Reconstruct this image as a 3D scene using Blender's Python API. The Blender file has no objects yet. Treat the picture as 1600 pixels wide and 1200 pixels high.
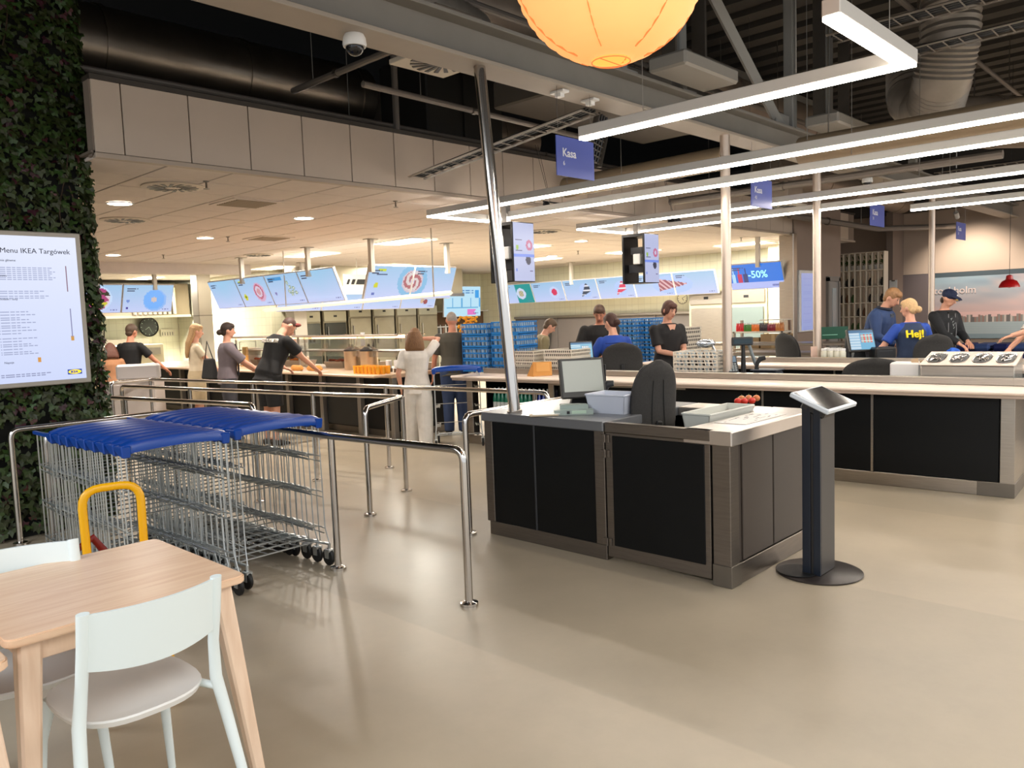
import bpy, bmesh, math, random
from mathutils import Vector, Matrix
sc = bpy.context.scene
C = sc.collection
RN = random.Random(11)
V = Vector
# ---------------------------------------------------------------- camera
FPX = 1235.0; PITCH = math.radians(4.95); ROLL = math.radians(2.1); YAW = math.radians(43.5); CH = 1.62
FW = V((math.cos(YAW)*math.cos(PITCH), math.sin(YAW)*math.cos(PITCH), -math.sin(PITCH)))
_r0 = V((math.sin(YAW), -math.cos(YAW), 0)); _u0 = _r0.cross(FW)
RT = math.cos(ROLL)*_r0 - math.sin(ROLL)*_u0
UP = math.sin(ROLL)*_r0 + math.cos(ROLL)*_u0
cam_d = bpy.data.cameras.new('camera'); cam = bpy.data.objects.new('camera', cam_d); C.objects.link(cam)
cam_d.sensor_width = 36; cam_d.lens = FPX/1600*36; cam_d.clip_start = .05; cam_d.clip_end = 200
m = Matrix.Identity(4)
for i in range(3):
    m[i][0] = RT[i]; m[i][1] = UP[i]; m[i][2] = -FW[i]
m[2][3] = CH
cam.matrix_world = m
sc.camera = cam
# ---------------------------------------------------------------- world, exposure
sc.view_settings.view_transform = 'Standard'; sc.view_settings.look = 'None'
sc.view_settings.gamma = 1; sc.view_settings.use_curve_mapping = False
sc.view_settings.exposure = EXPOSURE = 1.1
wd = bpy.data.worlds.new('world'); sc.world = wd; wd.use_nodes = True
wd.node_tree.nodes['Background'].inputs[0].default_value = (.90, .95, 1.0, 1)
wd.node_tree.nodes['Background'].inputs[1].default_value = .55
sc.cycles.max_bounces = 5; sc.cycles.diffuse_bounces = 3; sc.cycles.glossy_bounces = 3
sc.cycles.transmission_bounces = 4; sc.cycles.transparent_max_bounces = 8
sc.cycles.caustics_reflective = False; sc.cycles.caustics_refractive = False
sc.cycles.sample_clamp_indirect = 3.0
sc.cycles.use_denoising = True
def area(name, loc, rot, sx, sy, power, col):
    l = bpy.data.lights.new(name, 'AREA'); l.shape = 'RECTANGLE'; l.size = sx; l.size_y = sy; l.energy = power; l.color = col
    o = bpy.data.objects.new(name, l); C.objects.link(o); o.location = loc; o.rotation_euler = rot
    return o
# unseen fill areas added for the hall's ambient light, behind and beside the camera
area('hall_fill', (0, -2.6, 3.6), (0, 0, 0), 7.0, 4.5, 165, (1, .95, .88))
area('hall_fill', (9, -3.6, 3.6), (0, 0, 0), 7.0, 4.0, 130, (1, .95, .88))
area('hall_fill', (-3.2, 4.0, 3.8), (0, 0, 0), 3.0, 5.0, 170, (.92, .96, 1))  # cool fill added for daylight from the window side
area('market_fill', (18.0, -4.0, 3.6), (0, 0, 0), 5.0, 3.0, 260, (1, .92, .84))  # both market areas are fill added out of frame to brighten the right side
area('market_fill', (14.5, -3.0, 3.6), (0, 0, 0), 3.0, 3.0, 130, (1, .92, .84))
# ---------------------------------------------------------------- placing helpers (pixel of the 1600x1200 photo -> world point)
def ray(px, py): return FW + RT*((px-800)/FPX) - UP*((py-600)/FPX)
def at(px, py, z=0):
    d = ray(px, py); return V((0, 0, CH)) + d*((z-CH)/d.z)
def atX(px, py, X):
    d = ray(px, py); return V((0, 0, CH)) + d*(X/d.x)
def atY(px, py, Y):
    d = ray(px, py); return V((0, 0, CH)) + d*(Y/d.y)
def atd(px, py, d): return V((0, 0, CH)) + ray(px, py)*d
# ---------------------------------------------------------------- materials
def lin(c):
    r = []
    for x in c[:3]:
        x /= 255.0
        r.append(x/12.92 if x <= .04045 else ((x+.055)/1.055)**2.4)
    return (r[0], r[1], r[2], 1)
_mc = {}
def M(name, rgb=(128, 128, 128), rough=.5, metal=0, noise=0, scale=12, bump=0, emit=0, spec=.5, trans=0, alpha=1, stretch=None, isl=0, coat=0):
    if name in _mc: return _mc[name]
    mt = bpy.data.materials.new(name); mt.use_nodes = True; nt = mt.node_tree; N = nt.nodes; L = nt.links
    b = N['Principled BSDF']; col = lin(rgb)
    b.inputs['Base Color'].default_value = col; b.inputs['Roughness'].default_value = rough
    b.inputs['Metallic'].default_value = metal; b.inputs['Specular IOR Level'].default_value = spec
    b.inputs['Coat Weight'].default_value = coat
    if trans: b.inputs['Transmission Weight'].default_value = trans
    if alpha < 1: b.inputs['Alpha'].default_value = alpha
    if emit:
        b.inputs['Emission Color'].default_value = col; b.inputs['Emission Strength'].default_value = emit
    if noise or bump:
        tc = N.new('ShaderNodeTexCoord'); mp = N.new('ShaderNodeMapping'); L.new(tc.outputs['Object'], mp.inputs[0])
        if stretch: mp.inputs['Scale'].default_value = stretch
        n = N.new('ShaderNodeTexNoise'); n.inputs['Scale'].default_value = scale; n.inputs['Detail'].default_value = 5
        L.new(mp.outputs[0], n.inputs['Vector'])
        if noise:
            mr = N.new('ShaderNodeMapRange'); mr.inputs['From Min'].default_value = .3; mr.inputs['From Max'].default_value = .7
            mr.inputs['To Min'].default_value = 1-noise; mr.inputs['To Max'].default_value = 1+noise
            L.new(n.outputs['Fac'], mr.inputs[0])
            mx = N.new('ShaderNodeVectorMath'); mx.operation = 'SCALE'; mx.inputs[0].default_value = col[:3]
            L.new(mr.outputs[0], mx.inputs['Scale']); L.new(mx.outputs[0], b.inputs['Base Color'])
        if bump:
            bp = N.new('ShaderNodeBump'); bp.inputs['Strength'].default_value = bump; bp.inputs['Distance'].default_value = .01
            L.new(n.outputs['Fac'], bp.inputs['Height']); L.new(bp.outputs[0], b.inputs['Normal'])
    if isl:
        g = N.new('ShaderNodeNewGeometry'); hs = N.new('ShaderNodeHueSaturation'); hs.inputs['Color'].default_value = col
        a = N.new('ShaderNodeMapRange'); a.inputs['To Min'].default_value = .5-isl*.10; a.inputs['To Max'].default_value = .5+isl*.05
        c = N.new('ShaderNodeMapRange'); c.inputs['To Min'].default_value = 1-isl; c.inputs['To Max'].default_value = 1+isl*1.2
        L.new(g.outputs['Random Per Island'], a.inputs[0]); L.new(g.outputs['Random Per Island'], c.inputs[0])
        L.new(a.outputs[0], hs.inputs['Hue']); L.new(c.outputs[0], hs.inputs['Value']); L.new(hs.outputs[0], b.inputs['Base Color'])
    _mc[name] = mt
    return mt
def paintmat(name, strength, emissive=True, rough=.4):
    if name in _mc: return _mc[name]
    mt = bpy.data.materials.new(name); mt.use_nodes = True; nt = mt.node_tree; N = nt.nodes; L = nt.links
    b = N['Principled BSDF']; a = N.new('ShaderNodeAttribute'); a.attribute_name = 'Col'
    b.inputs['Roughness'].default_value = rough
    if emissive:
        b.inputs['Base Color'].default_value = (.02, .02, .02, 1); b.inputs['Roughness'].default_value = .25
        L.new(a.outputs['Color'], b.inputs['Emission Color']); b.inputs['Emission Strength'].default_value = strength
    else: L.new(a.outputs['Color'], b.inputs['Base Color'])
    _mc[name] = mt
    return mt
STEEL = M('brushed_steel', (176, 168, 158), .34, 1, noise=.10, scale=6, stretch=(1, 1, 30))
STEELD = M('dull_steel', (128, 122, 114), .42, 1, noise=.08, scale=5)
CHROME = M('polished_steel', (205, 200, 195), .16, 1)
WIRE = M('zinc_wire', (204, 208, 208), .32, .9)
BLACKP = M('black_laminate', (6, 8, 10), .42, noise=.1, scale=3, spec=.25)
STEELI = M('island_steel', (122, 114, 106), .36, .9, noise=.10, scale=6, stretch=(1, 1, 30))
BLACK = M('black_plastic', (16, 17, 19), .45)
DARK = M('dark_grey_plastic', (44, 46, 50), .5)
WHITE = M('white_plastic', (228, 228, 226), .4)
LEDGE = M('pale_laminate', (240, 222, 208), .35, noise=.04, scale=4)
GLASS = M('clear_glass', (235, 245, 240), .03, trans=1.0, alpha=.35)
# ---------------------------------------------------------------- mesh builder
class MB:
    def __init__(s): s.bm = bmesh.new()
    def hexa(s, p, bev=0):
        v = [s.bm.verts.new(q) for q in p]
        f = [s.bm.faces.new([v[i] for i in q]) for q in ((0,3,2,1),(4,5,6,7),(0,1,5,4),(1,2,6,5),(2,3,7,6),(3,0,4,7))]
        if bev:
            es = set(e for g in f for e in g.edges)
            bmesh.ops.bevel(s.bm, geom=list(es), offset=bev, segments=1, affect='EDGES', profile=.5)
        return s
    def box(s, x0, x1, y0, y1, z0, z1, bev=0, mat=None):
        p = [V(q) for q in ((x0,y0,z0),(x1,y0,z0),(x1,y1,z0),(x0,y1,z0),(x0,y0,z1),(x1,y0,z1),(x1,y1,z1),(x0,y1,z1))]
        if mat is not None: p = [mat @ q for q in p]
        return s.hexa(p, bev)
    def ring(s, c, a, b, rx, ry, n):
        return [s.bm.verts.new(c + a*(rx*math.cos(2*math.pi*i/n)) + b*(ry*math.sin(2*math.pi*i/n))) for i in range(n)]
    def bridge(s, r0, r1):
        n = len(r0)
        for i in range(n): s.bm.faces.new((r0[i], r0[(i+1) % n], r1[(i+1) % n], r1[i]))
    def tube(s, pts, r, n=8, closed=False, caps=True, ry=None, side=None):
        pts = [V(p) for p in pts]; k = len(pts)
        if not isinstance(r, (list, tuple)): r = [r]*k
        if ry is None: ry = r
        elif not isinstance(ry, (list, tuple)): ry = [ry]*k
        rings = []; a = None
        for i in range(k):
            if closed: t = pts[(i+1) % k]-pts[i-1]
            elif i == 0: t = pts[1]-pts[0]
            elif i == k-1: t = pts[-1]-pts[-2]
            else: t = (pts[i+1]-pts[i]).normalized()+(pts[i]-pts[i-1]).normalized()
            t = t.normalized() if t.length > 1e-9 else V((0, 0, 1))
            if a is None: a = V(side) if side is not None else (V((0, 0, 1)) if abs(t.z) < .9 else V((1, 0, 0)))
            a = a - t*a.dot(t)
            if a.length < 1e-6: a = t.orthogonal()
            a.normalize(); b = t.cross(a)
            rings.append(s.ring(pts[i], a, b, r[i], ry[i], n))
        for i in range(k-1): s.bridge(rings[i], rings[i+1])
        if closed: s.bridge(rings[-1], rings[0])
        elif caps:
            s.bm.faces.new(list(reversed(rings[0]))); s.bm.faces.new(rings[-1])
        return s
    def cyl(s, p0, p1, r, r2=None, n=12): return s.tube([p0, p1], [r, r if r2 is None else r2], n)
    def lathe(s, prof, c=(0, 0, 0), n=16, cap=True):
        c = V(c); rings = []
        for r, z in prof: rings.append(s.ring(c+V((0, 0, z)), V((1, 0, 0)), V((0, 1, 0)), max(r, .0004), max(r, .0004), n))
        for i in range(len(rings)-1): s.bridge(rings[i], rings[i+1])
        if cap:
            s.bm.faces.new(list(reversed(rings[0]))); s.bm.faces.new(rings[-1])
        return s
    def ell(s, c, r, n=14, m=9, rot=None):
        c = V(c); r = (r, r, r) if not isinstance(r, (list, tuple)) else r; rings = []
        for j in range(1, m):
            t = math.pi*j/m
            ring = []
            for i in range(n):
                q = V((r[0]*math.sin(t)*math.cos(2*math.pi*i/n), r[1]*math.sin(t)*math.sin(2*math.pi*i/n), -r[2]*math.cos(t)))
                if rot is not None: q = rot @ q
                ring.append(s.bm.verts.new(c+q))
            rings.append(ring)
        q0 = V((0, 0, -r[2])); q1 = V((0, 0, r[2]))
        if rot is not None: q0 = rot @ q0; q1 = rot @ q1
        b = s.bm.verts.new(c+q0); t_ = s.bm.verts.new(c+q1)
        for i in range(n):
            s.bm.faces.new((b, rings[0][(i+1) % n], rings[0][i])); s.bm.faces.new((t_, rings[-1][i], rings[-1][(i+1) % n]))
        for j in range(len(rings)-1): s.bridge(rings[j], rings[j+1])
        return s
    def prism(s, poly, z0, z1, mat=None):
        mat = mat or Matrix.Identity(4)
        a = [s.bm.verts.new(mat @ V((p[0], p[1], z0))) for p in poly]; b = [s.bm.verts.new(mat @ V((p[0], p[1], z1))) for p in poly]
        s.bm.faces.new(list(reversed(a))); s.bm.faces.new(b); s.bridge(a, b)
        return s
    def quad(s, *p): s.bm.faces.new([s.bm.verts.new(V(q)) for q in p]); return s
def fr(o, r, u):
    r = V(r).normalized(); u = V(u); u = (u - r*u.dot(r)).normalized(); n = r.cross(u); o = V(o)
    return Matrix(((r.x, u.x, n.x, o.x), (r.y, u.y, n.y, o.y), (r.z, u.z, n.z, o.z), (0, 0, 0, 1)))
_root = {}
def rootmat(p):
    while p.parent is not None: p = p.parent
    return _root.get(p.name, Matrix.Identity(4))
def finish(me, mt, sharp=35):
    me.materials.append(mt)
    me.polygons.foreach_set('use_smooth', [True]*len(me.polygons))
    me.set_sharp_from_angle(angle=math.radians(sharp))
def obj(name, mb, mt, parent=None, W=False, label=None, kind=None, sharp=35):
    bm = mb.bm if isinstance(mb, MB) else mb
    if W and parent is not None: bm.transform(rootmat(parent).inverted())
    bmesh.ops.recalc_face_normals(bm, faces=bm.faces)
    me = bpy.data.meshes.new(name); bm.to_mesh(me); bm.free(); finish(me, mt, sharp)
    o = bpy.data.objects.new(name, me); C.objects.link(o)
    if parent is not None: o.parent = parent
    if label: o['label'] = label
    if kind: o['kind'] = kind
    return o
def nth(k): return ['first', 'second', 'third', 'fourth', 'fifth', 'sixth', 'seventh', 'eighth', 'ninth', 'tenth', 'eleventh', 'twelfth'][k]
def wobj(name, mb, mt, parent, **k): return obj(name, mb, mt, parent, W=True, **k)
def meta(o, label, cat, group=None, kind=None):
    o['label'] = label; o['category'] = cat
    if group: o['group'] = group
    if kind: o['kind'] = kind
    return o
def thing(name, label, cat, loc=(0, 0, 0), rz=0, group=None):
    o = bpy.data.objects.new(name, None); C.objects.link(o); o.empty_display_size = .1
    o.location = loc; o.rotation_euler = (0, 0, rz); meta(o, label, cat, group)
    _root[o.name] = Matrix.Translation(V(loc)) @ Matrix.Rotation(rz, 4, 'Z')
    return o
def struct(name, mb, mt, parent=None):
    o = obj(name, mb, mt, parent); o['kind'] = 'structure'; return o
def dup(root, loc, rz=0, label=None, group=None):
    r = root.copy(); C.objects.link(r); r.location = loc; r.rotation_euler = (0, 0, rz)
    _root[r.name] = Matrix.Translation(V(loc)) @ Matrix.Rotation(rz, 4, 'Z')
    if label: r['label'] = label
    if group: r['group'] = group
    def rec(src, dst):
        for ch in list(src.children):
            c = ch.copy(); C.objects.link(c); c.parent = dst; rec(ch, c)
    rec(root, r)
    return r
def text(s, size, mt, parent, mat, bold=0, name='lettering', ext=.0008, align='LEFT', sx=1):
    cu = bpy.data.curves.new(name, 'FONT'); cu.body = s; cu.size = size; cu.offset = bold; cu.extrude = ext; cu.resolution_u = 3
    cu.align_x = align
    t = bpy.data.objects.new(name, cu); C.objects.link(t); me = bpy.data.meshes.new_from_object(t)
    bpy.data.objects.remove(t); bpy.data.curves.remove(cu)
    if parent is not None: mat = rootmat(parent).inverted() @ mat
    me.transform(mat @ Matrix.Diagonal((sx, 1, 1, 1))); me.materials.clear(); me.materials.append(mt)
    o = bpy.data.objects.new(name, me); C.objects.link(o)
    if parent is not None: o.parent = parent
    return o
def picture(name, w, h, nx, ny, fn, mt, parent, mat):
    """a flat print / screen image: grid of coloured cells; fn(u,v) -> rgb255, u right 0..1, v up 0..1"""
    if parent is not None: mat = rootmat(parent).inverted() @ mat
    vs = [mat @ V((w*i/nx, h*j/ny, 0)) for j in range(ny+1) for i in range(nx+1)]
    fs = [(j*(nx+1)+i, j*(nx+1)+i+1, (j+1)*(nx+1)+i+1, (j+1)*(nx+1)+i) for j in range(ny) for i in range(nx)]
    me = bpy.data.meshes.new(name); me.from_pydata(vs, [], fs)
    ca = me.color_attributes.new('Col', 'FLOAT_COLOR', 'CORNER'); buf = []
    for j in range(ny):
        for i in range(nx): buf.extend(lin(fn((i+.5)/nx, (j+.5)/ny))*4)
    ca.data.foreach_set('color', buf); me.materials.append(mt)
    o = bpy.data.objects.new(name, me); C.objects.link(o)
    if parent is not None: o.parent = parent
    return o
# ================================================================= SHELL
def floor_mat():
    mt = bpy.data.materials.new('floor_vinyl'); mt.use_nodes = True; nt = mt.node_tree; N = nt.nodes; L = nt.links
    b = N['Principled BSDF']; tc = N.new('ShaderNodeTexCoord')
    sx = N.new('ShaderNodeSeparateXYZ'); L.new(tc.outputs['Object'], sx.inputs[0])
    md = N.new('ShaderNodeMath'); md.operation = 'PINGPONG'; md.inputs[1].default_value = 1.95   # welded sheets laid side by side
    ad = N.new('ShaderNodeMath'); ad.operation = 'ADD'; ad.inputs[1].default_value = .35
    L.new(sx.outputs['X'], ad.inputs[0]); L.new(ad.outputs[0], md.inputs[0])
    st = N.new('ShaderNodeMapRange'); st.inputs['From Min'].default_value = .965; st.inputs['From Max'].default_value = .985
    L.new(md.outputs[0], st.inputs[0])
    cr = N.new('ShaderNodeMixRGB'); cr.inputs[1].default_value = lin((164, 152, 132)); cr.inputs[2].default_value = lin((173, 160, 139))
    L.new(st.outputs[0], cr.inputs[0])
    n = N.new('ShaderNodeTexNoise'); n.inputs['Scale'].default_value = 1.3; n.inputs['Detail'].default_value = 8; n.inputs['Roughness'].default_value = .65
    L.new(tc.outputs['Object'], n.inputs['Vector'])
    mr = N.new('ShaderNodeMapRange'); mr.inputs['From Min'].default_value = .3; mr.inputs['From Max'].default_value = .7; mr.inputs['To Min'].default_value = .9; mr.inputs['To Max'].default_value = 1.1
    L.new(n.outputs['Fac'], mr.inputs[0])
    sc_ = N.new('ShaderNodeVectorMath'); sc_.operation = 'SCALE'; L.new(cr.outputs[0], sc_.inputs[0]); L.new(mr.outputs[0], sc_.inputs['Scale'])
    L.new(sc_.outputs[0], b.inputs['Base Color'])
    r = N.new('ShaderNodeMapRange'); r.inputs['To Min'].default_value = .24; r.inputs['To Max'].default_value = .42
    L.new(n.outputs['Fac'], r.inputs[0]); L.new(r.outputs[0], b.inputs['Roughness']); b.inputs['Specular IOR Level'].default_value = .55
    n2 = N.new('ShaderNodeTexNoise'); n2.inputs['Scale'].default_value = 9; n2.inputs['Detail'].default_value = 3
    L.new(tc.outputs['Object'], n2.inputs['Vector'])
    bp = N.new('ShaderNodeBump'); bp.inputs['Strength'].default_value = .08; bp.inputs['Distance'].default_value = .01
    L.new(n2.outputs['Fac'], bp.inputs['Height']); L.new(bp.outputs[0], b.inputs['Normal'])
    return mt
struct('floor', MB().box(-7, 25, -8, 26, -.1, 0), floor_mat())
ROOFM = M('roof_decking_paint', (66, 62, 57), .8, noise=.1, scale=2)
ROOFD = M('dark_void_shade', (16, 15, 14), .9)  # unlit kitchen side of the roof, its shade put into a near-black colour
mb = MB()
for k in range(64):
    x = -7 + k*.5; mb.box(x, x+.26, -8, 6.9, 5.42, 5.5)
mb.box(-7, 25, -8, 6.9, 5.5, 5.55)
struct('ceiling', mb, ROOFM)
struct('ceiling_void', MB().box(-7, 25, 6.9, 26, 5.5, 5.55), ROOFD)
# ---- lowered tile ceiling over the servery and kitchen
TILE = M('ceiling_tile', (216, 205, 198), .85, noise=.03, scale=8)
CZ = 3.0; SY = 6.78
grid = struct('ceiling_grid', MB().box(2.4, 18.2, SY, 24.1, CZ+.03, CZ+.05), M('ceiling_grid', (120, 108, 96), .7))
tl = []
tm = None
cells = []
for i in range(27):
    for j in range(29):
        x = 2.43+i*.6; y = SY+.03+j*.6
        cells.append((x*x+y*y, x, y))
cells.sort()
first = None; mb = MB()
for n_, (d_, x, y) in enumerate(cells):
    if n_ < 290 and y < 17:
        if first is None:
            first = obj('ceiling_tile', MB().box(.009, .591, .009, .591, .0, .03, bev=.004), TILE, grid); t = first
        else:
            t = first.copy(); C.objects.link(t)
        t.location = (x, y, CZ + RN.uniform(-.0015, .0015))
    else: mb.box(x+.006, x+.594, y+.006, y+.594, CZ, CZ+.03)
obj('ceiling_tile', mb, TILE, grid, kind='stuff')
# ---- panelled soffit
SOF = M('soffit_panel', (196, 180, 164), .6, noise=.03, scale=3)
sof = struct('wall_soffit', MB().box(2.42, 18.6, SY, SY+.12, CZ+.01, 3.60), M('soffit_joint', (140, 126, 114), .8))
first = None
obj('soffit_panel', MB().box(2.43, 2.65, SY-.02, SY, CZ+.035, CZ+.60, bev=.003), SOF, sof)
xs = [2.655+.556*k for k in range(28)]
for x in xs:
    if first is None:
        first = obj('soffit_panel', MB().box(.005, .551, -.02, .0, .035, .60, bev=.003), SOF, sof); t = first
    else: t = first.copy(); C.objects.link(t)
    t.location = (x, SY, CZ)
struct('trim_1', MB().box(2.42, 18.6, SY-.035, SY+.03, CZ-.01, CZ+.03, bev=.004), M('soffit_trim', (178, 162, 146), .5))
struct('trim_2', MB().box(2.42, 18.6, SY-.03, SY+.14, 3.60, 3.64), M('soffit_cap', (60, 54, 48), .6))
# far bulkhead in the ceiling
struct('trim_3', MB().box(2.5, 9.3, 17.0, 17.3, 2.78, 3.03, bev=.01), TILE)
# ---- walls
def tilewall():
    mt = bpy.data.materials.new('cream_wall_tile'); mt.use_nodes = True; nt = mt.node_tree; N = nt.nodes; L = nt.links
    b = N['Principled BSDF']; tc = N.new('ShaderNodeTexCoord'); sx = N.new('ShaderNodeSeparateXYZ'); L.new(tc.outputs['Object'], sx.inputs[0])
    ad = N.new('ShaderNodeMath'); ad.operation = 'ADD'; L.new(sx.outputs['X'], ad.inputs[0]); L.new(sx.outputs['Y'], ad.inputs[1])
    cb = N.new('ShaderNodeCombineXYZ'); L.new(ad.outputs[0], cb.inputs[0]); L.new(sx.outputs['Z'], cb.inputs[1])
    br = N.new('ShaderNodeTexBrick'); br.offset = 0; br.inputs['Scale'].default_value = 1; br.inputs['Brick Width'].default_value = .2; br.inputs['Row Height'].default_value = .2
    br.inputs['Mortar Size'].default_value = .004; br.inputs['Color1'].default_value = lin((240, 238, 214)); br.inputs['Color2'].default_value = lin((236, 233, 208)); br.inputs['Mortar'].default_value = lin((214, 210, 186))
    L.new(cb.outputs[0], br.inputs['Vector']); L.new(br.outputs['Color'], b.inputs['Base Color']); b.inputs['Roughness'].default_value = .3
    return mt
TW = tilewall()
struct('wall_kitchen_left', MB().box(1.0, 10.7, 24.0, 24.2, 0, 3.1), TW)
struct('wall_kitchen_step', MB().box(10.6, 10.8, 18.5, 24.2, 0, 3.1), TW)
struct('wall_kitchen_back', MB().box(10.8, 18.3, 18.5, 18.7, 0, 3.1), TW)
struct('wall_kitchen_right', MB().box(18.2, 18.4, 8.2, 18.5, 0, 3.1), TW)
struct('wall_kitchen_jog', MB().box(17.35, 18.4, 7.9, 8.24, 0, 3.9).box(17.35, 17.55, SY+.12, 7.9, 0, 3.9), TW)
GREYW = M('grey_wall_cladding', (112, 104, 100), .5, noise=.03, scale=2)
clad = struct('wall_cladding', MB().box(18.13, 18.2, 8.3, 16.9, 0, 1.50), M('cladding_joint', (60, 56, 54), .6))
for k in range(5):
    y0 = 8.35+k*1.72
    obj('cladding_panel', MB().box(18.10, 18.135, y0, y0+1.70, .1, 1.5, bev=.004), GREYW, clad)
struct('trim_4', MB().box(18.0, 18.2, 8.3, 16.9, 1.50, 1.57, bev=.008), STEEL)
BW = M('brown_wall_paint', (150, 132, 120), .7, noise=.03, scale=2)
struct('wall_screen', MB().box(15.3, 17.56, SY-.06, SY+.12, 0, 3.02), BW)
struct('wall_screen_upper', MB().box(15.3, 17.56, SY-.06, SY-.03, 3.02, 3.9), BW)
struct('trim_5', MB().box(15.16, 15.34, SY-.1, SY+.2, 0, 3.02, bev=.01), STEEL)
struct('wall_corner', MB().box(17.56, 17.66, SY-.06, 8.2, 0, 3.9), BW)
BEIGE = M('beige_wall_paint', (186, 168, 152), .8, noise=.03, scale=1.5)
struct('wall_mural', MB().box(21.0, 21.2, -7.5, 9.2, 0, 3.75), BEIGE)
struct('wall_niche', MB().box(18.4, 21.0, 8.05, 8.2, 0, 3.75), BEIGE)
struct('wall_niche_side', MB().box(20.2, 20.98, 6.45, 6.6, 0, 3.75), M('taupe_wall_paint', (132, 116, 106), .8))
struct('wall_upper', MB().box(21.25, 21.4, -8, 26, 0, 5.5), M('dark_upper_wall', (58, 54, 50), .8))
struct('trim_6', MB().box(20.7, 21.25, -7.5, 9.2, 3.75, 4.0), M('dark_bulkhead', (70, 64, 60), .8))
struct('wall_left', MB().box(-7, -6.8, 4, 26, 0, 5.5), M('hall_wall', (150, 140, 128), .8))
struct('wall_far_left', MB().box(-7, 1.0, 24.0, 24.2, 0, 5.5), M('hall_wall'))
# door in the brown wall, grey frame
d = obj('door_1', MB().box(16.93, 17.42, SY-.10, SY-.06, 0, 2.1, bev=.01), M('grey_door', (134, 132, 130), .5), None); d['kind'] = 'structure'
obj('door_frame', MB().box(16.85, 16.93, SY-.12, SY-.05, 0, 2.18).box(17.42, 17.5, SY-.12, SY-.05, 0, 2.18).box(16.85, 17.5, SY-.12, SY-.05, 2.1, 2.2), M('grey_frame', (120, 116, 112), .5), d)
obj('door_window', MB().box(17.08, 17.30, SY-.108, SY-.098, .9, 1.95), M('dull_door_glass', (150, 156, 158), .15), d)
obj('door_handle', MB().cyl((16.98, SY-.16, 1.05), (17.06, SY-.16, 1.05), .012).cyl((16.98, SY-.16, 1.05), (16.98, SY-.1, 1.05), .01), STEEL, d)
# glazed kitchen door at far left
d = obj('door_2', MB().box(4.9, 6.1, 23.93, 24.0, 0, 2.25, bev=.01), STEELD, None); d['kind'] = 'structure'
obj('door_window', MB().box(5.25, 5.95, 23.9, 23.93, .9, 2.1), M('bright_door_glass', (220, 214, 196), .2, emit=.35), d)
obj('door_post', MB().box(4.6, 4.85, 23.85, 24.0, 0, 2.3), STEEL, d)
# ---- lamps in the tile ceiling: recessed panels and round downlights (each is the fixture that lights the room)
PANEL = M('luminous_panel', (255, 240, 205), .5, emit=6)
DOWN = M('downlight_lens', (255, 236, 214), .5, emit=14)
def panel_light(i, cx, cy, w, h, label, power):
    z = 2.992
    t = thing('ceiling_light_panel', label, 'ceiling light', (cx, cy, z), 0, 'light panels in the kitchen ceiling')
    obj('diffuser', MB().box(-w/2, w/2, -h/2, h/2, -.004, .004), PANEL, t)
    obj('frame', MB().box(-w/2-.02, -w/2, -h/2-.02, h/2+.02, -.012, .004).box(w/2, w/2+.02, -h/2-.02, h/2+.02, -.012, .004).box(-w/2, w/2, -h/2-.02, -h/2, -.012, .004).box(-w/2, w/2, h/2, h/2+.02, -.012, .004), WHITE, t)
    l = area('panel_lamp', (cx, cy, z-.016), (0, 0, 0), w, h, power, (1, .97, .88))
PL = [(9.0, 11.05, 'bright light panel in the ceiling behind the two-part hanging menu screen'),
      (9.0, 14.0, 'light panel above the four-part hanging menu screens, right of their second pole'),
      (8.9, 22.0, 'light panel over the far left kitchen, above the leftmost menu screens'),
      (10.2, 19.0 if False else 17.6, 'light panel above the left end of the four-part menu screens'),
      (12.0, 11.0, 'light panel right of the white hanging poles, deeper in the kitchen ceiling'),
      (15.0, 13.2, 'light panel above the left part of the dessert menu screens'),
      (15.4, 10.6, 'light panel over the kitchen behind the right hanging portrait screen'),
      (16.3, 8.3, 'light panel above the blue half-price screen'),
      (12.6, 16.2, 'light panel over the steel refrigerators')]
for i, (x, y, lab) in enumerate(PL): panel_light(i, x, y, .58, 1.18, lab, [60, 55, 230, 10, 90, 90, 90, 90, 28][i])
DL = [(3.47, 9.09, 'lower left of the three nearest'), (5.82, 9.18, 'above the four-part menu screens'), (5.8, 11.95, 'between the two square grilles'), (5.68, 15.37, 'farthest left'),
      (12.1, 9.52, 'right of the left portrait screen'), (9.7, 9.4, 'just behind the leaning steel pole'), (14.5, 12.3, 'over the left end of the dessert screens'), (9.3, 7.6, 'between the two portrait screens'), (3.9, 12.3, 'beside the ivy column')]
DL.pop(7)
fd = None
for x, y, lab in DL:
    if fd is None:
        fd = thing('downlight', 'round recessed ceiling downlight, the one '+lab, 'downlight', (x, y, CZ), 0, 'round downlights in the servery ceiling')
        obj('lens', MB().lathe([(.115, -.012), (.118, -.004)], n=20), DOWN, fd)
        obj('rim', MB().lathe([(.13, -.001), (.142, -.006), (.138, -.014), (.122, -.014), (.12, -.003)], n=20, cap=False), WHITE, fd)
    else: dup(fd, (x, y, CZ), 0, 'round recessed ceiling downlight, the one '+lab)
    l = bpy.data.lights.new('downlight_lamp', 'AREA'); l.shape = 'DISK'; l.size = .16; l.energy = 24; l.color = (1, .91, .81); l.spread = math.radians(150)
    o = bpy.data.objects.new('downlight_lamp', l); C.objects.link(o); o.location = (x, y, CZ-.02)
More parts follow.
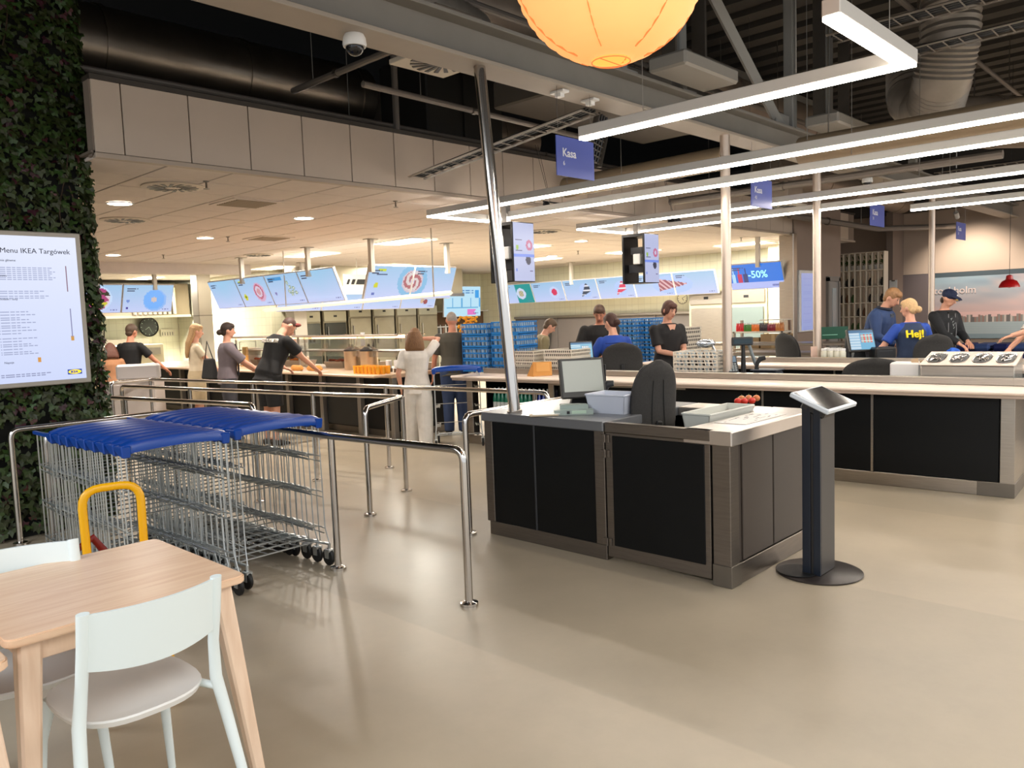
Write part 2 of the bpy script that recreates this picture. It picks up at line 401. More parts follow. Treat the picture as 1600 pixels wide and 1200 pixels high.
# round swirl diffusers, sprinklers, speakers
def diffuser(x, y, lab, r=.29, z=CZ):
    t = thing('air_diffuser', lab, 'air vent', (x, y, z), 0, 'round air diffusers in the servery ceiling')
    obj('plate', MB().lathe([(r, -.001), (r, -.012), (r*.9, -.018), (.02, -.02)], n=28), M('diffuser_plate', (196, 184, 170), .5), t)
    mb = MB()
    for k in range(16):
        a = 2*math.pi*k/16; c, s_ = math.cos(a), math.sin(a)
        p = V((c*r*.28, s_*r*.28, -.024)); q = V((math.cos(a+.35)*r*.8, math.sin(a+.35)*r*.8, -.021)); n_ = (q-p).cross(V((0, 0, 1))).normalized()*.012
        mb.hexa([p-n_, p+n_, q+n_*1.5, q-n_*1.5, p-n_+V((0,0,.006)), p+n_+V((0,0,.006)), q+n_*1.5+V((0,0,.006)), q-n_*1.5+V((0,0,.006))])
    obj('slot', mb, BLACK, t, kind='stuff')
    return t
for (px, py), lab in {(270, 291): 'round swirl air vent in the tile ceiling nearest the ivy column', (195, 343): 'round swirl air vent in the tile ceiling beside the ivy, farther one',
                      (850, 361): 'round swirl air vent in the ceiling right of the left portrait screen', (404, 398): 'round swirl air vent over the white bulkhead, far left'}.items():
    p = at(px, py, CZ); diffuser(p.x, p.y, lab)
for (px, py), lab in {(385, 317): 'square air grille in the tile ceiling near the soffit', (420, 372): 'long dark grille recessed in the tile ceiling farther in'}.items():
    p = at(px, py, CZ); t = thing('air_grille', lab, 'air vent', (p.x, p.y, CZ))
    obj('frame', MB().box(-.3, .3, -.3, .3, -.012, 0, bev=.004), TILE, t)
    mb = MB()
    for k in range(9): mb.box(-.24, .24, -.24+k*.055, -.215+k*.055, -.02, -.012)
    obj('louvre', mb, M('grille_grey', (150, 134, 112), .6), t, kind='stuff')
fs = None
for (px, py), lab in {(322, 283): 'beside the nearest round vent', (618, 314): 'near the soffit left of the steel pole', (356, 370): 'in front of the far grille', (255, 398): 'above the leftmost menu screens', (903, 392): 'over the dessert screens', (1158, 371): 'left of the brown wall'}.items():
    p = at(px, py, CZ); lb = 'small fire sprinkler head under the tile ceiling '+lab
    if fs is None:
        fs = thing('sprinkler', lb, 'sprinkler', (p.x, p.y, CZ), 0, 'fire sprinklers')
        obj('stem', MB().lathe([(.03, 0), (.028, -.008), (.009, -.012), (.009, -.06), (.012, -.065)], n=10), STEELD, fs)
        obj('deflector', MB().lathe([(.002, -.068), (.03, -.072), (.03, -.076), (.002, -.08)], n=10), STEELD, fs)
    else: dup(fs, (p.x, p.y, CZ), 0, lb)
# ================================================================= OVERHEAD STRUCTURE
BEAM = M('beam_grey_paint', (160, 150, 138), .55, noise=.05, scale=3)
BEAMW = M('beam_dark_paint', (128, 124, 117), .6, noise=.05, scale=3)
BY = 4.05; BZ = 3.40
t = thing('steel_beam', 'long grey steel roof girder running over the tills, wide pale lower flange', 'beam', (8.0, BY, BZ))
wobj('lower_flange', MB().box(-2, 24, BY-.02, BY+.26, BZ, BZ+.03, bev=.004), BEAM, t)
wobj('web', MB().box(-2, 24, BY+.10, BY+.13, BZ+.03, BZ+.26), BEAMW, t)
wobj('upper_flange', MB().box(-2, 24, BY-.02, BY+.26, BZ+.26, BZ+.29, bev=.004), BEAMW, t)
# truss verticals and diagonals standing on the girder
TR = M('truss_grey', (140, 140, 137), .55)
for x, lab in ((3.1, 'upright steel strut above the girder, left of the leaning steel pole'), (5.9, 'short upright strut above the girder behind the paper lantern'), (6.9, 'thick upright strut above the girder right of the paper lantern'), (9.4, 'upright strut above the girder behind the corner of the L-shaped lamp'), (10.5, 'second upright strut above the girder beside the flexible air duct'), (14.0, 'upright strut far along the girder')):
    t = thing('roof_strut', lab, 'roof strut', (x, BY+.12, BZ+.29))
    obj('post', MB().box(-.06, .06, -.06, .06, .02, 1.80, bev=.012), TR, t)
    obj('foot_plate', MB().box(-.12, .12, -.12, .12, 0, .02), TR, t)
t = thing('roof_brace', 'slanting steel brace above the girder right of the paper lantern', 'roof brace', (9.1, BY+.12, BZ+.29))
wobj('bar', MB().tube([(7.35, BY+.12, 4.95), (9.13, BY+.12, BZ+.31)], .065, 4), TR, t)
wobj('gusset', MB().box(8.95, 9.3, BY+.09, BY+.15, BZ+.29, BZ+.45), TR, t)
t = thing('roof_brace', 'short slanting steel brace above the girder under the paper lantern', 'roof brace', (5.4, BY+.12, BZ+.29))
wobj('bar', MB().tube([(4.7, BY+.12, 4.6), (5.55, BY+.12, BZ+.31)], .045, 4), TR, t)
# roof joists
for k, y in enumerate((1.2, 6.2)):
    t = thing('roof_joist', ('dark roof joist nearest the camera side' if k == 0 else 'dark roof joist just in front of the soffit'), 'beam', (8, y, 5.1))
    wobj('web', MB().box(-5, 24, y-.01, y+.01, 5.1, 5.4), BEAMW, t); wobj('flange', MB().box(-5, 24, y-.08, y+.08, 5.08, 5.1), BEAMW, t)
# flat luminaire housings / cassettes sitting by the girder
for (x0, x1, y0, y1), lab in (((6.1, 7.05, 3.62, 4.0), 'flat grey box unit mounted beside the girder right of the paper lantern'), ((9.4, 10.6, 3.6, 4.0), 'flat grey box unit mounted beside the girder, farther right')):
    t = thing('box_unit', lab, 'ventilation unit', ((x0+x1)/2, (y0+y1)/2, 3.70))
    wobj('casing', MB().box(x0, x1, y0, y1, 3.70, 3.83, bev=.02), M('unit_grey', (150, 146, 138), .5), t)
    for q_ in (x0+.2, x1-.23): wobj('bracket', MB().box(q_, q_+.03, y1-.16, y1-.02, 3.83, 5.4), STEELD, t)
# big ducts
DUCT = M('duct_metal', (150, 136, 122), .42, .55, noise=.12, scale=2)
def duct(name, lab, pts, r, seams=1.1, mt=DUCT, n=28, seam_r=1.035):
    a = V(pts[0]); t = thing(name, lab, 'air duct', tuple(a))
    wobj('pipe', MB().tube(pts, r, n), mt, t)
    wobj('hanger_rod', MB().tube([a+V((.3 if abs(V(pts[1]).x-a.x) > .5 else 0, -.3 if abs(V(pts[1]).y-a.y) > .5 else 0, r*.9)), a+V((.3 if abs(V(pts[1]).x-a.x) > .5 else 0, -.3 if abs(V(pts[1]).y-a.y) > .5 else 0, 5.42-a.z))], .008, 5), STEELD, t)
    for i in range(len(pts)-1):
        p, q = V(pts[i]), V(pts[i+1]); d_ = (q-p).normalized(); L_ = (q-p).length; k = seams*.6
        while k < L_-.2 and seams < 50:
            wobj('seam_band', MB().tube([p+d_*k, p+d_*(k+.05)], r*seam_r, n), mt, t); k += seams
    return t
duct('round_duct', 'huge round metal air duct above the white panelled soffit at upper left', [(2.2, 8.5, 4.42), (6.3, 8.5, 4.42)], .40, 1.5, M('foil_duct', (150, 138, 124), .30, .95, noise=.1, scale=3, bump=.15))
duct('round_duct', 'dark square-looking duct run at the end of the huge round duct', [(6.5, 8.5, 4.3), (9.5, 8.5, 4.3)], .30, 1.4, ROOFD if False else DUCT)
duct('round_duct', 'tan round duct running out from the soffit just above the light strips', [(8.3, SY-.02, 3.28), (8.3, 4.45, 3.30)], .13, 5, M('tan_duct', (150, 132, 108), .5, .3))
duct('round_duct', 'tan round duct above the second light strip on the right', [(8.6, 3.7, 3.28), (8.6, -1.0, 3.28)], .15, 5, M('tan_duct'))
FL = M('flex_duct', (140, 132, 122), .5, .5, noise=.1, scale=6)
def flexduct(lab, pts, r):
    pts = [V(p) for p in pts]; P_ = []; R_ = []
    for i in range(len(pts)-1):
        for k in range(14):
            P_.append(pts[i].lerp(pts[i+1], k/14)); R_.append(r*(1.0 if k % 2 else .94))
    P_.append(pts[-1]); R_.append(r)
    t = thing('flexible_duct', lab, 'air duct', tuple(pts[0])); wobj('hose', MB().tube(P_, R_, 22), FL, t); wobj('collar', MB().tube([pts[0], pts[0]+(pts[1]-pts[0]).normalized()*.12], r*1.06, 22), DUCT, t)
    return t
flexduct('bent silver flexible air duct hanging behind the corner of the L-shaped lamp', [(9.6, 2.5, 4.9), (9.6, 2.5, 4.35), (9.7, 2.6, 4.0), (10.0, 2.75, 3.80), (10.35, 2.95, 3.85), (10.7, 3.2, 4.1), (11.0, 3.3, 4.6)], .30)
flexduct('silver ribbed duct at top centre beside the leaning pole', [(3.5, 4.9, 4.25), (4.2, 5.1, 4.22), (5.2, 5.3, 4.15)], .24)
duct('round_duct', 'wide grey duct high at the upper right', [(8.5, .9, 4.75), (17, .9, 4.75)], .42, 1.3)
duct('round_duct', 'grey duct far right above the light strips', [(12.0, 3.2, 4.0), (13.5, 2.0, 4.0), (13.5, -1, 4.0)], .34, 1.2)
duct('round_duct', 'slim dark duct crossing at upper right', [(6.8, 3.2, 4.85), (6.8, -1.5, 4.85)], .28, 1.2)
duct('round_duct', 'dull duct deep behind the till signs', [(13.0, 6.2, 3.95), (20, 6.2, 3.95)], .28, 1.4)
duct('round_duct', 'dark duct crossing high above the paper lantern', [(4.8, 6.0, 4.8), (15, 6.0, 4.8)], .32, 1.4)
t = thing('duct_drum', 'broad flat grey duct end at the top, left of the L-shaped lamp end', 'air duct', (7.6, 2.3, 4.5))
obj('drum', MB().lathe([(.42, .5), (.42, 0), (.40, -.02), (.05, -.03)], n=30), DUCT, t); obj('rim', MB().lathe([(.44, .04), (.44, 0), (.42, 0)], n=30, cap=False), DUCT, t)
# cable trays and pipes
def tray(lab, a, b, w=.22, up=(0, 0, 1), rung=.14):
    a = V(a); b = V(b); d_ = (b-a).normalized(); s_ = d_.cross(V(up)).normalized()*w/2; L_ = (b-a).length
    t = thing('cable_tray', lab, 'cable tray', tuple(a)); mt = M('tray_metal', (104, 98, 90), .5, .6)
    for sg in (-1, 1):
        wobj('side_rail', MB().tube([a+s_*sg, b+s_*sg], .008, 4, ry=.03), mt, t)
    mb = MB(); k = .05
    while k < L_:
        mb.tube([a+d_*k-s_, a+d_*k+s_], .008, 4); k += rung
    wobj('rung', mb, mt, t, kind='stuff')
    mb = MB()
    for j in range(4): o_ = s_*(-.6+j*.4); mb.tube([a+o_+V((0, 0, .02)), a.lerp(b, .5)+o_*1.1+V((0, 0, .025)), b+o_+V((0, 0, .02))], .012, 5)
    wobj('cable', mb, BLACK, t, kind='stuff')
tray('perforated cable tray reaching the soffit left of the leaning steel pole', (5.6, 6.6, 3.12), (5.65, 4.3, 3.36))
tray('cable tray crossing high at the upper right corner', (8.2, 3.2, 4.25), (8.2, -1.5, 4.25), .3)
tray('cable tray behind the truss braces', (8.9, 5.9, 4.1), (8.9, .5, 4.15), .3)
tray('cable tray far right above the third till sign', (13.2, 3.6, 3.5), (13.2, .2, 3.5), .25)
tray('upright wire tray holding cables under the girder beside the first till sign', (5.9, BY+.3, 3.36), (5.8, BY+.35, 2.95), .18, up=(0, 1, 0), rung=.05)
PIPE = M('pipe_grey', (120, 112, 104), .45, .4)
for pts, r, lab in (([(2.0, 7.2, 3.80), (18, 7.2, 3.80)], .03, 'thin pipe along the top of the soffit'), ([(5.6, 6.9, 3.66), (5.6, 6.9, 5.4)], .035, 'thin upright pipe rising above the soffit'),
                    ([(4.2, 5.6, 3.62), (7.4, 5.6, 3.58)], .028, 'thin pipe behind the leaning steel pole'), ([(4.4, 7.0, 3.9), (4.4, 5.2, 3.9)], .03, 'thin pipe under the dark void'),
                    ([(11.2, 1.8, 3.75), (11.2, -.5, 3.75)], .03, 'blue-grey pipe at the upper right'), ([(2.5, 5.2, 4.4), (16, 5.2, 4.4)], .035, 'long pipe above the girder'),
                    ([(5, 2.8, 4.7), (16, 2.8, 4.7)], .03, 'long pipe high at right'), ([(10.6, 6.6, 3.25), (10.6, 2.2, 3.25)], .05, 'hanging pipe above the second portrait screen'),
                    ([(14.6, 6.5, 3.3), (17.5, 5.9, 3.15), (20.5, 5.2, 3.3)], .06, 'black sagging hose above the brown wall'), ([(12.3, 6.6, 4.0), (12.3, -.5, 4.0)], .045, 'grey pipe parallel to the light strips')):
    t = thing('pipe', lab, 'pipe', pts[0]); wobj('tube', MB().tube(pts, r, 10), PIPE, t)
    for fr_ in (.2, .8):
        q_ = V(pts[0]).lerp(V(pts[1]), fr_)
        if abs(V(pts[0]).z-V(pts[1]).z) < .5: wobj('hanger_rod', MB().tube([q_, (q_.x, q_.y, 5.42)], .005, 4), STEELD, t)
    wobj('clamp', MB().tube([V(pts[0]).lerp(V(pts[1]), .4), V(pts[0]).lerp(V(pts[1]), .4)+(V(pts[1])-V(pts[0])).normalized()*.04], r*1.3, 10), STEELD, t)
# dark back-boxes over the soffit
t = thing('void_duct', 'dark rectangular duct box above the soffit left of centre', 'air duct', (7.2, 7.6, 3.9))
wobj('casing', MB().box(6.4, 7.7, 7.3, 8.2, 3.7, 4.8, bev=.02), M('dark_duct', (44, 42, 38), .6, .4), t)
wobj('hanger_rod', MB().tube([(7.2, 7.7, 4.7), (7.2, 7.7, 5.5)], .01, 5), STEELD, t); wobj('flange', MB().box(6.98, 7.04, 7.27, 8.23, 3.68, 4.82), M('dark_duct'), t)
t = thing('void_duct', 'wide dark duct panel behind the leaning steel pole', 'air duct', (8.6, 5.2, 3.9))
wobj('casing', MB().box(6.6, 9.6, 5.0, 6.4, 3.95, 4.25, bev=.02), M('dark_duct2', (94, 88, 80), .6, .2), t)
for q_ in (7.0, 9.2): wobj('hanger_rod', MB().tube([(q_, 5.7, 4.2), (q_, 5.7, 5.42)], .008, 5), STEELD, t)
# square swirl vents hanging high
for (x, y, z), lab in (((4.55, 5.0, 3.72), 'square swirl vent behind the girder left of the paper lantern'), ((11.3, 5.2, 3.05), 'square swirl vent right of the second till sign')):
    t = thing('square_diffuser', lab, 'air vent', (x, y, z))
    obj('plate', MB().box(-.3, .3, -.3, .3, 0, .04, bev=.005), M('diffuser_pale', (206, 196, 180), .5), t)
    obj('plenum', MB().box(-.26, .26, -.26, .26, .04, .35, bev=.01), DUCT, t)
    obj('hanger_rod', MB().tube([(0, 0, .3), (0, 0, 5.42-z)], .006, 5), STEELD, t)
    mb = MB()
    for k in range(18):
        a = 2*math.pi*k/18; p = V((math.cos(a)*.07, math.sin(a)*.07, -.006)); q = V((math.cos(a+.3)*.25, math.sin(a+.3)*.25, -.006)); n_ = (q-p).cross(V((0, 0, 1))).normalized()*.012
        mb.hexa([p-n_, p+n_, q+n_*1.6, q-n_*1.6]+[w+V((0, 0, .005)) for w in (p-n_, p+n_, q+n_*1.6, q-n_*1.6)])
    obj('slot', mb, BLACK, t, kind='stuff')
# cctv domes, clamps on girder
for (x, y, z), lab in (((3.08, BY+.12, BZ), 'white dome camera under the girder at upper left'), ((11.9, BY+.1, BZ), 'white dome camera under the girder at right')):
    t = thing('dome_camera', lab, 'security camera', (x, y, z))
    obj('base', MB().lathe([(.06, 0), (.07, -.02), (.075, -.06), (.07, -.075)], n=18), WHITE, t)
    obj('dome', MB().ell((0, 0, -.075), (.058, .058, .055), 16, 9), M('smoked_dome', (22, 22, 24), .08), t)
mbs = [(5.05, 'first'), (5.45, 'second'), (6.3, 'third'), (10.5, 'fourth')]
for x, lab in mbs:
    t = thing('beam_clamp', lab+' small pale clamp from the left under the girder', 'clamp', (x, BY+.1, BZ))
    obj('jaw', MB().box(-.04, .04, -.07, .07, -.02, 0, bev=.003).box(-.025, .025, -.03, .03, -.05, -.02), WHITE, t)
# ================================================================= LIGHT STRIPS
ALU = M('strip_aluminium', (206, 202, 196), .45, .1)
STRIP = M('strip_diffuser', (255, 244, 230), .5, emit=14)
LZ = 2.8
def strip_seg(t, x0, y0, x1, y1, w=.078, h=.075):
    if abs(x1-x0) < .2: xa, xb, ya, yb = x0-w/2, x0+w/2, min(y0, y1), max(y0, y1)
    else: xa, xb, ya, yb = min(x0, x1), max(x0, x1), y0-w/2, y0+w/2
    wobj('housing', MB().box(xa, xb, ya, yb, LZ+.006, LZ+h, bev=.004), ALU, t)
    wobj('diffuser', MB().box(xa+.004, xb-.004, ya+.004, yb-.004, LZ-.012, LZ+.008), STRIP, t)
def wires(t, pts, top=5.4, z0=None):
    for x, y in pts: wobj('suspension_wire', MB().tube([(x, y, z0 if z0 else LZ+.09), (x, y, top)], .0025, 4), STEELD, t)
def strip(lab, segs, wp):
    x, y = segs[0][:2]; t = thing('light_strip', lab, 'ceiling light', (x, y, LZ), 0, 'suspended linear light strips')
    for s_ in segs: strip_seg(t, *s_)
    wires(t, wp)
strip('L-shaped suspended light strip nearest the camera, its corner at the upper right', [(4.36, 3.40, 4.36, 1.37), (3.39, 1.33, 4.40, 1.33)], [(4.36, 2.9), (4.36, 1.9), (4.1, 1.33), (3.55, 1.33)])
strip('long U-shaped suspended light strip whose closed end passes behind the leaning steel pole', [(6.16, 7.0, 6.16, -.8), (6.12, 7.04, 7.12, 7.04), (7.08, 7.0, 7.08, -.8)], [(6.16, 5), (6.16, 2.6), (7.08, 5), (7.08, 2.6), (6.16, .8), (7.08, .8)])
strip('long U-shaped suspended light strip whose closed end points at the second portrait screen', [(8.93, 7.0, 8.93, -.8), (8.89, 7.04, 10.07, 7.04), (10.03, 7.0, 10.03, -.8)], [(8.93, 5), (8.93, 2.6), (10.03, 5), (10.03, 2.6)])
strip('short straight suspended light strip farthest right, above the fourth till sign', [(11.25, 3.37, 11.25, -.8)], [(11.25, 3.0), (11.25, 1.6)])
# ---- till signs
SIGN = M('sign_blue', (84, 100, 186), .45); SIGNT = M('sign_white_print', (240, 242, 250), .5)
for (x, w, num, lab) in ((4.89, .48, '6', 'largest blue hanging sign reading Kasa 6, at the end of the near light strip'), (8.17, .50, '43', 'blue hanging Kasa sign second from the left, reading Kasa 43'),
                         (11.78, .58, '31', 'small blue hanging Kasa sign third from the left'), (16.15, .62, '21', 'smallest blue hanging Kasa sign, farthest right')):
    t = thing('till_sign', lab, 'sign', (x, BY+.02, 2.71), 0, 'blue till signs under the girder')
    obj('board', MB().box(0, w, -.004, .004, 0, .31), SIGN, t)
    fm = fr((x+.07*w/.48, BY+.02-.006, 2.71+.155), (1, 0, 0), (0, 0, 1))
    text('Kasa', .092*w/.48, SIGNT, t, fm, bold=.0015)
    text(num, .05*w/.48, SIGNT, t, fr((x+.075*w/.48, BY+.014, 2.71+.085), (1, 0, 0), (0, 0, 1)))
    for q in (.03, w-.03): obj('wire', MB().tube([(q, 0, .31), (q, .0, BZ-2.71)], .002, 4), STEELD, t)
# ---- steel poles
p0 = at(779, 648, .915); p1 = at(749, 104, BZ)
t = thing('steel_pole', 'leaning polished steel pole rising from the near till island to the girder', 'pole', (4.16, 3.93, .915))
wobj('tube', MB().tube([(4.16, 3.93, .915), p1], .043, 20), CHROME, t); wobj('collar', MB().tube([(4.16, 3.93, .915), (4.157, 3.93, .935)], .056, 20), STEEL, t)
for x, lab, z0 in ((7.66, 'steel pole standing behind the card terminal', .9), (10.0, 'steel pole beside the empty chair in front of the wall screen', .9), (14.8, 'thin distant steel pole in front of the mural', 0)):
    t = thing('steel_pole', lab, 'pole', (x, BY+.05, z0))
    obj('tube', MB().tube([(0, 0, 0), (0, 0, BZ-z0)], .05, 18), M('satin_pole', (206, 190, 176), .38, .75), t); obj('collar', MB().lathe([(.07, 0), (.07, .015), (.05, .02)], n=18), STEEL, t)
# ---- paper lantern
LD = 2.86; lc = atd(951, -56, LD); LR = .351
def lantern_mat():
    mt = bpy.data.materials.new('lantern_paper'); mt.use_nodes = True; N = mt.node_tree.nodes; L = mt.node_tree.links
    b = N['Principled BSDF']; b.inputs['Base Color'].default_value = lin((240, 190, 130)); b.inputs['Roughness'].default_value = .8
    b.inputs['Emission Color'].default_value = lin((255, 160, 88)); b.inputs['Emission Strength'].default_value = .92
    tc = N.new('ShaderNodeTexCoord'); n = N.new('ShaderNodeTexNoise'); n.inputs['Scale'].default_value = 9; L.new(tc.outputs['Object'], n.inputs['Vector'])
    mr = N.new('ShaderNodeMapRange'); mr.inputs['To Min'].default_value = .40; mr.inputs['To Max'].default_value = .48; L.new(n.outputs['Fac'], mr.inputs[0]); L.new(mr.outputs[0], b.inputs['Emission Strength'])
    return mt
t = thing('paper_lantern', 'big round glowing orange rice-paper lantern at the top of the picture', 'lamp', (lc.x, lc.y, lc.z-LR))
prof = []
nr = 46
for k in range(1, nr):
    a = math.pi*k/nr; rr = LR*(1.0 if k % 2 else .982); prof.append((rr*math.sin(a), LR - rr*math.cos(a)*.985))
obj('paper_shade', MB().lathe(prof[2:], n=48, cap=False), lantern_mat(), t, sharp=60)
RB = M('lantern_rib', (214, 120, 62), .8, emit=.35)
obj('bottom_ring', MB().tube([(LR*.20*math.cos(a*math.pi/12), LR*.20*math.sin(a*math.pi/12), LR*.02) for a in range(24)], .0022, 5, closed=True).tube([(-LR*.2, 0, LR*.02), (LR*.2, 0, LR*.02)], .0018, 5), RB, t)
for k in range(6):
    a = k*math.pi/3+.35; pts = []
    for j in range(3, 24): b_ = math.pi*j/26; pts.append((LR*.992*math.sin(b_)*math.cos(a), LR*.992*math.sin(b_)*math.sin(a), LR-LR*.98*math.cos(b_)))
    obj('paper_seam', MB().tube(pts, .004, 4, ry=.002), RB, t)
obj('cord', MB().tube([(0, 0, 2*LR), (0, 0, 5.4-lc.z+LR)], .004, 5), BLACK, t)
# ================================================================= RAILS
def bend(pts, r=.07):
    pts = [V(p) for p in pts]; out = [pts[0]]
    for i in range(1, len(pts)-1):
        a, b, c = pts[i-1], pts[i], pts[i+1]; u = (a-b); w = (c-b); rr = min(r, u.length*.45, w.length*.45); u.normalize(); w.normalize()
        for k in range(6):
            s_ = k/5; out.append((b+u*rr)*(1-s_)**2 + b*2*s_*(1-s_) + (b+w*rr)*s_**2)
    out.append(pts[-1]); return out
def rail(lab, path, posts=(), h=.9, ends=(True, True), r=.0225, taps=()):
    pts = [V((x, y, h)) for x, y in path]; full = list(pts)
    if ends[0]: full = [V((path[0][0], path[0][1], 0))]+full
    if ends[1]: full = full+[V((path[-1][0], path[-1][1], 0))]
    t = thing('queue_rail', lab, 'railing', (path[0][0], path[0][1], 0))
    wobj('handrail', MB().tube(bend(full), r, 14), CHROME, t)
    allp = list(posts)
    for x, y in posts: wobj('post', MB().tube([(x, y, 0), (x, y, h)], r, 12), CHROME, t)
    if ends[0]: allp.append(path[0])
    if ends[1]: allp.append(path[-1])
    for x, y in allp: wobj('floor_flange', MB().lathe([(.052, 0), (.052, .016), (.026, .026)], (x, y, 0), 18), CHROME, t)
rail('polished steel rail beside the trolleys, ending at the post nearest the camera', [(1.78, 6.35), (2.86, 6.35), (2.86, 4.4), (2.955, 3.2)], [(2.87, 4.36)], h=.885)
rail('polished steel rail in front of the foot of the ivy column', [(1.70, 6.90), (2.95, 6.90)], [], h=.89)
rail('polished steel rail ending in a short bend left of the man bending forward', [(2.95, 10.4), (3.14, 9.0), (3.56, 6.62)], [(3.2, 8.65), (3.05, 9.7)])
rail('polished steel queue rail with a slanting return to the left of the trolley gap', [(3.89, 10.6), (4.28, 7.95), (4.62, 5.80), (3.87, 5.36)], [(4.64, 5.83), (4.42, 7.0), (4.1, 9.1)])
rail('longest polished steel queue rail, passing behind the leaning steel pole', [(4.09, 11.5), (4.62, 11.5), (5.0, 8.8), (5.27, 6.9), (5.48, 4.75)], [(4.62, 11.5), (5.27, 6.9), (4.95, 9.2), (5.47, 4.9)])
rail('short polished steel rail along the left end of the near till island', [(3.97, 4.26), (5.15, 4.27)], [])
# ================================================================= NEAR TILL ISLAND
def panel(t, name, x0, x1, y0, y1, z0, z1, mt, bev=.003, **k): return wobj(name, MB().box(min(x0, x1), max(x0, x1), min(y0, y1), max(y0, y1), z0, z1, bev=bev), mt, t, **k)
ISL = thing('till_island', 'near till island of brushed steel with black front panels', 'counter', (4.65, 3.15, 0))
HZ = .915; fx = 4.07
IB = M('island_grey_laminate', (72, 64, 58), .5)
panel(ISL, 'carcass', fx+.03, 4.40, 3.12, 4.12, .1, HZ-.07, BLACKP)
panel(ISL, 'plinth', fx, 4.42, 3.06, 4.14, 0, .10, STEELI); panel(ISL, 'back_panel', 5.0, 5.2, 3.12, 4.12, 0, HZ-.07, BLACKP)
panel(ISL, 'front_panel', fx+.002, fx+.03, 3.68, 4.08, .10, HZ-.065, BLACKP); panel(ISL, 'front_panel', fx+.002, fx+.03, 3.14, 3.665, .10, HZ-.065, BLACKP)
panel(ISL, 'panel_strip', fx-.001, fx+.03, 3.665, 3.68, .10, HZ-.065, DARK)
panel(ISL, 'steel_stile', fx-.004, fx+.035, 4.08, 4.16, .10, HZ-.06, STEELI); panel(ISL, 'steel_stile', fx-.004, fx+.035, 3.06, 3.14, .10, HZ-.06, STEELI)
panel(ISL, 'end_panel', fx+.03, 5.22, 4.12, 4.15, .1, HZ-.06, STEELI)
panel(ISL, 'worktop', fx-.012, 5.25, 3.06, 4.18, HZ-.065, HZ, M('worktop_steel', (120, 122, 126), .36, .5), bev=.006)
# gate
gt = wobj('gate', MB().box(fx, fx+.035, 2.30, 3.05, .03, HZ-.065, bev=.003), STEELI, ISL)
panel(gt, 'gate_panel', fx-.006, fx+.01, 2.335, 2.995, .11, HZ-.085, BLACKP); panel(gt, 'gate_cap', fx-.014, fx+.05, 2.29, 3.045, HZ-.065, HZ, STEELI, bev=.005)
for z in (.81, .71, .13):
    wobj('hinge', MB().box(fx-.012, fx+.0, 3.055, 3.08, z-.025, z+.025, bev=.002).box(fx-.012, fx, 3.015, 3.035, z-.025, z+.025, bev=.002).tube([(fx-.012, 3.046, z-.026), (fx-.012, 3.046, z+.026)], .006, 8), STEELI, gt)
# right leg of the island
panel(ISL, 'corner_post', fx-.004, fx+.10, 2.17, 2.285, .0, HZ-.02, STEELI, bev=.004)
panel(ISL, 'corner_shoe', fx-.010, fx+.11, 2.163, 2.287, 0, .13, STEELD)
panel(ISL, 'side_carcass', fx+.10, 5.2, 2.19, 2.44, .1, HZ-.07, IB)
panel(ISL, 'side_panel', fx+.16, 4.62, 2.176, 2.19, .13, HZ-.085, IB); panel(ISL, 'side_panel', 4.635, 5.22, 2.176, 2.19, .13, HZ-.085, IB)
panel(ISL, 'side_plinth', fx+.10, 5.24, 2.168, 2.44, 0, .125, STEELI)
panel(ISL, 'side_ledge', fx-.012, 5.26, 2.155, 2.47, HZ-.085, HZ, M('ledge_steel', (205, 198, 192), .3, .9), bev=.006)
panel(ISL, 'back_carcass', 5.0, 5.2, 2.44, 3.12, 0, HZ-.07, BLACKP)
panel(ISL, 'back_ledge', 4.97, 5.25, 2.47, 3.06, HZ-.065, HZ, M('ledge_steel'), bev=.006)
# ---- till monitor on the worktop
def till_monitor(name, lab, c, rz, w, h, tilt, zc, on=None, stand=True):
    t = thing(name, lab, 'monitor', c, rz)
    rot = Matrix.Translation((0, 0, zc)) @ Matrix.Rotation(-tilt, 4, 'X')
    def B(x0, x1, y0, y1, z0, z1, bev): return MB().box(x0, x1, y0, y1, z0, z1, bev=bev, mat=rot)
    obj('housing', B(-w/2, w/2, 0, .045, -h/2, h/2, .008), M('monitor_grey', (92, 90, 86), .45, .3), t)
    obj('bezel', B(-w/2+.004, w/2-.004, -.006, .004, -h/2+.004, h/2-.004, .003), BLACK if on else M('bezel_dark', (48, 48, 46), .4), t)
    mt = M('screen_off_glass', (150, 156, 148), .25, spec=.9) if on is None else paintmat('screen_image', .46)
    if on is None: obj('screen', B(-w/2+.02, w/2-.02, -.009, -.006, -h/2+.045, h/2-.02, .001), mt, t)
    else: picture('screen', w-.03, h-.04, 40, 28, on, mt, t, rootmat(t) @ rot @ fr((-w/2+.015, -.009, -h/2+.02), (1, 0, 0), (0, 0, 1)))
    if stand:
        obj('neck', MB().hexa([V(q) for q in ((-.09, .04, .02), (.09, .04, .02), (.07, .14, .02), (-.07, .14, .02), (-.05, .03, zc-h*.25), (.05, .03, zc-h*.25), (.05, .08, zc-h*.25), (-.05, .08, zc-h*.25))], .004), BLACK, t)
        obj('foot', MB().box(-.14, .14, -.05, .17, 0, .022, bev=.006), BLACK, t)
    return t
# facing the camera: screen normal about -forward
fang = math.atan2(FW.y, FW.x)-math.pi/2
c = at(912, 637, HZ)
mon = till_monitor('till_monitor', 'square grey till monitor with a blank screen on the near island', (c.x, c.y, HZ), fang+math.radians(12), .345, .30, math.radians(14), .225)
obj('badge', MB().box(-.012, .012, -.012, -.008, .082, .09, mat=Matrix.Identity(4)), WHITE, mon)
obj('rear_column', MB().box(.10, .17, .10, .16, .0, .34, bev=.01), BLACK, mon)
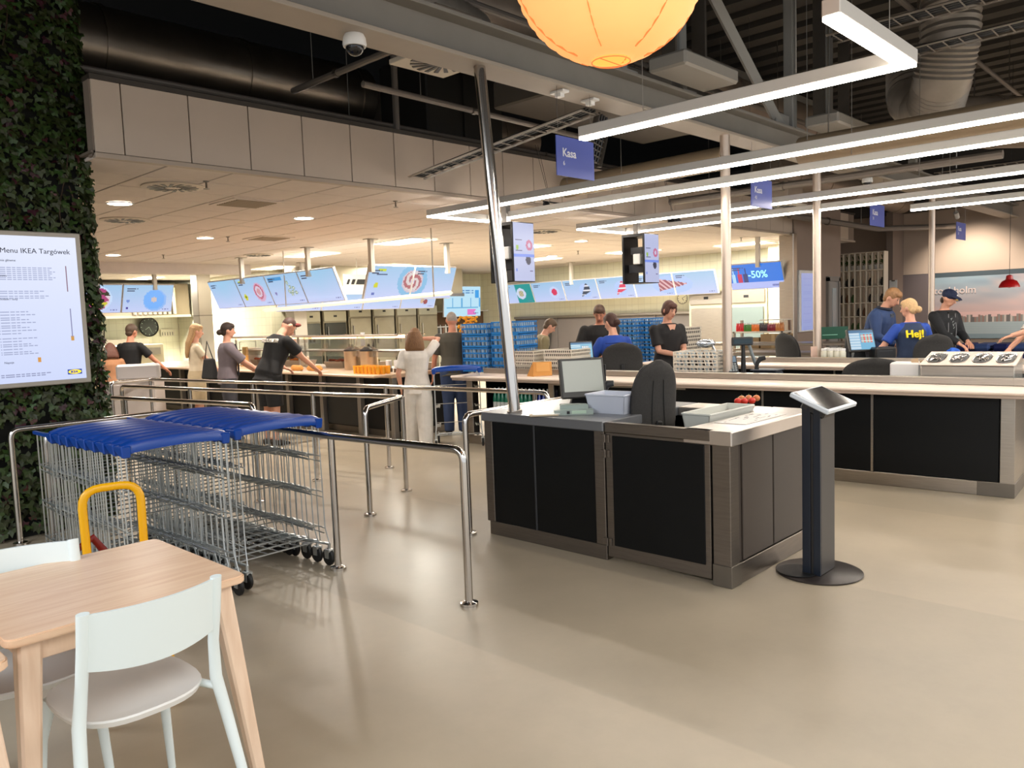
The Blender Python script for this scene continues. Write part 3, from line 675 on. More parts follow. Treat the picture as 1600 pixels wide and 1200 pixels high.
# keyboard-scale (pale green-grey device)
c = at(895, 647, HZ)
t = thing('weighing_scale', 'pale grey-green desktop device in front of the blank till monitor', 'scale', (c.x, c.y, HZ), fang)
obj('body', MB().prism([(-.13, -.05), (.14, -.05), (.14, .06), (.06, .12), (-.04, .12), (-.13, .04)], .0, .035).prism([(-.09, -.0), (.11, -.0), (.10, .07), (.05, .10), (-.03, .10), (-.08, .04)], .035, .065), M('device_mint', (150, 164, 158), .45), t)
obj('display', MB().box(-.01, .09, -.053, -.049, .008, .030), M('lcd_green', (176, 200, 180), .3), t); obj('button', MB().box(-.045, -.025, -.054, -.049, .008, .028), BLACK, t)
t = thing('document_tray', 'flat beige paper folder on the worktop left of the scale', 'folder', tuple(at(850, 650, HZ)), fang)
obj('cover', MB().box(-.10, .10, -.04, .05, .002, .012, bev=.002), M('kraft_beige', (190, 174, 150), .7), t); obj('sheet', MB().box(-.08, .11, -.03, .06, .012, .015), WHITE, t)
# hand scanner on a stand and blue-flagged pen display
c = at(945, 634, HZ)
t = thing('hand_scanner', 'black barcode scanner on a stand right of the blank till monitor', 'scanner', (c.x, c.y, HZ), fang)
obj('base', MB().lathe([(.06, 0), (.06, .012), (.02, .02)], n=18), BLACK, t)
obj('stem', MB().tube([(0, 0, .01), (-.01, .01, .10), (.01, 0, .14)], .009, 8), BLACK, t)
obj('head', MB().tube([(-.03, .0, .02), (-.015, 0, .09), (.01, 0, .15), (.03, 0, .165), (.07, -.01, .17)], [.015, .022, .03, .03, .022], 12), DARK, t)
obj('cable', MB().tube([(-.03, 0, .03), (-.08, .03, .01), (-.14, .05, .008)], .004, 6), BLACK, t)
t = thing('customer_display', 'thin black pole display with a bright blue tag, behind the scanner', 'display', tuple(at(948, 633, HZ)+V((.12, .1, 0))), fang)
obj('base', MB().box(-.05, .05, -.05, .05, 0, .015, bev=.003), BLACK, t); obj('pole', MB().tube([(0, 0, .01), (0, 0, .30)], .010, 8), BLACK, t)
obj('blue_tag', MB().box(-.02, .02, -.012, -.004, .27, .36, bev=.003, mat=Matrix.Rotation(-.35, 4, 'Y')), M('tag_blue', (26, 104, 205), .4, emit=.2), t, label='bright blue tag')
obj('arm', MB().tube([(0, 0, .2), (-.08, .02, .2)], .008, 6), BLACK, t)
# white crates
def crate(name, lab, c, rz, w, d_, h, mt, wall=.006, group=None):
    t = thing(name, lab, 'crate', c, rz, group)
    obj('tub', MB().hexa([V(q) for q in ((-w/2+.02, -d_/2+.02, 0), (w/2-.02, -d_/2+.02, 0), (w/2-.02, d_/2-.02, 0), (-w/2+.02, d_/2-.02, 0), (-w/2+.02, -d_/2+.02, .006), (w/2-.02, -d_/2+.02, .006), (w/2-.02, d_/2-.02, .006), (-w/2+.02, d_/2-.02, .006))])
        .hexa([V(q) for q in ((-w/2+.02, -d_/2+.02, 0), (w/2-.02, -d_/2+.02, 0), (w/2-.02, -d_/2+.02+wall, 0), (-w/2+.02, -d_/2+.02+wall, 0), (-w/2, -d_/2, h), (w/2, -d_/2, h), (w/2, -d_/2+wall, h), (-w/2, -d_/2+wall, h))])
        .hexa([V(q) for q in ((-w/2+.02, d_/2-.02-wall, 0), (w/2-.02, d_/2-.02-wall, 0), (w/2-.02, d_/2-.02, 0), (-w/2+.02, d_/2-.02, 0), (-w/2, d_/2-wall, h), (w/2, d_/2-wall, h), (w/2, d_/2, h), (-w/2, d_/2, h))])
        .hexa([V(q) for q in ((-w/2+.02, -d_/2+.02, 0), (-w/2+.02+wall, -d_/2+.02, 0), (-w/2+.02+wall, d_/2-.02, 0), (-w/2+.02, d_/2-.02, 0), (-w/2, -d_/2, h), (-w/2+wall, -d_/2, h), (-w/2+wall, d_/2, h), (-w/2, d_/2, h))])
        .hexa([V(q) for q in ((w/2-.02-wall, -d_/2+.02, 0), (w/2-.02, -d_/2+.02, 0), (w/2-.02, d_/2-.02, 0), (w/2-.02-wall, d_/2-.02, 0), (w/2-wall, -d_/2, h), (w/2, -d_/2, h), (w/2, d_/2, h), (w/2-wall, d_/2, h))]), mt, t)
    mb = MB()
    for a, b in (((-w/2, -d_/2), (w/2, -d_/2)), ((w/2, -d_/2), (w/2, d_/2)), ((w/2, d_/2), (-w/2, d_/2)), ((-w/2, d_/2), (-w/2, -d_/2))): mb.tube([(a[0], a[1], h), (b[0], b[1], h)], .007, 6)
    obj('rim', mb, mt, t)
    return t
MILK = M('milky_plastic', (206, 212, 226), .35, spec=.6)
crate('plastic_tub', 'white translucent plastic tub left of the empty near chair', (4.52, 3.30, HZ), math.radians(4), .25, .32, .13, MILK)
t2 = crate('plastic_tub', 'clear-walled white tub on the right arm of the near island', (4.72, 2.595, .80), 0, .60, .20, .15, M('clear_tub', (206, 208, 200), .3))
obj('sticker', MB().box(-.29, -.25, -.107, -.103, .05, .09), M('sticker_dark', (60, 66, 84), .5), t2); obj('divider', MB().box(-.02, -.012, -.08, .08, .01, .11), WHITE, t2)
# tub shelf inside island so things rest on something
panel(ISL, 'inner_shelf', 4.35, 4.97, 2.47, 2.72, .77, .80, STEELD)
panel(ISL, 'inner_shelf', 4.36, 4.9, 2.92, 3.12, .74, .775, STEELD)
# papers and tomatoes on right ledge
t = thing('price_list', 'printed sheets lying on the right ledge of the near island', 'paper', (4.62, 2.33, HZ))
obj('sheet', MB().box(-.26, .30, -.11, .10, .001, .003), M('paper_white', (232, 226, 222), .6), t)
mb = MB()
for k in range(26): x = RN.uniform(-.24, .24); y = RN.uniform(-.09, .08); mb.box(x, x+RN.uniform(.02, .06), y, y+.006, .0032, .0036)
obj('printing', mb, M('print_grey', (130, 126, 128), .7), t, kind='stuff')
TOM = M('tomato_red', (206, 38, 20), .25); TOMG = M('tomato_leaf', (86, 110, 50), .6)
ft = None
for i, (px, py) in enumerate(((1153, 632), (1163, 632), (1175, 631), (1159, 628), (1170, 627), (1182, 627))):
    p = at(px, py, HZ); lb = ['red tomato at the left end of the small row on the island ledge', 'red tomato second from the left in the small row', 'red tomato third from the left in the small row', 'tomato shape for the reflection behind the left gap of the row', 'tomato shape for the reflection in the back, behind the third one', 'rightmost tomato shape for the reflection at the back of the small group'][i]
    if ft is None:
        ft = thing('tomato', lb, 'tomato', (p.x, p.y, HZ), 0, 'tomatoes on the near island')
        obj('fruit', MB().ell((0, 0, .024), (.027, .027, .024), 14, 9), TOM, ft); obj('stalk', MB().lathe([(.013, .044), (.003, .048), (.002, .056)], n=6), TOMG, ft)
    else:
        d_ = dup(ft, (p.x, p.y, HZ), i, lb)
        if i >= 3: d_.children[0].data = d_.children[0].data.copy(); d_.children[0].data.materials[0] = M('tomato_reflection', (206, 120, 70), .3)  # back three are the row's reflection in acrylic, built as pale copies
# ---- swivel chairs
FAB = M('chair_black_fabric', (46, 44, 42), .75, noise=.15, scale=60, bump=.1)
FABD = M('chair_shell_navy', (12, 16, 26), .4)
def office_chair(lab, c, rz, seat=.62, back=1.22, w=.46, groove=False, n_=None):
    t = thing('swivel_chair', lab, 'chair', (c[0], c[1], 0), rz, 'high black swivel chairs at the tills')
    h = back-seat-.06; secs = []
    NS = 18
    for k in range(NS+1):
        u = k/NS; z = seat+.06+(h+.02)*u; wd_ = w/2*(.80+.20*min(1, u/.35))*(max(.02, 1-max(0, (u-.52)/.48)**2.8))**.5*(1 if u > .08 else .80+.2*u/.08)
        th_ = (.034+.024*math.sin(math.pi*min(1, u*1.1+.1)))*(1 if u < .9 else max(.25, 1-(u-.9)*7))
        secs.append((V((0, -.19-.055*u+.045*math.sin(math.pi*u), z)), max(.012, wd_), max(.008, th_)))
    obj('backrest', MB().tube([s_[0] for s_ in secs], [s_[1] for s_ in secs], 22, ry=[s_[2] for s_ in secs], side=(1, 0, 0)), FAB, t, sharp=60)
    obj('backrest_shell', MB().tube([s_[0]+V((0, .03, 0)) for s_ in secs[:-1]], [s_[1]*.93 for s_ in secs[:-1]], 22, ry=[s_[2]*.9 for s_ in secs[:-1]], side=(1, 0, 0)), FABD, t, sharp=60)
    if groove:
        for sx_ in (-.05, .05): obj('piping', MB().tube([s_[0]+V((sx_*(1.15-.35*i/13), -s_[2]-.001, 0)) for i, s_ in enumerate(secs[2:15])], .003, 5), BLACK, t)
    obj('spine', MB().box(-.025, .025, -.25, -.17, seat-.06, seat+.26, bev=.01), BLACK, t)
    obj('seat', MB().box(-w/2, w/2, -.2, .24, seat-.05, seat+.03, bev=.03), FAB, t)
    obj('gas_column', MB().tube([(0, 0, .08), (0, 0, seat-.04)], .028, 12), BLACK, t)
    mb = MB()
    for k in range(5):
        a = k*2*math.pi/5; obj('leg', MB().tube([(0, 0, .10), (.27*math.cos(a), .27*math.sin(a), .065)], [.025, .016], 8), BLACK, t)
        obj('castor', MB().ell((.27*math.cos(a), .27*math.sin(a), .028), (.028, .028, .028), 10, 7), BLACK, t)
    obj('foot_ring', MB().tube([(.2*math.cos(k*math.pi/10), .2*math.sin(k*math.pi/10), .28) for k in range(20)], .009, 6, closed=True), STEELD, t)
    return t
office_chair('empty high-backed black swivel chair inside the near till island', (4.70, 3.21), math.radians(-22), .60, 1.26, .37, True)
# ================================================================= KIOSK
KB = M('kiosk_graphite', (40, 38, 38), .4); KN = M('kiosk_navy', (14, 24, 38), .35)
t = thing('self_service_kiosk', 'slim black tablet stand with a round base beside the near island', 'kiosk', (4.65, 1.90, 0))
obj('base_plate', MB().lathe([(.245, 0), (.25, .004), (.25, .009), (.243, .012)], n=48), M('kiosk_base', (52, 46, 44), .3, .3), t)
obj('base_ring', MB().lathe([(.10, .012), (.12, .016), (.12, .02), (.09, .02)], (-.10, .09, 0), 24), BLACK, t)
obj('column', MB().box(-.10, .105, -.055, .055, .012, 1.04, bev=.004), KB, t)
obj('column_trim', MB().box(-.112, -.10, -.055, -.012, .012, 1.02, bev=.002).box(-.112, -.10, .006, .055, .012, 1.02, bev=.002), KN, t)
cs = [V((4.42, 1.745, 1.022)), V((4.865, 1.75, 1.022)), V((4.865, 1.97, 1.118)), V((4.42, 1.965, 1.118))]
M4 = fr(cs[0], cs[1]-cs[0], cs[3]-cs[0]); w_ = .445; h_ = .243
wobj('tablet_shell', MB().box(0, w_, 0, h_, -.030, 0, bev=.006, mat=M4), M('tablet_white', (206, 214, 222), .35), t, label='white tablet casing')
wobj('tablet_screen', MB().box(.016, w_-.016, .014, h_-.014, 0, .0015, mat=M4), M('tablet_glass', (8, 10, 14), .06, spec=.3), t)
wobj('tablet_mount', MB().box(.12, .30, .05, .2, -.10, -.03, bev=.01, mat=M4), KB, t)
# ================================================================= LONG TILL COUNTERS
GLED = M('ledge_edge', (178, 160, 146), .4)
def till_counter(lab, o, rz, L_, panels, first_open, bins=True, h=.885, back=.95):
    """local x runs along the counter away from the camera's right, local -y is its back"""
    t = thing('till_counter', lab, 'counter', (o[0], o[1], 0), rz)
    obj('plinth', MB().box(0, L_, -.66, -.005, 0, .115, bev=.004), STEEL, t)
    obj('plinth_end', MB().box(-.006, .26, -.66, .0, 0, .118, bev=.003), STEELD, t)
    obj('end_stile', MB().box(0, .10, -.64, 0, .115, h-.06, bev=.003), STEEL, t)
    obj('carcass', MB().box(.10, first_open, -.64, -.03, .115, h-.06), BLACKP, t)
    x = .11
    for wd_ in panels:
        obj('front_panel', MB().box(x, x+wd_-.02, -.03, -.006, .12, h-.065, bev=.002), BLACKP, t)
        obj('divider', MB().box(x+wd_-.02, x+wd_+.0, -.03, .0, .115, h-.06), STEEL, t); x += wd_
    obj('ledge', MB().box(-.2, L_+.12, -.30, .17, h-.035, h, bev=.012), LEDGE, t)
    obj('ledge_edge', MB().box(-.2, L_+.10, .12, .16, h-.06, h-.036, bev=.004), GLED, t)
    obj('steel_upstand', MB().box(-.2, L_-.05, -.36, -.28, h, back, bev=.006), STEEL, t)
    obj('worktop', MB().box(-.2, L_-.05, -.84, -.34, h-.06, h+.0, bev=.004), M('worktop_steel'), t)
    obj('rear_upstand', MB().box(-.2, L_-.05, -.86, -.83, h-.06, h+.015, bev=.004), STEEL, t)
    return t
a2 = math.atan2(7.4-1.40, 6.93-7.30)
K2 = till_counter('long till counter with black panels and a pale ledge, nearer of the two', (7.30, 1.40), a2, 6.0, [.98, 1.0, 1.0, 1.05], 4.55)
K2M = rootmat(K2)
def k2(x, y, z=.885): return K2M @ V((x, y, z))
obj('leg', MB().box(4.6, 4.68, -.08, 0, .115, .83, bev=.004), STEEL, K2); obj('leg', MB().box(5.9, 6.0, -.12, 0, .115, .83, bev=.004), STEEL, K2)
obj('back_panel', MB().box(4.55, 6.0, -.64, -.60, .115, .83), BLACKP, K2); obj('shelf', MB().box(4.55, 6.0, -.62, -.04, .40, .42), STEELD, K2)
obj('side_panel', MB().box(5.66, 5.68, -.60, -.02, .12, .83), BLACKP, K2)
obj('under_rail', MB().box(2.9, 4.6, -.02, .005, .79, .82), STEEL, K2)
# bottles on the open shelf
BOT = {'green': M('bottle_green', (24, 120, 92), .15, spec=.8), 'blue': M('bottle_blue', (18, 44, 140), .15, spec=.8), 'clear': M('bottle_clear', (176, 200, 196), .12, spec=.8)}
def bottle(lab, loc, mt, cap, h=.19, r=.028, group=None):
    t = thing('drink_bottle', lab, 'bottle', tuple(loc), 0, group)
    obj('body', MB().lathe([(r*.9, 0), (r, .008), (r, h*.55), (r*.8, h*.68), (r*.42, h*.80), (r*.36, h*.93)], n=12), mt, t)
    obj('cap', MB().lathe([(r*.42, h*.93), (r*.42, h), (r*.3, h)], n=10), cap, t)
    obj('label_band', MB().lathe([(r*1.02, h*.18), (r*1.02, h*.42)], n=12, cap=False), M('bottle_label', (210, 216, 214), .5), t)
    return t
protos = {}
for row in range(2):
    for lvl, z in ((0, .42), ):
        for i in range(20):
            x = 5.60-i*.062-(0 if i < 10 else .03); col = 'green' if i < 10 else ('blue' if i < 18 else 'clear'); g = col+' bottles on the open shelf of the long till counter'
            lb = '%s %s bottle from the left on the open counter shelf, %s row' % (nth(i if i < 10 else (i-10 if i < 18 else i-18)), col, 'front' if row == 0 else 'back')
            p = k2(x, -.10-row*.08, z)
            if col not in protos: protos[col] = bottle(lb, p, BOT[col], WHITE, .30, .029, g)
            else: dup(protos[col], p, 0, lb, g)
# ---- things on counter 2 (placed through the pixel they stand at)
KZ = .885
def on2(px, yloc, z=KZ):
    # point on the counter at local depth yloc seen in pixel column px
    best = None
    for k in range(0, 640):
        x = -.2+k*.01; p = k2(x, yloc, z); v = p-V((0, 0, CH)); q = 800+FPX*v.dot(RT)/v.dot(FW)
        if best is None or abs(q-px) < best[0]: best = (abs(q-px), p)
    return best[1]
# plastic dish racks
RB_ = M('rack_blue', (22, 116, 188), .45); RW_ = M('rack_white', (226, 216, 200), .5); SPK = M('glassware', (200, 214, 222), .1, spec=.9)
def rack_proto(name, lab, mt, w, d_, h, cups, loc, rz, group, lattice=9):
    t = thing(name, lab, 'dish rack', loc, rz, group)
    mb = MB()
    for (x0, x1, y0, y1) in ((-w/2, w/2, -d_/2, -d_/2+.012), (-w/2, w/2, d_/2-.012, d_/2), (-w/2, -w/2+.012, -d_/2, d_/2), (w/2-.012, w/2, -d_/2, d_/2)):
        mb.box(x0, x1, y0, y1, 0, h*.18).box(x0, x1, y0, y1, h*.48, h*.62).box(x0, x1, y0, y1, h*.88, h*.98)
    mb.box(-w/2, w/2, -d_/2, d_/2, 0, .008)
    obj('tray', mb, mt, t)
    mb = MB()
    for k in range(lattice+1):
        x = -w/2+w*k/lattice; y = -d_/2+d_*k/lattice
        for yy in (-d_/2+.004, d_/2-.004): mb.tube([(x, yy, 0), (min(w/2, x+w/lattice*.5), yy, h*.95)], .005, 4)
        for xx in (-w/2+.004, w/2-.004): mb.tube([(xx, y, 0), (xx, min(d_/2, y+d_/lattice*.5), h*.95)], .005, 4)
    obj('lattice', mb, mt, t, kind='stuff')
    ins = .10 if cups else .012
    obj('basket_core', MB().box(-w/2+ins, w/2-ins, -d_/2+ins, d_/2-ins, .01, h*.86), M('core_blue', (10, 58, 104), .6) if mt is RB_ else M('core_grey', (104, 98, 90), .7, noise=.4, scale=60), t)
    if cups:
        mb = MB()
        for i in range(6):
            for j in range(6):
                if i in (0, 5) or j in (0, 5): mb.lathe([(.022, .012), (.028, h*.9), (.026, h*.9)], (-w/2+.045+i*(w-.09)/5, -d_/2+.045+j*(d_-.09)/5, 0), 8)
        obj('glasses', mb, SPK, t, kind='stuff')
    return t
def rack_stack(name, labf, mt, w, d_, h, cups, x, y, z0, n, rz, group, lattice=9):
    pr = None
    for k in range(n):
        lb = labf(k)
        if pr is None: pr = rack_proto(name, lb, mt, w, d_, h, cups, (x, y, z0), rz, group, lattice)
        else: dup(pr, (x, y, z0+k*h), rz, lb)
ORD = ['lowest', 'second from the bottom', 'third from the bottom', 'fourth from the bottom', 'fifth from the bottom', 'sixth from the bottom', 'seventh from the bottom', 'eighth from the bottom']
def ordn(k, n): return 'topmost' if k == n-1 else ORD[k]
pz = on2(757, -.60)
rack_stack('dish_rack', lambda k: 'blue dish rack, %s of the stack left of the leaning pole' % ordn(k, 4), RB_, .46, .40, .162, True, pz.x, pz.y, KZ, 4, a2, 'blue dish racks beside the leaning pole')
pz = on2(806, -.62)
rack_stack('dish_rack', lambda k: 'blue dish rack, %s of the stack right of the leaning pole' % ordn(k, 4), RB_, .46, .40, .166, True, pz.x, pz.y, KZ, 4, a2, 'blue dish racks beside the leaning pole')
pz = on2(830, -.55)
rack_stack('dish_rack', lambda k: 'white dish rack, %s of the left white stack behind the card holder' % ordn(k, 3), RW_, .40, .40, .095, False, pz.x, pz.y, KZ, 3, a2, 'white dish racks on the long counter', 14)
pz = on2(887, -.60)
rack_stack('dish_rack', lambda k: 'white dish rack, %s of the right white stack behind the blank monitor' % ordn(k, 3), RW_, .42, .42, .10, False, pz.x, pz.y, KZ, 3, a2, 'white dish racks on the long counter', 14)
# brown card holder on the ledge
pz = on2(846, -.08)
t = thing('leaflet_holder', 'small brown kraft-card leaflet holder on the pale ledge', 'leaflet holder', tuple(pz), math.radians(-42))
KR = M('kraft_card', (206, 146, 74), .7)
obj('front', MB().box(-.10, .13, -.03, -.02, .0, .17, bev=.004, mat=Matrix.Rotation(-.12, 4, 'X')), KR, t); obj('window', MB().box(-.06, .10, -.036, -.03, .05, .155, bev=.003, mat=Matrix.Rotation(-.12, 4, 'X')), M('kraft_card_light', (218, 160, 88), .7), t)
obj('side', MB().hexa([V(q) for q in ((-.10, -.03, 0), (-.09, -.03, 0), (-.15, .10, 0), (-.16, .10, 0), (-.10, -.045, .15), (-.09, -.045, .15), (-.10, -.03, .15), (-.11, -.03, .15))]), KR, t)
# screens and laptop-like monitor for the first cashier
def ui(u, v):
    if v > .9: return (70, 120, 160)
    if .5 < u < .86 and .22 < v < .78: return (222, 232, 236) if (u-.5) % .1 > .02 and (v-.2) % .14 > .03 else (120, 150, 170)
    if u < .45: return (196, 222, 232) if (v*8) % 1 > .3 else (110, 168, 200)
    return (120, 186, 216)
def ui2(u, v):
    if v > .86: return (60, 110, 150)
    if .48 < u < .94 and .35 < v < .8: return ((214, 92, 84) if int(u*14) % 2 == 0 else (150, 190, 180)) if (v*9) % 1 > .3 else (216, 226, 232)
    if u < .42: return (190, 214, 230) if (v*7) % 1 > .35 else (120, 170, 205)
    return (96, 170, 208)
pz = on2(910, -.78)
till_monitor('till_monitor', 'lit blue till monitor tilted left of the seated cashier in blue', (pz.x, pz.y, KZ), fang+math.radians(8), .30, .235, math.radians(18), .27, ui)
# cup rack tower
pz = on2(1099, -.66)
rack_stack('cup_rack', lambda k: 'cream wire rack of cups, %s of the pile beside the card terminal' % ordn(k, 3), RW_, .52, .40, .085, True, pz.x, pz.y, KZ+.02, 3, a2, 'cup racks on the long counter', 12)
t = thing('wicker_tray', 'low tan tray under the front of the cup racks', 'tray', tuple(on2(1092, -.66)), a2)
obj('tray', MB().box(-.28, .28, -.22, .22, 0, .012, bev=.005), M('tan_tray', (196, 160, 104), .7), t); obj('rim', MB().tube([(-.28, -.22, .012), (.28, -.22, .012), (.28, .22, .012), (-.28, .22, .012)], .005, 6, closed=True), M('tan_tray'), t)
# card terminal and pole display
pz = on2(1150, -.60)
t = thing('card_terminal', 'black card payment terminal beside the cup racks', 'card terminal', tuple(pz), fang+.1)
obj('base', MB().box(-.11, .10, -.10, .12, 0, .03, bev=.008), BLACK, t)
T_ = Matrix.Translation((-.045, -.02, .10)) @ Matrix.Rotation(-.45, 4, 'X')
obj('keypad_body', MB().box(-.06, .06, -.025, .02, -.08, .13, bev=.01, mat=T_), DARK, t); obj('display', MB().box(-.045, .045, -.029, -.024, .05, .115, mat=T_), M('terminal_lcd', (96, 120, 140), .3, emit=.1), t)
mb = MB()
for i in range(3):
    for j in range(4): mb.box(-.042+i*.03, -.02+i*.03, -.031, -.024, .02-j*.024, .036-j*.024, mat=T_)
obj('keys', mb, M('key_grey', (150, 158, 160), .5), t, kind='stuff')
t = thing('pole_display', 'black receipt display on a post above the card terminal', 'display', tuple(on2(1162, -.62)), fang)
obj('post', MB().tube([(0, 0, 0), (0, 0, .36)], [.03, .018], 12), BLACK, t); obj('head', MB().box(-.13, .10, -.03, .03, .33, .42, bev=.01), DARK, t); obj('lcd', MB().box(-.11, .08, -.034, -.029, .35, .40), M('lcd_dark', (30, 50, 60), .2), t)
obj('arm', MB().tube([(.06, 0, .34), (.13, 0, .12)], .018, 8), M('arm_grey', (120, 130, 134), .4, .4), t); obj('foot', MB().box(-.05, .10, -.06, .06, 0, .015, bev=.004), BLACK, t)
t = thing('hand_scanner', 'black barcode scanner in its cradle right of the pole display', 'scanner', tuple(on2(1183, -.58)), fang)
obj('cradle', MB().lathe([(.05, 0), (.05, .015), (.018, .02), (.018, .10)], n=14), BLACK, t); obj('gun', MB().tube([(-.02, 0, .06), (0, 0, .15), (.03, 0, .19), (.08, 0, .20)], [.016, .022, .028, .022], 10), BLACK, t)
t = thing('black_tray', 'flat dark tray on the worktop right of the scanner', 'tray', tuple(on2(1199, -.6)), a2)
obj('body', MB().box(-.13, .13, -.11, .11, 0, .07, bev=.02), M('tray_navy', (34, 42, 54), .5), t); obj('lid', MB().box(-.14, .14, -.12, .12, .07, .085, bev=.006), M('tray_navy'), t)
# grooming-lamp like silver arm
pz = on2(1100, -.9)
t = thing('juice_press', 'silver-headed black countertop machine behind the cup racks', 'machine', tuple(pz), fang)
obj('body', MB().hexa([V(q) for q in ((-.16, -.1, 0), (.10, -.1, 0), (.10, .1, 0), (-.16, .1, 0), (-.06, -.06, .26), (.06, -.06, .26), (.06, .06, .26), (-.06, .06, .26))], .02), BLACK, t)
obj('head', MB().ell((.02, -.02, .34), (.11, .07, .05), 16, 9), M('silver_head', (190, 196, 204), .2, .8), t); obj('handle', MB().tube([(.08, -.05, .33), (.17, -.07, .12)], .012, 8), M('silver_head'), t)
# steel cutlery bin with four oval wells
pz0 = on2(1447, -.62); pz1 = on2(1592, -.62)
dirv = (pz1-pz0); LW = dirv.length
t = thing('cutlery_station', 'brushed steel cutlery bin with four oval wells at the right of the long counter', 'cutlery bin', tuple((pz0+pz1)/2), a2)
W_ = LW/2
obj('casing', MB().hexa([V(q) for q in ((-W_, -.22, 0), (W_, -.22, 0), (W_, .22, 0), (-W_, .22, 0), (-W_, -.22, .24), (W_, -.22, .24), (W_, .22, .155), (-W_, .22, .155))], .006), STEEL, t)
obj('side_glass', MB().box(-W_-.012, -W_-.004, -.2, .34, -.0, .17), M('acrylic_sheet', (224, 232, 230), .08, trans=.8, alpha=.35), t)
SL = Matrix.Translation((0, 0, .1985)) @ Matrix.Rotation(math.atan2(-.085, .44), 4, 'X')
obj('rim_plate', MB().box(-W_-.01, W_+.01, -.235, .235, -.0, .012, bev=.004, mat=SL), M('pale_rim', (206, 192, 180), .35, .3), t)
for k in range(4):
    cx = -W_+(k+.5)*2*W_/4; rx = 2*W_/8*.80; mb = MB()
    def ringp(sx, sy, z): return [SL @ V((cx+sx*math.copysign(abs(math.cos(a))**.7, math.cos(a)), sy*math.copysign(abs(math.sin(a))**.7, math.sin(a)), z)) for a in [2*math.pi*i/24 for i in range(24)]]
    r0 = [mb.bm.verts.new(q) for q in ringp(rx, .175, .016)]; r1 = [mb.bm.verts.new(q) for q in ringp(rx*.94, .165, .014)]; r2 = [mb.bm.verts.new(q) for q in ringp(rx*.90, .158, .0135)]
    mb.bridge(r0, r1); mb.bridge(r1, r2)
    w = obj('well_rim', mb, CHROME, t)
    mb = MB(); r0 = [mb.bm.verts.new(q) for q in ringp(rx*.9, .158, .013)]; mb.bm.faces.new(r0); obj('well', mb, BLACK, w)
    mb = MB()
    for j in range(16):
        a = RN.uniform(-.5, .5); x0 = cx+RN.uniform(-.5, .5)*rx; y0 = RN.uniform(-.09, .09); l_ = .05
        mb.tube([SL @ V((x0-l_*math.sin(a), y0-l_*math.cos(a), .016)), SL @ V((x0+l_*math.sin(a), y0+l_*math.cos(a), .022))], [.004, .009], 5, ry=[.002, .003])
    obj('cutlery', mb, CHROME, w, kind='stuff')
for k, (px, lb) in enumerate(((1437, 'left'), (1444, 'middle'), (1452, 'right'))):
    p = on2(px, -.55-.05*k); t = thing('paper_sleeve', 'folded tan paper sleeve at the left end of the cutlery bin, the %s one' % lb, 'paper sleeve', tuple(p), a2+.4*k)
    obj('sleeve', MB().box(-.03, .03, -.006, .006, 0, .21-.02*k, bev=.002, mat=Matrix.Rotation(.22-.15*k, 4, 'Y')), M('tan_paper', (196, 168, 136), .8), t); obj('fold', MB().box(-.028, .028, -.010, -.006, .10, .14, mat=Matrix.Rotation(.22-.15*k, 4, 'Y')), M('tan_paper2', (176, 146, 114), .8), t)
pz = on2(1417, -.62)
t = thing('napkin_box', 'white napkin pack with a clear cover between the front chair and the cutlery bin', 'napkins', tuple(pz), a2)
obj('pack', MB().box(-.13, .13, -.10, .10, .01, .17, bev=.015), M('paper_white2', (226, 222, 220), .6), t); obj('base', MB().box(-.16, .16, -.13, .13, 0, .012, bev=.004), M('acrylic_green', (150, 176, 160), .2), t)
# chairs for the cashiers at counter 2
c2b = office_chair('high black swivel chair of the seated cashier in blue, at the long counter', tuple(on2(972, -1.12))[:2], math.radians(-52), .72, 1.22, .50)
q = atd(1362, 590, 8.0); office_chair('empty black swivel chair left of the napkin pack', tuple(on2(1362, -1.12))[:2], math.radians(-65), .60, 1.05, .60)
# ================================================================= SECOND LONG COUNTER
a3 = math.atan2(6.3, -.32)
K3 = till_counter('long till counter behind the nearer one, with its own pale ledge', (9.62, .6), a3, 5.6, [.98, 1.0, 1.0, 1.0, 1.0], 5.2, h=.90, back=.96)
K3M = rootmat(K3)
def on3(px, yloc, z=.90):
    best = None
    for k in range(0, 600):
        x = -.2+k*.01; p = K3M @ V((x, yloc, z)); v = p-V((0, 0, CH)); q_ = 800+FPX*v.dot(RT)/v.dot(FW)
        if best is None or abs(q_-px) < best[0]: best = (abs(q_-px), p)
    return best[1]
office_chair('empty black swivel chair in front of the brown wall, left of the steel pole', tuple(on3(1247, -1.35))[:2], math.radians(-120), .62, 1.22, .52)
office_chair('black swivel chair of the seated cashier whose back reads Hej!', tuple(on3(1446, -1.15))[:2], math.radians(-45), .64, 1.19, .50)
pz = on3(1346, -.6)
till_monitor('till_monitor', 'lit till monitor with a red and blue page facing the cashier in the Hej! vest', (pz.x, pz.y, .90), fang+math.radians(4), .34, .29, math.radians(20), .26, ui2)
t = thing('receipt_printer', 'black receipt printer beside the lit till monitor of the far counter', 'printer', tuple(on3(1378, -.68)), fang)
obj('body', MB().box(-.13, .13, -.1, .1, 0, .17, bev=.02), BLACK, t); obj('slot', MB().box(-.08, .08, -.104, -.098, .12, .13), DARK, t)
t = thing('pepper_mill', 'tall black bottle-shaped holder left of the far till monitor', 'holder', tuple(on3(1324, -.55)), 0)
obj('body', MB().lathe([(.045, 0), (.045, .12), (.03, .2), (.032, .30), (.02, .32)], n=14), BLACK, t); obj('top', MB().ell((0, 0, .33), .022, 10, 7), DARK, t)
pz = on3(1300, -.5)
jar = None
JG = M('jar_glass', (206, 204, 186), .15, spec=.8); JY = M('jar_yellow', (222, 178, 70), .5)
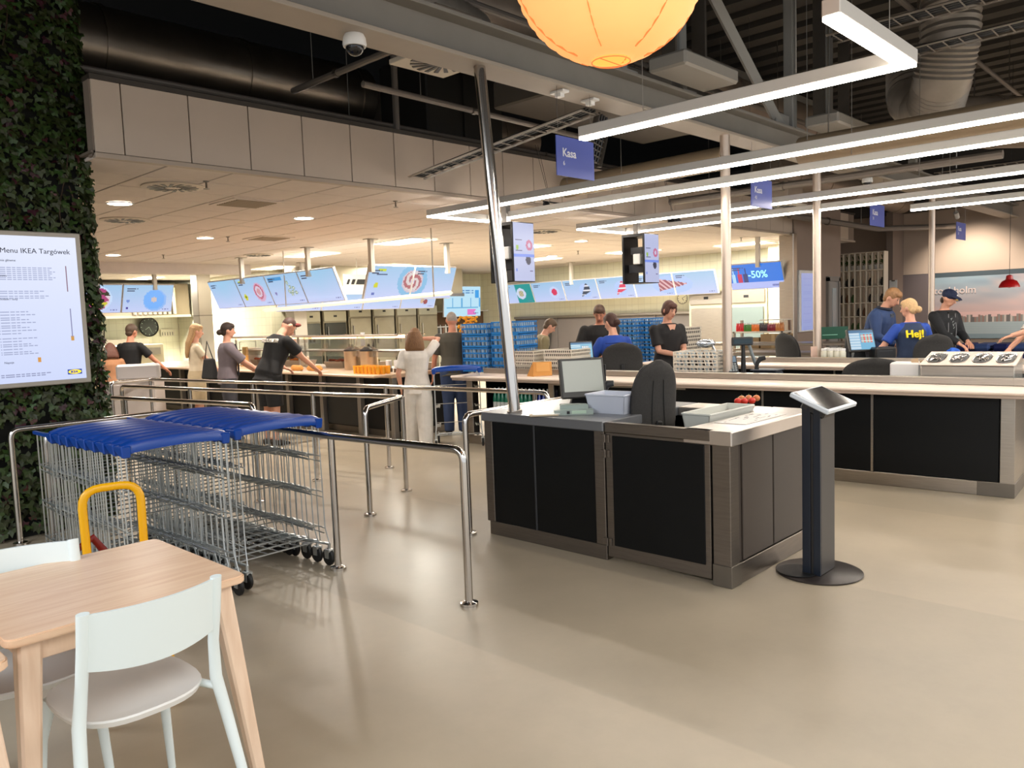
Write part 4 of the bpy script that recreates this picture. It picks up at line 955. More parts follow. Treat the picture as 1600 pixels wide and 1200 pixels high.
for i, (px, yl, lab) in enumerate(((1288, -.42, 'leftmost in front'), (1298, -.42, 'second from left in front'), (1308, -.42, 'third from left in front'), (1317, -.42, 'rightmost in front'), (1292, -.58, 'left at the back'), (1303, -.58, 'middle at the back'), (1313, -.58, 'right at the back'))):
    p = on3(px, yl); lb = 'pale-lidded jar on the far counter beside the steel pole, '+lab
    if jar is None:
        jar = thing('glass_jar', lb, 'jar', tuple(p), 0, 'jars on the far counter'); obj('glass', MB().lathe([(.04, 0), (.042, .01), (.042, .12), (.034, .14)], n=12), JG, jar); obj('contents', MB().lathe([(.043, .005), (.043, .06)], n=12, cap=False), JY, jar); obj('lid', MB().lathe([(.037, .14), (.037, .165), (.03, .168)], n=12), WHITE, jar)
    else: dup(jar, tuple(p), 0, lb)
t = thing('green_sign_board', 'dark green board with pale print behind the jars', 'sign', tuple(on3(1303, -1.0)), fang)
obj('board', MB().box(-.19, .19, -.006, .006, .26, .42, bev=.003), M('board_green', (12, 70, 50), .4), t); obj('print', MB().box(-.15, .05, -.008, -.006, .31, .32), M('print_mint', (120, 170, 150), .5), t); obj('leg', MB().tube([(-.15, 0, 0), (-.15, 0, .27)], .006, 6).tube([(.15, 0, 0), (.15, 0, .27)], .006, 6), STEELD, t)
t = thing('clear_stand', 'clear acrylic card stand between the empty chair and the pole', 'card stand', tuple(on3(1272, -.45)), fang)
obj('sheet', MB().box(-.04, .04, -.004, .004, 0, .19), M('acrylic_pink', (206, 176, 160), .3), t); obj('foot', MB().box(-.045, .045, -.03, .03, 0, .008), WHITE, t)
# goods being rung up at the far counter
for px, yl, c_, s_, lab, sh in ((1490, -.62, (30, 90, 190), (.10, .07, .05), 'crumpled bright blue bag on the far counter', 'e'), (1477, -.45, (110, 170, 200), (.05, .05, .03), 'pale blue small packet on the far counter', 'e'), (1466, -.40, (176, 120, 150), (.06, .04, .025), 'pinkish small packet on the far counter', 'e'), (1500, -.42, (190, 170, 120), (.06, .05, .02), 'yellowish small packet on the far counter', 'e')):
    t = thing('small_packet', lab, 'packet', tuple(on3(px, yl, .90)+V((0, 0, .0))), 0)
    mb = MB().ell((0, 0, s_[2]+.062), s_, 12, 8)
    for v in mb.bm.verts: v.co += V((RN.uniform(-.008, .008), RN.uniform(-.008, .008), RN.uniform(-.006, .006)))
    obj('bag', mb, M('packet_%d_%d' % (c_[0], c_[2]), c_, .4), t, sharp=20); obj('tray', MB().box(-.10, .10, -.08, .08, 0, .06, bev=.006), M('packet_tray', (150, 130, 150), .5), t)
# ================================================================= MENU SCREENS
SI = paintmat('screen_image', .46)
def mixc(a, b, t): t = max(0, min(1, t)); return tuple(a[i]*(1-t)+b[i]*t for i in range(3))
def base(u, v): return mixc((196, 206, 246), (152, 196, 230), v*.9)
def tx(u, v, x0, y, w, h=.03, c=(60, 70, 100)):
    return c if (x0 < u < x0+w and y < v < y+h and (u*61) % 1 > .25) else None
def menu(kind, asp=1.9):
    def fn(u, v):
        c = base(u, v); X = u*asp
        def disc(cx, cy, r): return ((X-cx)**2+(v-cy)**2)**.5 < r
        for t_ in (tx(u, v, .06, .84, .22), tx(u, v, .06, .77, .16), tx(u, v, .80, .07, .14, .05, (110, 116, 170))):
            if t_: return t_
        if kind == 'plain':
            return mixc(c, (150, 205, 235), .5*(1-abs(u-.5)*2)*(v))
        if kind == 'donut':
            if .08 < u < .26 and .84 < v < .93: return (196, 214, 50)
            if disc(.28, .34, .11): return (206, 208, 40) if not disc(.28, .34, .04) else (90, 100, 40)
            if disc(asp*.66, .50, .12): return (206, 150, 160)
            if disc(asp*.66, .50, .19): return (214, 200, 220)
            if disc(asp*.66, .50, .26): return (188, 96, 124)
            if disc(asp*.68, .48, .33): return (212, 170, 200)
        if kind == 'bigdonut_l' or kind == 'bigdonut_r':
            cx = asp*1.0 if kind.endswith('l') else 0
            d_ = ((X-cx)**2+(v-.54)**2)**.5; a = math.atan2(v-.54, X-cx)
            if d_ < .05: return (196, 200, 226)
            if d_ < .30: return (172, 96, 108) if math.sin(a*2+d_*30) > 0 else (216, 206, 206)
            if d_ < .36: return (206, 190, 206)
            if d_ < .52: return (128, 186, 226)
            if kind.endswith('l'):
                if .20 < u < .38 and .86 < v < .93: return (196, 214, 50)
                if .18 < u < .42 and .74 < v < .78: return (70, 90, 130)
                if ((X-.32)**2+(v-.42)**2)**.5 < .08: return (206, 208, 40)
                if .13 < u < .2 and .12 < v < .2: return (90, 110, 190)
            return c
        if kind == 'peas':
            if .06 < u < .5 and .82 < v < .92: return (66, 150, 210)
            for (a, b) in ((.62, .7), (.66, .56), (.6, .42), (.7, .40), (.76, .52), (.66, .32), (.8, .36)):
                d_ = ((X-a*asp)**2+(v-b)**2)**.5
                if d_ < .035: return (222, 226, 216)
                if d_ < .07: return (140, 164, 140)
            if disc(.30, .38, .06): return (130, 120, 180)
        if kind == 'eggs':
            if disc(asp*.62, .46, .10): return (206, 192, 190)
            if disc(asp*.62, .46, .36): return (112, 176, 250)
            if disc(asp*.64, .44, .40): return (140, 184, 244)
            if disc(.15, .16, .05): return (60, 50, 150)
            if disc(.16, .42, .06): return (110, 140, 210)
        if kind == 'salad':
            d_ = ((X-asp*.55)**2+(v-.5)**2)**.5
            if d_ < .40:
                n_ = math.sin(X*13)+math.sin(v*17+X*5)
                return (206, 200, 60) if (v < .38 and X > asp*.45 and d_ < .36) else ((170, 60, 120) if n_ > .3 else ((40, 44, 30) if v > .6 or X < asp*.45 else (226, 206, 216)))
            if d_ < .46: return (196, 220, 250)
        if kind == 'teal':
            if u > .45: 
                if disc(asp*.62, .5, .16): return (206, 170, 160) if math.sin(X*40)*math.sin(v*40) > 0 else (150, 180, 120)
                if disc(asp*.62, .5, .30): return (206, 216, 240)
                return (12, 150, 150)
            if disc(asp*.62, .5, .16): return (206, 150, 150)
            if disc(asp*.62, .5, .30): return (206, 216, 240)
        if kind == 'berry':
            if disc(asp*.7, .48, .17): return (214, 40, 92)
            if disc(asp*.70, .46, .30): return (196, 210, 246)
        if kind in ('cake1', 'cake2', 'cake3'):
            cx = asp*.64
            col = {'cake1': (44, 60, 84), 'cake2': (222, 40, 92), 'cake3': (150, 60, 88)}[kind]
            w_ = .55 if kind != 'cake3' else .62; x_ = (X-(cx-w_*.5))/w_
            if kind == 'cake3':
                if 0 < x_ < 1 and abs(v-.48) < .26*(1-x_): return col if math.sin(X*60+v*30) > -.2 else (220, 180, 190)
            elif 0 < x_ < 1 and .16+.25*x_ < v < .22+.66*min(x_*1.4, 1.45-x_*.8): return col if int(v*14) % 3 else (226, 226, 236)
            e_ = ((X-cx)/(1.35 if kind == 'cake3' else 1))**2+(v-.46)**2
            if e_ < .34**2: return (176, 202, 250)
        if kind in ('cakel', 'caker'):
            x_ = (X-(asp*.62 if kind == 'cakel' else -asp*.38))/(asp*.74)
            if 0 < x_ < 1 and abs(v-.50) < .30*(1-x_): return (150, 60, 84) if math.sin(x_*34+v*26) > -.25 else (222, 176, 186)
            if ((x_-.46)/.66)**2+((v-.50)/.42)**2 < 1: return (170, 198, 250)
        if kind == 'half':
            if v < .27:
                return (178, 190, 246) if not (.78 < u < .92 and .08 < v < .16) else (120, 130, 200)
            if .02 < u < .36 and v < .84:
                k = int((u-.02)/.115); uu = ((u-.02) % .115)/.115
                if .18 < uu < .82 and (v < .62 or .38 < uu < .62): return ((176, 220, 250), (200, 34, 90), (26, 50, 120))[min(k, 2)]
            return (16, 118, 226)
        if kind == 'info':
            if .10 < u < .8 and (.84 < v < .88 or .76 < v < .79): return (70, 130, 190) if (u*40) % 1 > .3 else c
            if .84 < u < .95 and .62 < v < .9: return (60, 160, 230)
            if (u*4) % 1 > .86 and .3 < v < .62: return (90, 170, 220)
            if .06 < u < .94 and .28 < v < .31: return (100, 176, 220)
            if .62 < u < .86 and .04 < v < .22 and (((X-1.45)**2+(v-.13)**2)**.5 > .06): return (226, 120, 196)
            return (186, 226, 246)
        if kind == 'dessert':
            if disc(asp*.7, .3, .12): return (150, 60, 70)
            if disc(asp*.6, .36, .12): return (206, 176, 150)
            return c
        return c
    return fn
HOUS = M('screen_housing', (206, 202, 200), .4)
POLEW = M('white_pole', (212, 206, 196), .4)
def screen(t, o, r, w, h, tilt, kind, nx=46, ny=26, dx=1):
    """one panel: o = top-left corner (seen from the front), r = unit vector to the right, leaning forward at the top"""
    r = V(r); n = V((r.y, -r.x, 0)).normalized()           # towards the viewer
    if n.dot(V((0, 0, 0))-V(o)) < 0: n = -n
    u = (V((0, 0, math.cos(tilt))) + n*math.sin(tilt)).normalized()
    bl = V(o) - u*h
    Mt = fr(bl, r, u)
    s_ = 1 if (Mt.to_3x3() @ V((0, 0, 1))).dot(n) > 0 else -1
    hb = wobj('screen_case', MB().box(.0, w, 0, h, -s_*.005, -s_*.055, bev=.004, mat=Mt), HOUS, t)
    picture('screen_image', w-.03, h-.03, nx, ny, menu(kind, w/h), SI, hb, Mt @ Matrix.Translation((.015, .015, s_*.002)))
    return bl, u, n
def bank(name, lab, o, r, pans, w, h, tilt, poles, group):
    ts = []
    r = V(r); o = V(o)
    for k, (kind, lb) in enumerate(pans):
        c = o + r*(w*k)
        t = thing(name, lb, 'screen', (c.x, c.y, c.z), 0, group)
        screen(t, c, r, w-.012, h, tilt, kind)
        if k in poles:
            for f in poles[k]:
                p = c + r*(w*f)
                wobj('ceiling_pole', MB().box(p.x-.04, p.x+.04, p.y-.04, p.y+.04, p.z-.12, CZ-.0, bev=.005), POLEW, t)
                wobj('pole_plate', MB().box(p.x-.09, p.x+.09, p.y-.09, p.y+.09, CZ-.012, CZ), STEEL, t)
        ts.append(t)
    return ts
TL = math.radians(22)
# bank A along Y, X=8.1 : left end far (Y 16.7) -> right end near (Y 11.95)
bank('menu_screen', '', (8.1, 16.75, 2.585), (0, -1, 0), [('plain', 'leftmost, nearly blank panel of the four-part hanging menu bank'), ('donut', 'menu panel with a pink ring and a yellow price dot, second in the four-part bank'), ('peas', 'menu panel with small green shapes, third in the four-part bank'), ('plain', 'rightmost blue panel of the four-part hanging menu bank')], 1.2, .64, TL, {1: (.3,), 3: (.35,)}, 'menu screens over the servery, left bank')
bank('menu_screen', '', (8.2, 11.0, 2.56), (1, 0, 0), [('bigdonut_l', 'left half of the two-part hanging menu screen with the big ring on a plate'), ('bigdonut_r', 'right half of the two-part hanging menu screen with the big ring on a plate')], 1.01, .62, TL, {0: (.04,), 1: (.75,)}, 'two-part menu screen')
bank('menu_screen', '', (5.70, 18.0, 2.60), (1, 0, 0), [('salad', 'menu panel with a dark salad plate, half hidden by the ivy column'), ('eggs', 'menu panel with a pale blue plate at far left, beside the steel hood')], 1.12, .66, TL, {0: (.5,), 1: (.6,)}, 'far left menu screens')
bank('menu_screen', '', (9.4, 15.95, 2.45), (1, 0, 0), [('plain', 'plain menu panel behind the white gantry, leftmost of the back row'), ('plain', 'plain menu panel behind the white gantry, second of the back row'), ('plain', 'menu panel behind the white gantry, third of the back row'), ('dessert', 'menu panel with brown pastries behind the white gantry, rightmost of the back row')], 1.18, .6, TL, {0: (.5,), 3: (.5,)}, 'menu screens in the back row')
bank('menu_screen', '', (16.9, 16.35, 2.52), (0, -1, 0), [('teal', 'menu panel with a teal block and a round plate, leftmost of the dessert bank'), ('berry', 'menu panel with a red berry dessert'), ('cake1', 'menu panel with a dark slice of cake'), ('cake2', 'menu panel with a pink slice of cake'), ('cakel', 'menu panel holding the wide end of the long striped cake slice'), ('caker', 'rightmost dessert panel, with the tip of the long striped cake slice')], 1.165, .60, TL, {0: (.2,), 2: (.3,), 4: (.0,)}, 'dessert menu screens')
t = thing('promo_screen', 'bright blue screen offering -50% with three bottles, right of the dessert screens', 'screen', (15.0, 7.95, 2.48))
bl, u_, n_ = screen(t, V((15.0, 8.02, 2.49)), V((0, -1, 0)), 1.16, .56, TL, 'half')
text('-50%', .21, M('promo_white', (150, 226, 250), .5, emit=.4), t, fr(bl+V((0, -1, 0))*.42+u_*.25+n_*.012, (0, -1, 0), u_), bold=.004)
text('NA WSZYSTKO', .07, M('promo_white'), t, fr(bl+V((0, -1, 0))*.50+u_*.45+n_*.012, (0, -1, 0), u_)) if False else None
wobj('ceiling_pole', MB().box(14.96, 15.04, 7.3, 7.38, 2.4, CZ, bev=.005), POLEW, t)
# hanging info screen over the shelf
p = atY(693, 447, 17.6)
t = thing('info_screen', 'pale cyan flat screen with thin diagram lines, left of the leaning pole', 'screen', (p.x, 17.6, p.z))
p2 = atY(751, 449, 17.6); screen(t, V((p.x, 17.6, p.z)), V((1, 0, 0)), p2.x-p.x, .92, math.radians(3), 'info')
wobj('ceiling_pole', MB().box((p.x+p2.x)/2-.04, (p.x+p2.x)/2+.04, 17.62, 17.7, p.z-.1, CZ), POLEW, t)
# white gantry under the screens
t = thing('white_gantry', 'long white light rail hanging under the menu screens', 'light rail', (8.15, 11.5, 1.93))
wobj('rail', MB().tube([(8.05, 14.3, 1.90), (8.25, 9.05, 2.0)], .035, 4, ry=.05), M('gantry_white', (236, 228, 210), .4, emit=.35), t)
for y in (13.6, 9.3): wobj('hanger', MB().tube([(8.12, y, 1.95), (8.12, y, CZ)], .012, 6), POLEW, t)
# white board with black print between banks
p = atY(553, 440, 14.5)
t = thing('white_board', 'white board with slanted black marks between the two menu screens', 'board', (p.x, 14.5, p.z))
wobj('board', MB().box(p.x-.26, p.x+.42, 14.5, 14.53, p.z-.28, p.z+.16, bev=.004), WHITE, t)
mb = MB()
for x0, w_ in ((-.2, .05), (-.08, .07), (.05, .28)): mb.hexa([V(q) for q in ((p.x+x0, 14.485, p.z-.06), (p.x+x0+w_, 14.485, p.z-.06), (p.x+x0+w_, 14.5, p.z-.06), (p.x+x0, 14.5, p.z-.06), (p.x+x0+.05, 14.485, p.z+.05), (p.x+x0+w_+.05, 14.485, p.z+.05), (p.x+x0+w_+.05, 14.5, p.z+.05), (p.x+x0+.05, 14.5, p.z+.05))])
wobj('marks', mb, BLACK, t)
wobj('hanger', MB().tube([(p.x+.1, 14.51, p.z+.15), (p.x+.1, 14.51, CZ)], .01, 5), POLEW, t)
# ---- back-to-back portrait screens
def pscreen(u, v):
    c = (178, 186, 222)
    if .42 < v < .47: return (110, 140, 230)
    if ((u-.76)**2+((v-.62)*1.75)**2)**.5 < .07: return (196, 190, 220)
    if ((u-.76)**2+((v-.62)*1.75)**2)**.5 < .16: return (190, 100, 140)
    if ((u-.70)**2+((v-.36)*1.75)**2)**.5 < .13: return (24, 34, 70)
    if ((u-.18)**2+((v-.58)*1.75)**2)**.5 < .07: return (140, 180, 60)
    if .08 < u < .42 and (.70 < v < .715 or .52 < v < .53): return (90, 96, 130)
    if .1 < u < .16 and .17 < v < .21: return (80, 120, 220)
    if .76 < u < .92 and .16 < v < .19: return (90, 80, 130)
    return c
for X0, lab in ((6.95, 'hanging pair of upright menu screens nearer the leaning steel pole'), (9.72, 'hanging pair of upright menu screens farther right, over the customers')):
    t = thing('portrait_screen', lab, 'screen', (X0, 6.5, 2.02))
    w_ = .385; wobj('screen_case', MB().box(X0, X0+w_, 6.5, 6.53, 2.02, 2.735, bev=.004), BLACK, t)
    picture('screen_image', w_-.02, .695, 34, 60, pscreen, SI, t, fr((X0+.01, 6.496, 2.03), (1, 0, 0), (0, 0, 1)))
    wobj('rear_case', MB().box(X0, X0+w_, 6.86, 6.89, 2.02, 2.735, bev=.004), BLACK, t)
    wobj('bottom_plate', MB().box(X0, X0+w_, 6.53, 6.86, 2.02, 2.035), BLACK, t); wobj('top_plate', MB().box(X0, X0+w_, 6.53, 6.86, 2.70, 2.735), BLACK, t)
    wobj('mount_box', MB().box(X0+.03, X0+.13, 6.60, 6.72, 2.30, 2.45, bev=.01), WHITE, t); wobj('mount_arm', MB().box(X0+.10, X0+.2, 6.56, 6.84, 2.18, 2.30), DARK, t); wobj('mount_arm', MB().box(X0+.10, X0+.2, 6.60, 6.8, 2.45, 2.55), DARK, t)
    wobj('ceiling_pole', MB().box(X0+.05, X0+.13, 6.64, 6.72, 2.735, CZ-.012, bev=.004), M('pole_grey', (150, 146, 142), .4, .3), t); wobj('pole_plate', MB().box(X0, X0+.18, 6.59, 6.76, CZ-.022, CZ-.01), STEELD, t)
    t = thing('ceiling_projector', 'small black twin spotlight on a bracket above the %s' % ('left portrait screens' if X0 < 8 else 'right portrait screens'), 'spotlight', (X0+.45, 6.3, 2.90))
    for dx_ in (-.06, .12): obj('head', MB().tube([(dx_, 0, .06), (dx_+.01, -.02, -.02)], [.035, .06], 12), BLACK, t)
    obj('bracket', MB().box(-.10, .20, -.01, .01, .06, .075), BLACK, t); obj('hanging_wire', MB().tube([(.02, 0, .07), (-.10, .1, .75)], .003, 4).tube([(.04, 0, .07), (-.05, .1, .75)], .003, 4), BLACK, t)
# ---- the big menu screen on the ivy column
t = thing('menu_board', 'large upright lit menu screen mounted on the ivy column', 'screen', (2.05, 7.0, 1.19))
Y0 = 6.96; q0 = atY(127, 365, Y0); q1 = atY(141, 597, Y0)
xr = (q0.x+q1.x)/2; z1 = q0.z; z0 = q1.z; w_ = .76; xl = xr-w_
fm = fr((xl, Y0, z0), (1, 0, 0), (0, 0, 1)); H_ = z1-z0
wobj('frame', MB().box(xl, xr, Y0, Y0+.07, z0, z1, bev=.006), M('frame_silver', (168, 160, 148), .4, .3), t)
def mb_img(u, v):
    c = mixc((206, 216, 250), (226, 232, 252), v)
    X = u
    def row(y, x0, x1, hh=.006, cc=(150, 158, 190)):
        return cc if (abs(v-y) < hh and x0 < u < x1 and (int(u*97)*7 % 5) != 0) else None
    for k in range(8):
        r_ = row(.80-k*.014, .14, .76-.03*(k % 3), .003, (166, 174, 206))
        if r_: return r_
    for k in range(5):
        r_ = row(.64-k*.016, .14, .68-.05*(k % 3), .003, (166, 174, 206))
        if r_: return r_
    for k in range(18):
        r_ = row(.50-k*.018, .14, .36+.08*(k % 3), .003, (160, 168, 200))
        if r_: return r_
    for y0_, y1_, xx, cc in ((.62, .80, .87, (130, 90, 110)), (.30, .50, .88, (130, 130, 170)), (.27, .31, .88, (206, 150, 60)), (.13, .17, .52, (214, 150, 60)), (.20, .24, .07, (214, 110, 110)), (.58, .62, .06, (90, 140, 210))):
        if y0_ < v < y1_ and abs(u-xx) < (.006 if y1_-y0_ > .1 else .016): return cc
    if row(.055, .12, .62, .003): return (140, 146, 180)
    if row(.045, .12, .58, .003): return (140, 146, 180)
    return c
picture('screen_image', w_-.075, H_-.075, 90, 150, mb_img, SI, t, fm @ Matrix.Translation((.0375, .0375, .003)))
TXT = M('menu_print', (34, 38, 60), .5)
def mt_(x, y): return fm @ Matrix.Translation((x, y, .005))
text('Menu IKEA Targówek', .0545, TXT, t, mt_(xr-xl-.065-.51, H_-.17))
text('Dania główne', .024, TXT, t, mt_(.155, H_-.235)); text('Zestawy', .020, TXT, t, mt_(.15, H_-.35)); text('ZAMÓW TACZKĘ' if False else 'Dodatki i sosy', .022, TXT, t, mt_(.15, H_-.53)); text('Napoje', .022, TXT, t, mt_(.15, .19))
LG = wobj('logo_plate', MB().box(.585, .69, .075, .115, .004, .006, mat=fm), M('logo_blue', (16, 60, 150), .4, emit=.3), t)
mb = MB(); n = 28; mb.bm.faces.new([mb.bm.verts.new(fm @ V((.6375+.048*math.cos(2*math.pi*i/n), .095+.017*math.sin(2*math.pi*i/n), .0065))) for i in range(n)])
wobj('logo_oval', mb, M('logo_yellow', (250, 214, 30), .4, emit=.5), t); text('IKEA', .026, M('logo_blue'), t, mt_(.606, .0865) @ Matrix.Translation((0, 0, .003)), bold=.0012)
# ---- wall screen on the brown wall
p = atY(1247, 422, SY-.1); q = atY(1269, 515, SY-.1)
t = thing('wall_screen', 'tall narrow-looking lit screen mounted on the brown wall', 'screen', (p.x, SY-.12, q.z))
wobj('case', MB().box(p.x, q.x+.05, SY-.13, SY-.06, q.z-.03, p.z+.0, bev=.01), WHITE, t)
def ws(u, v): return (70, 84, 140) if (.86 < v < .875 and .12 < u < .88) else ((150, 160, 220) if ((v*34) % 1 > .8 and .12 < u < .8 and (u*30) % 1 > .3) else (160, 172, 226))
picture('screen_image', q.x+.05-p.x-.12, p.z-q.z-.06, 30, 60, ws, paintmat('screen_dim', .36), t, fr((p.x+.08, SY-.134, q.z+.0), (1, 0, 0), (0, 0, 1)))
# ================================================================= SERVERY AND KITCHEN
SX = 6.25
t = thing('serving_counter', 'long food serving counter with black front and steel posts behind the queue', 'counter', (6.8, 12, 0)); SC = t
WARM = M('warm_worktop', (206, 178, 150), .35)
wobj('tray_slide', MB().box(SX, SX+.30, 8.42, 17, .865, .90, bev=.01), WARM, t); wobj('worktop', MB().box(SX+.30, 7.7, 8.42, 17, .84, .90, bev=.01), WARM, t)
wobj('front_base', MB().box(SX+.42, 7.6, 8.48, 17, .10, .84), BLACKP, t); wobj('plinth', MB().box(SX+.46, 7.6, 8.5, 17, 0, .10), STEELD, t)
for k, y in enumerate((8.5, 9.25, 10.2, 11.15, 12.1, 13.05, 14.0, 15.0)):
    wobj('front_panel', MB().box(SX+.40, SX+.42, y+.06, y+(.70 if k == 0 else .90), .12, .83), M('teal_black_panel', (18, 26, 30), .4) if k in (1,) else BLACKP, t)
    wobj('leg', MB().box(SX+.34, SX+.42, y-.03, y+.05, 0, .86, bev=.004), M('leg_steel', (150, 144, 136), .4, .6), t)
# sneeze guard gantry
for y0, y1, lb in ((8.7, 11.3, 'glass sneeze guard with steel posts in front of the white-clad woman'), (11.5, 13.6, 'glass sneeze guard with steel posts behind the man bending forward')):
    g = thing('sneeze_guard', lb, 'glass guard', (7.0, (y0+y1)/2, .90))
    for y in (y0, y1): wobj('post', MB().tube([(7.05, y, .90), (7.05, y, 1.42)], .018, 10), STEEL, g)
    wobj('top_shelf', MB().box(6.85, 7.35, y0-.05, y1+.05, 1.40, 1.42), GLASS, g); wobj('top_rail', MB().tube([(6.85, y0-.05, 1.41), (6.85, y1+.05, 1.41)], .016, 8), STEEL, g)
    wobj('glass', MB().box(6.86, 6.875, y0, y1, 1.10, 1.40), GLASS, g); wobj('inner_shelf', MB().box(7.05, 7.45, y0, y1, 1.16, 1.18, bev=.004), STEEL, g)
    wobj('heat_lamp', MB().box(7.12, 7.22, y0+.1, y1-.1, 1.36, 1.40), M('heat_lamp', (255, 196, 140), .4, emit=2.5), g)
# warm trays of food on the counter
fk = None
for i, y in enumerate((8.78, 9.9, 10.6, 11.8, 12.5, 13.2)):
    lb = 'steel food pan in the serving counter, number %d from the till end' % (i+1)
    lb = 'steel food pan set in the serving counter, %s' % ['nearest the woman in white', 'behind the glasses of orange juice', 'behind the soup kettles', 'behind the bending man', 'behind the woman with the tray', 'behind the blonde woman'][i]
    f_ = thing('food_pan', lb, 'food pan', (7.25, y, .90), 0, 'food pans on the serving counter')
    obj('pan', MB().hexa([V(q) for q in ((-.13, -.23, 0), (.13, -.23, 0), (.13, .23, 0), (-.13, .23, 0), (-.16, -.26, .10), (.16, -.26, .10), (.16, .26, .10), (-.16, .26, .10))]), STEEL, f_)
    mb = MB()
    for k in range(22): mb.ell((RN.uniform(-.11, .11), RN.uniform(-.2, .2), .11+RN.uniform(-.008, .01)), (.035, .035, .02), 7, 5)
    obj('food', mb, M('food_%d' % (i % 3), [(206, 120, 50), (176, 150, 70), (190, 96, 60)][i % 3], .6), f_, kind='stuff')
# soup kettles
for x_, y_, lab, r in ((6.95, 9.45, 'round steel soup kettle with a black lid, right one of the pair', .13), (6.95, 9.85, 'round steel soup kettle with a black lid, left one of the pair', .13)):
    k_ = thing('soup_kettle', lab, 'soup kettle', (x_, y_, .90), 0, 'soup kettles')
    obj('pot', MB().lathe([(r, 0), (r*1.02, .01), (r*1.02, .27), (r*1.05, .28)], n=24), M('kettle_steel', (196, 176, 150), .3, .8), k_)
    obj('lid', MB().lathe([(r*1.05, .28), (r*1.02, .30), (r*.5, .34), (.02, .35)], n=24), BLACK, k_); obj('knob', MB().ell((0, 0, .365), .022, 10, 7), BLACK, k_); obj('ladle', MB().tube([(.05, 0, .30), (.10, 0, .50)], .007, 6), STEEL, k_)
t = thing('menu_card_post', 'white upright card above the soup kettles', 'card', (7.0, 9.65, 1.25)); obj('card', MB().box(-.005, .005, -.05, .05, .0, .20, bev=.002), WHITE, t); obj('stand', MB().tube([(0, 0, -.35), (0, 0, .02)], .006, 6), STEEL, t)
# juice glasses
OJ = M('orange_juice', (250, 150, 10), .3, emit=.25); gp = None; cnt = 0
for i in range(7):
    for j in range(3):
        x = 6.42+j*.085; y = 8.55+i*.085; lb = 'glass of orange juice, %s from the right in the %s row of the block' % (nth(i), ('front', 'middle', 'back')[j])
        if gp is None:
            gp = thing('juice_glass', lb, 'glass', (x, y, .90), 0, 'glasses of orange juice'); obj('glass', MB().lathe([(.026, 0), (.034, .11), (.032, .11)], n=10), M('tumbler', (252, 176, 50), .15, spec=.8), gp); obj('juice', MB().lathe([(.0345, .098), (.033, .105)], n=10), OJ, gp)
        else: dup(gp, (x, y, .90), 0, lb)
cups = None
for i, (dx, dy, lab) in enumerate(((.05, .30, 'left'), (.05, .12, 'right'))):
    t = thing('cup_stack', 'stack of white paper cups behind the orange juice, the %s one' % lab, 'cups', (6.75+dx, 8.5+dy, .90)); obj('stack', MB().lathe([(.035, 0), (.045, .16), (.04, .165)], n=12), WHITE, t); obj('holder', MB().lathe([(.05, 0), (.05, .05)], n=12, cap=False), STEELD, t)
for i, (x, y, l, a, lab) in enumerate(((6.45, 10.6, .36, 1.5, 'near the bending man'), (6.5, 10.2, .34, 1.7, 'left of the soup kettles'), (6.42, 11.05, .2, 1.2, 'in front of the bending man'))):
    t = thing('bread_loaf', 'golden bread loaf on the tray slide '+lab, 'bread', (x, y, .90), a)
    obj('loaf', MB().tube([(-l/2, 0, .04), (-l/3, 0, .045), (l/3, 0, .045), (l/2, 0, .04)], [.015, .045, .045, .015], 12, ry=[.012, .04, .04, .012]), M('bread_crust', (206, 140, 64), .7, noise=.2, scale=30), t, sharp=70)
    obj('paper', MB().box(-l/2-.04, l/2+.04, -.08, .08, 0, .004), WHITE, t)
for i, (x, y, h, lab) in enumerate(((6.9, 13.6, .34, 'left'), (6.85, 13.3, .30, 'middle'), (6.9, 13.0, .34, 'right'))):
    t = thing('cutlery_box', 'tan upright board beside the plates behind the blonde woman, the %s one' % lab, 'board', (x, y, .90)); obj('board', MB().box(-.02, .02, -.07, .07, 0, h, bev=.004), M('tan_wood', (222, 170, 96), .6), t); obj('foot', MB().box(-.06, .06, -.07, .07, 0, .015), M('tan_wood'), t)
t = thing('plate_stack', 'stacks of plates and pans on the serving counter behind the blonde woman', 'plates', (7.2, 13.3, .90), 0)
obj('plates', MB().lathe([(.14, 0), (.15, .30), (.13, .31)], n=20), M('plate_grey', (206, 200, 190), .3), t); obj('rack', MB().tube([(.16, .16, 0), (.16, .16, .42), (-.16, .16, .42), (-.16, .16, 0)], .008, 6), STEEL, t)
# kitchen columns
for x, y, lab in ((9.45, 19.9, 'broad stainless column in the kitchen behind the blonde woman'), (10.6, 17.3, 'stainless column behind the man bending forward')):
    t = thing('steel_column', lab, 'column', (x, y, 0)); obj('shaft', MB().box(-.18, .18, -.18, .18, 0, CZ, bev=.01), M('column_steel', (190, 182, 170), .35, .7), t); obj('joint', MB().box(-.184, .184, -.184, .184, 1.9, 1.92), STEELD, t); obj('socket', MB().box(-.2, -.18, -.05, .05, 1.1, 1.2), WHITE, t)
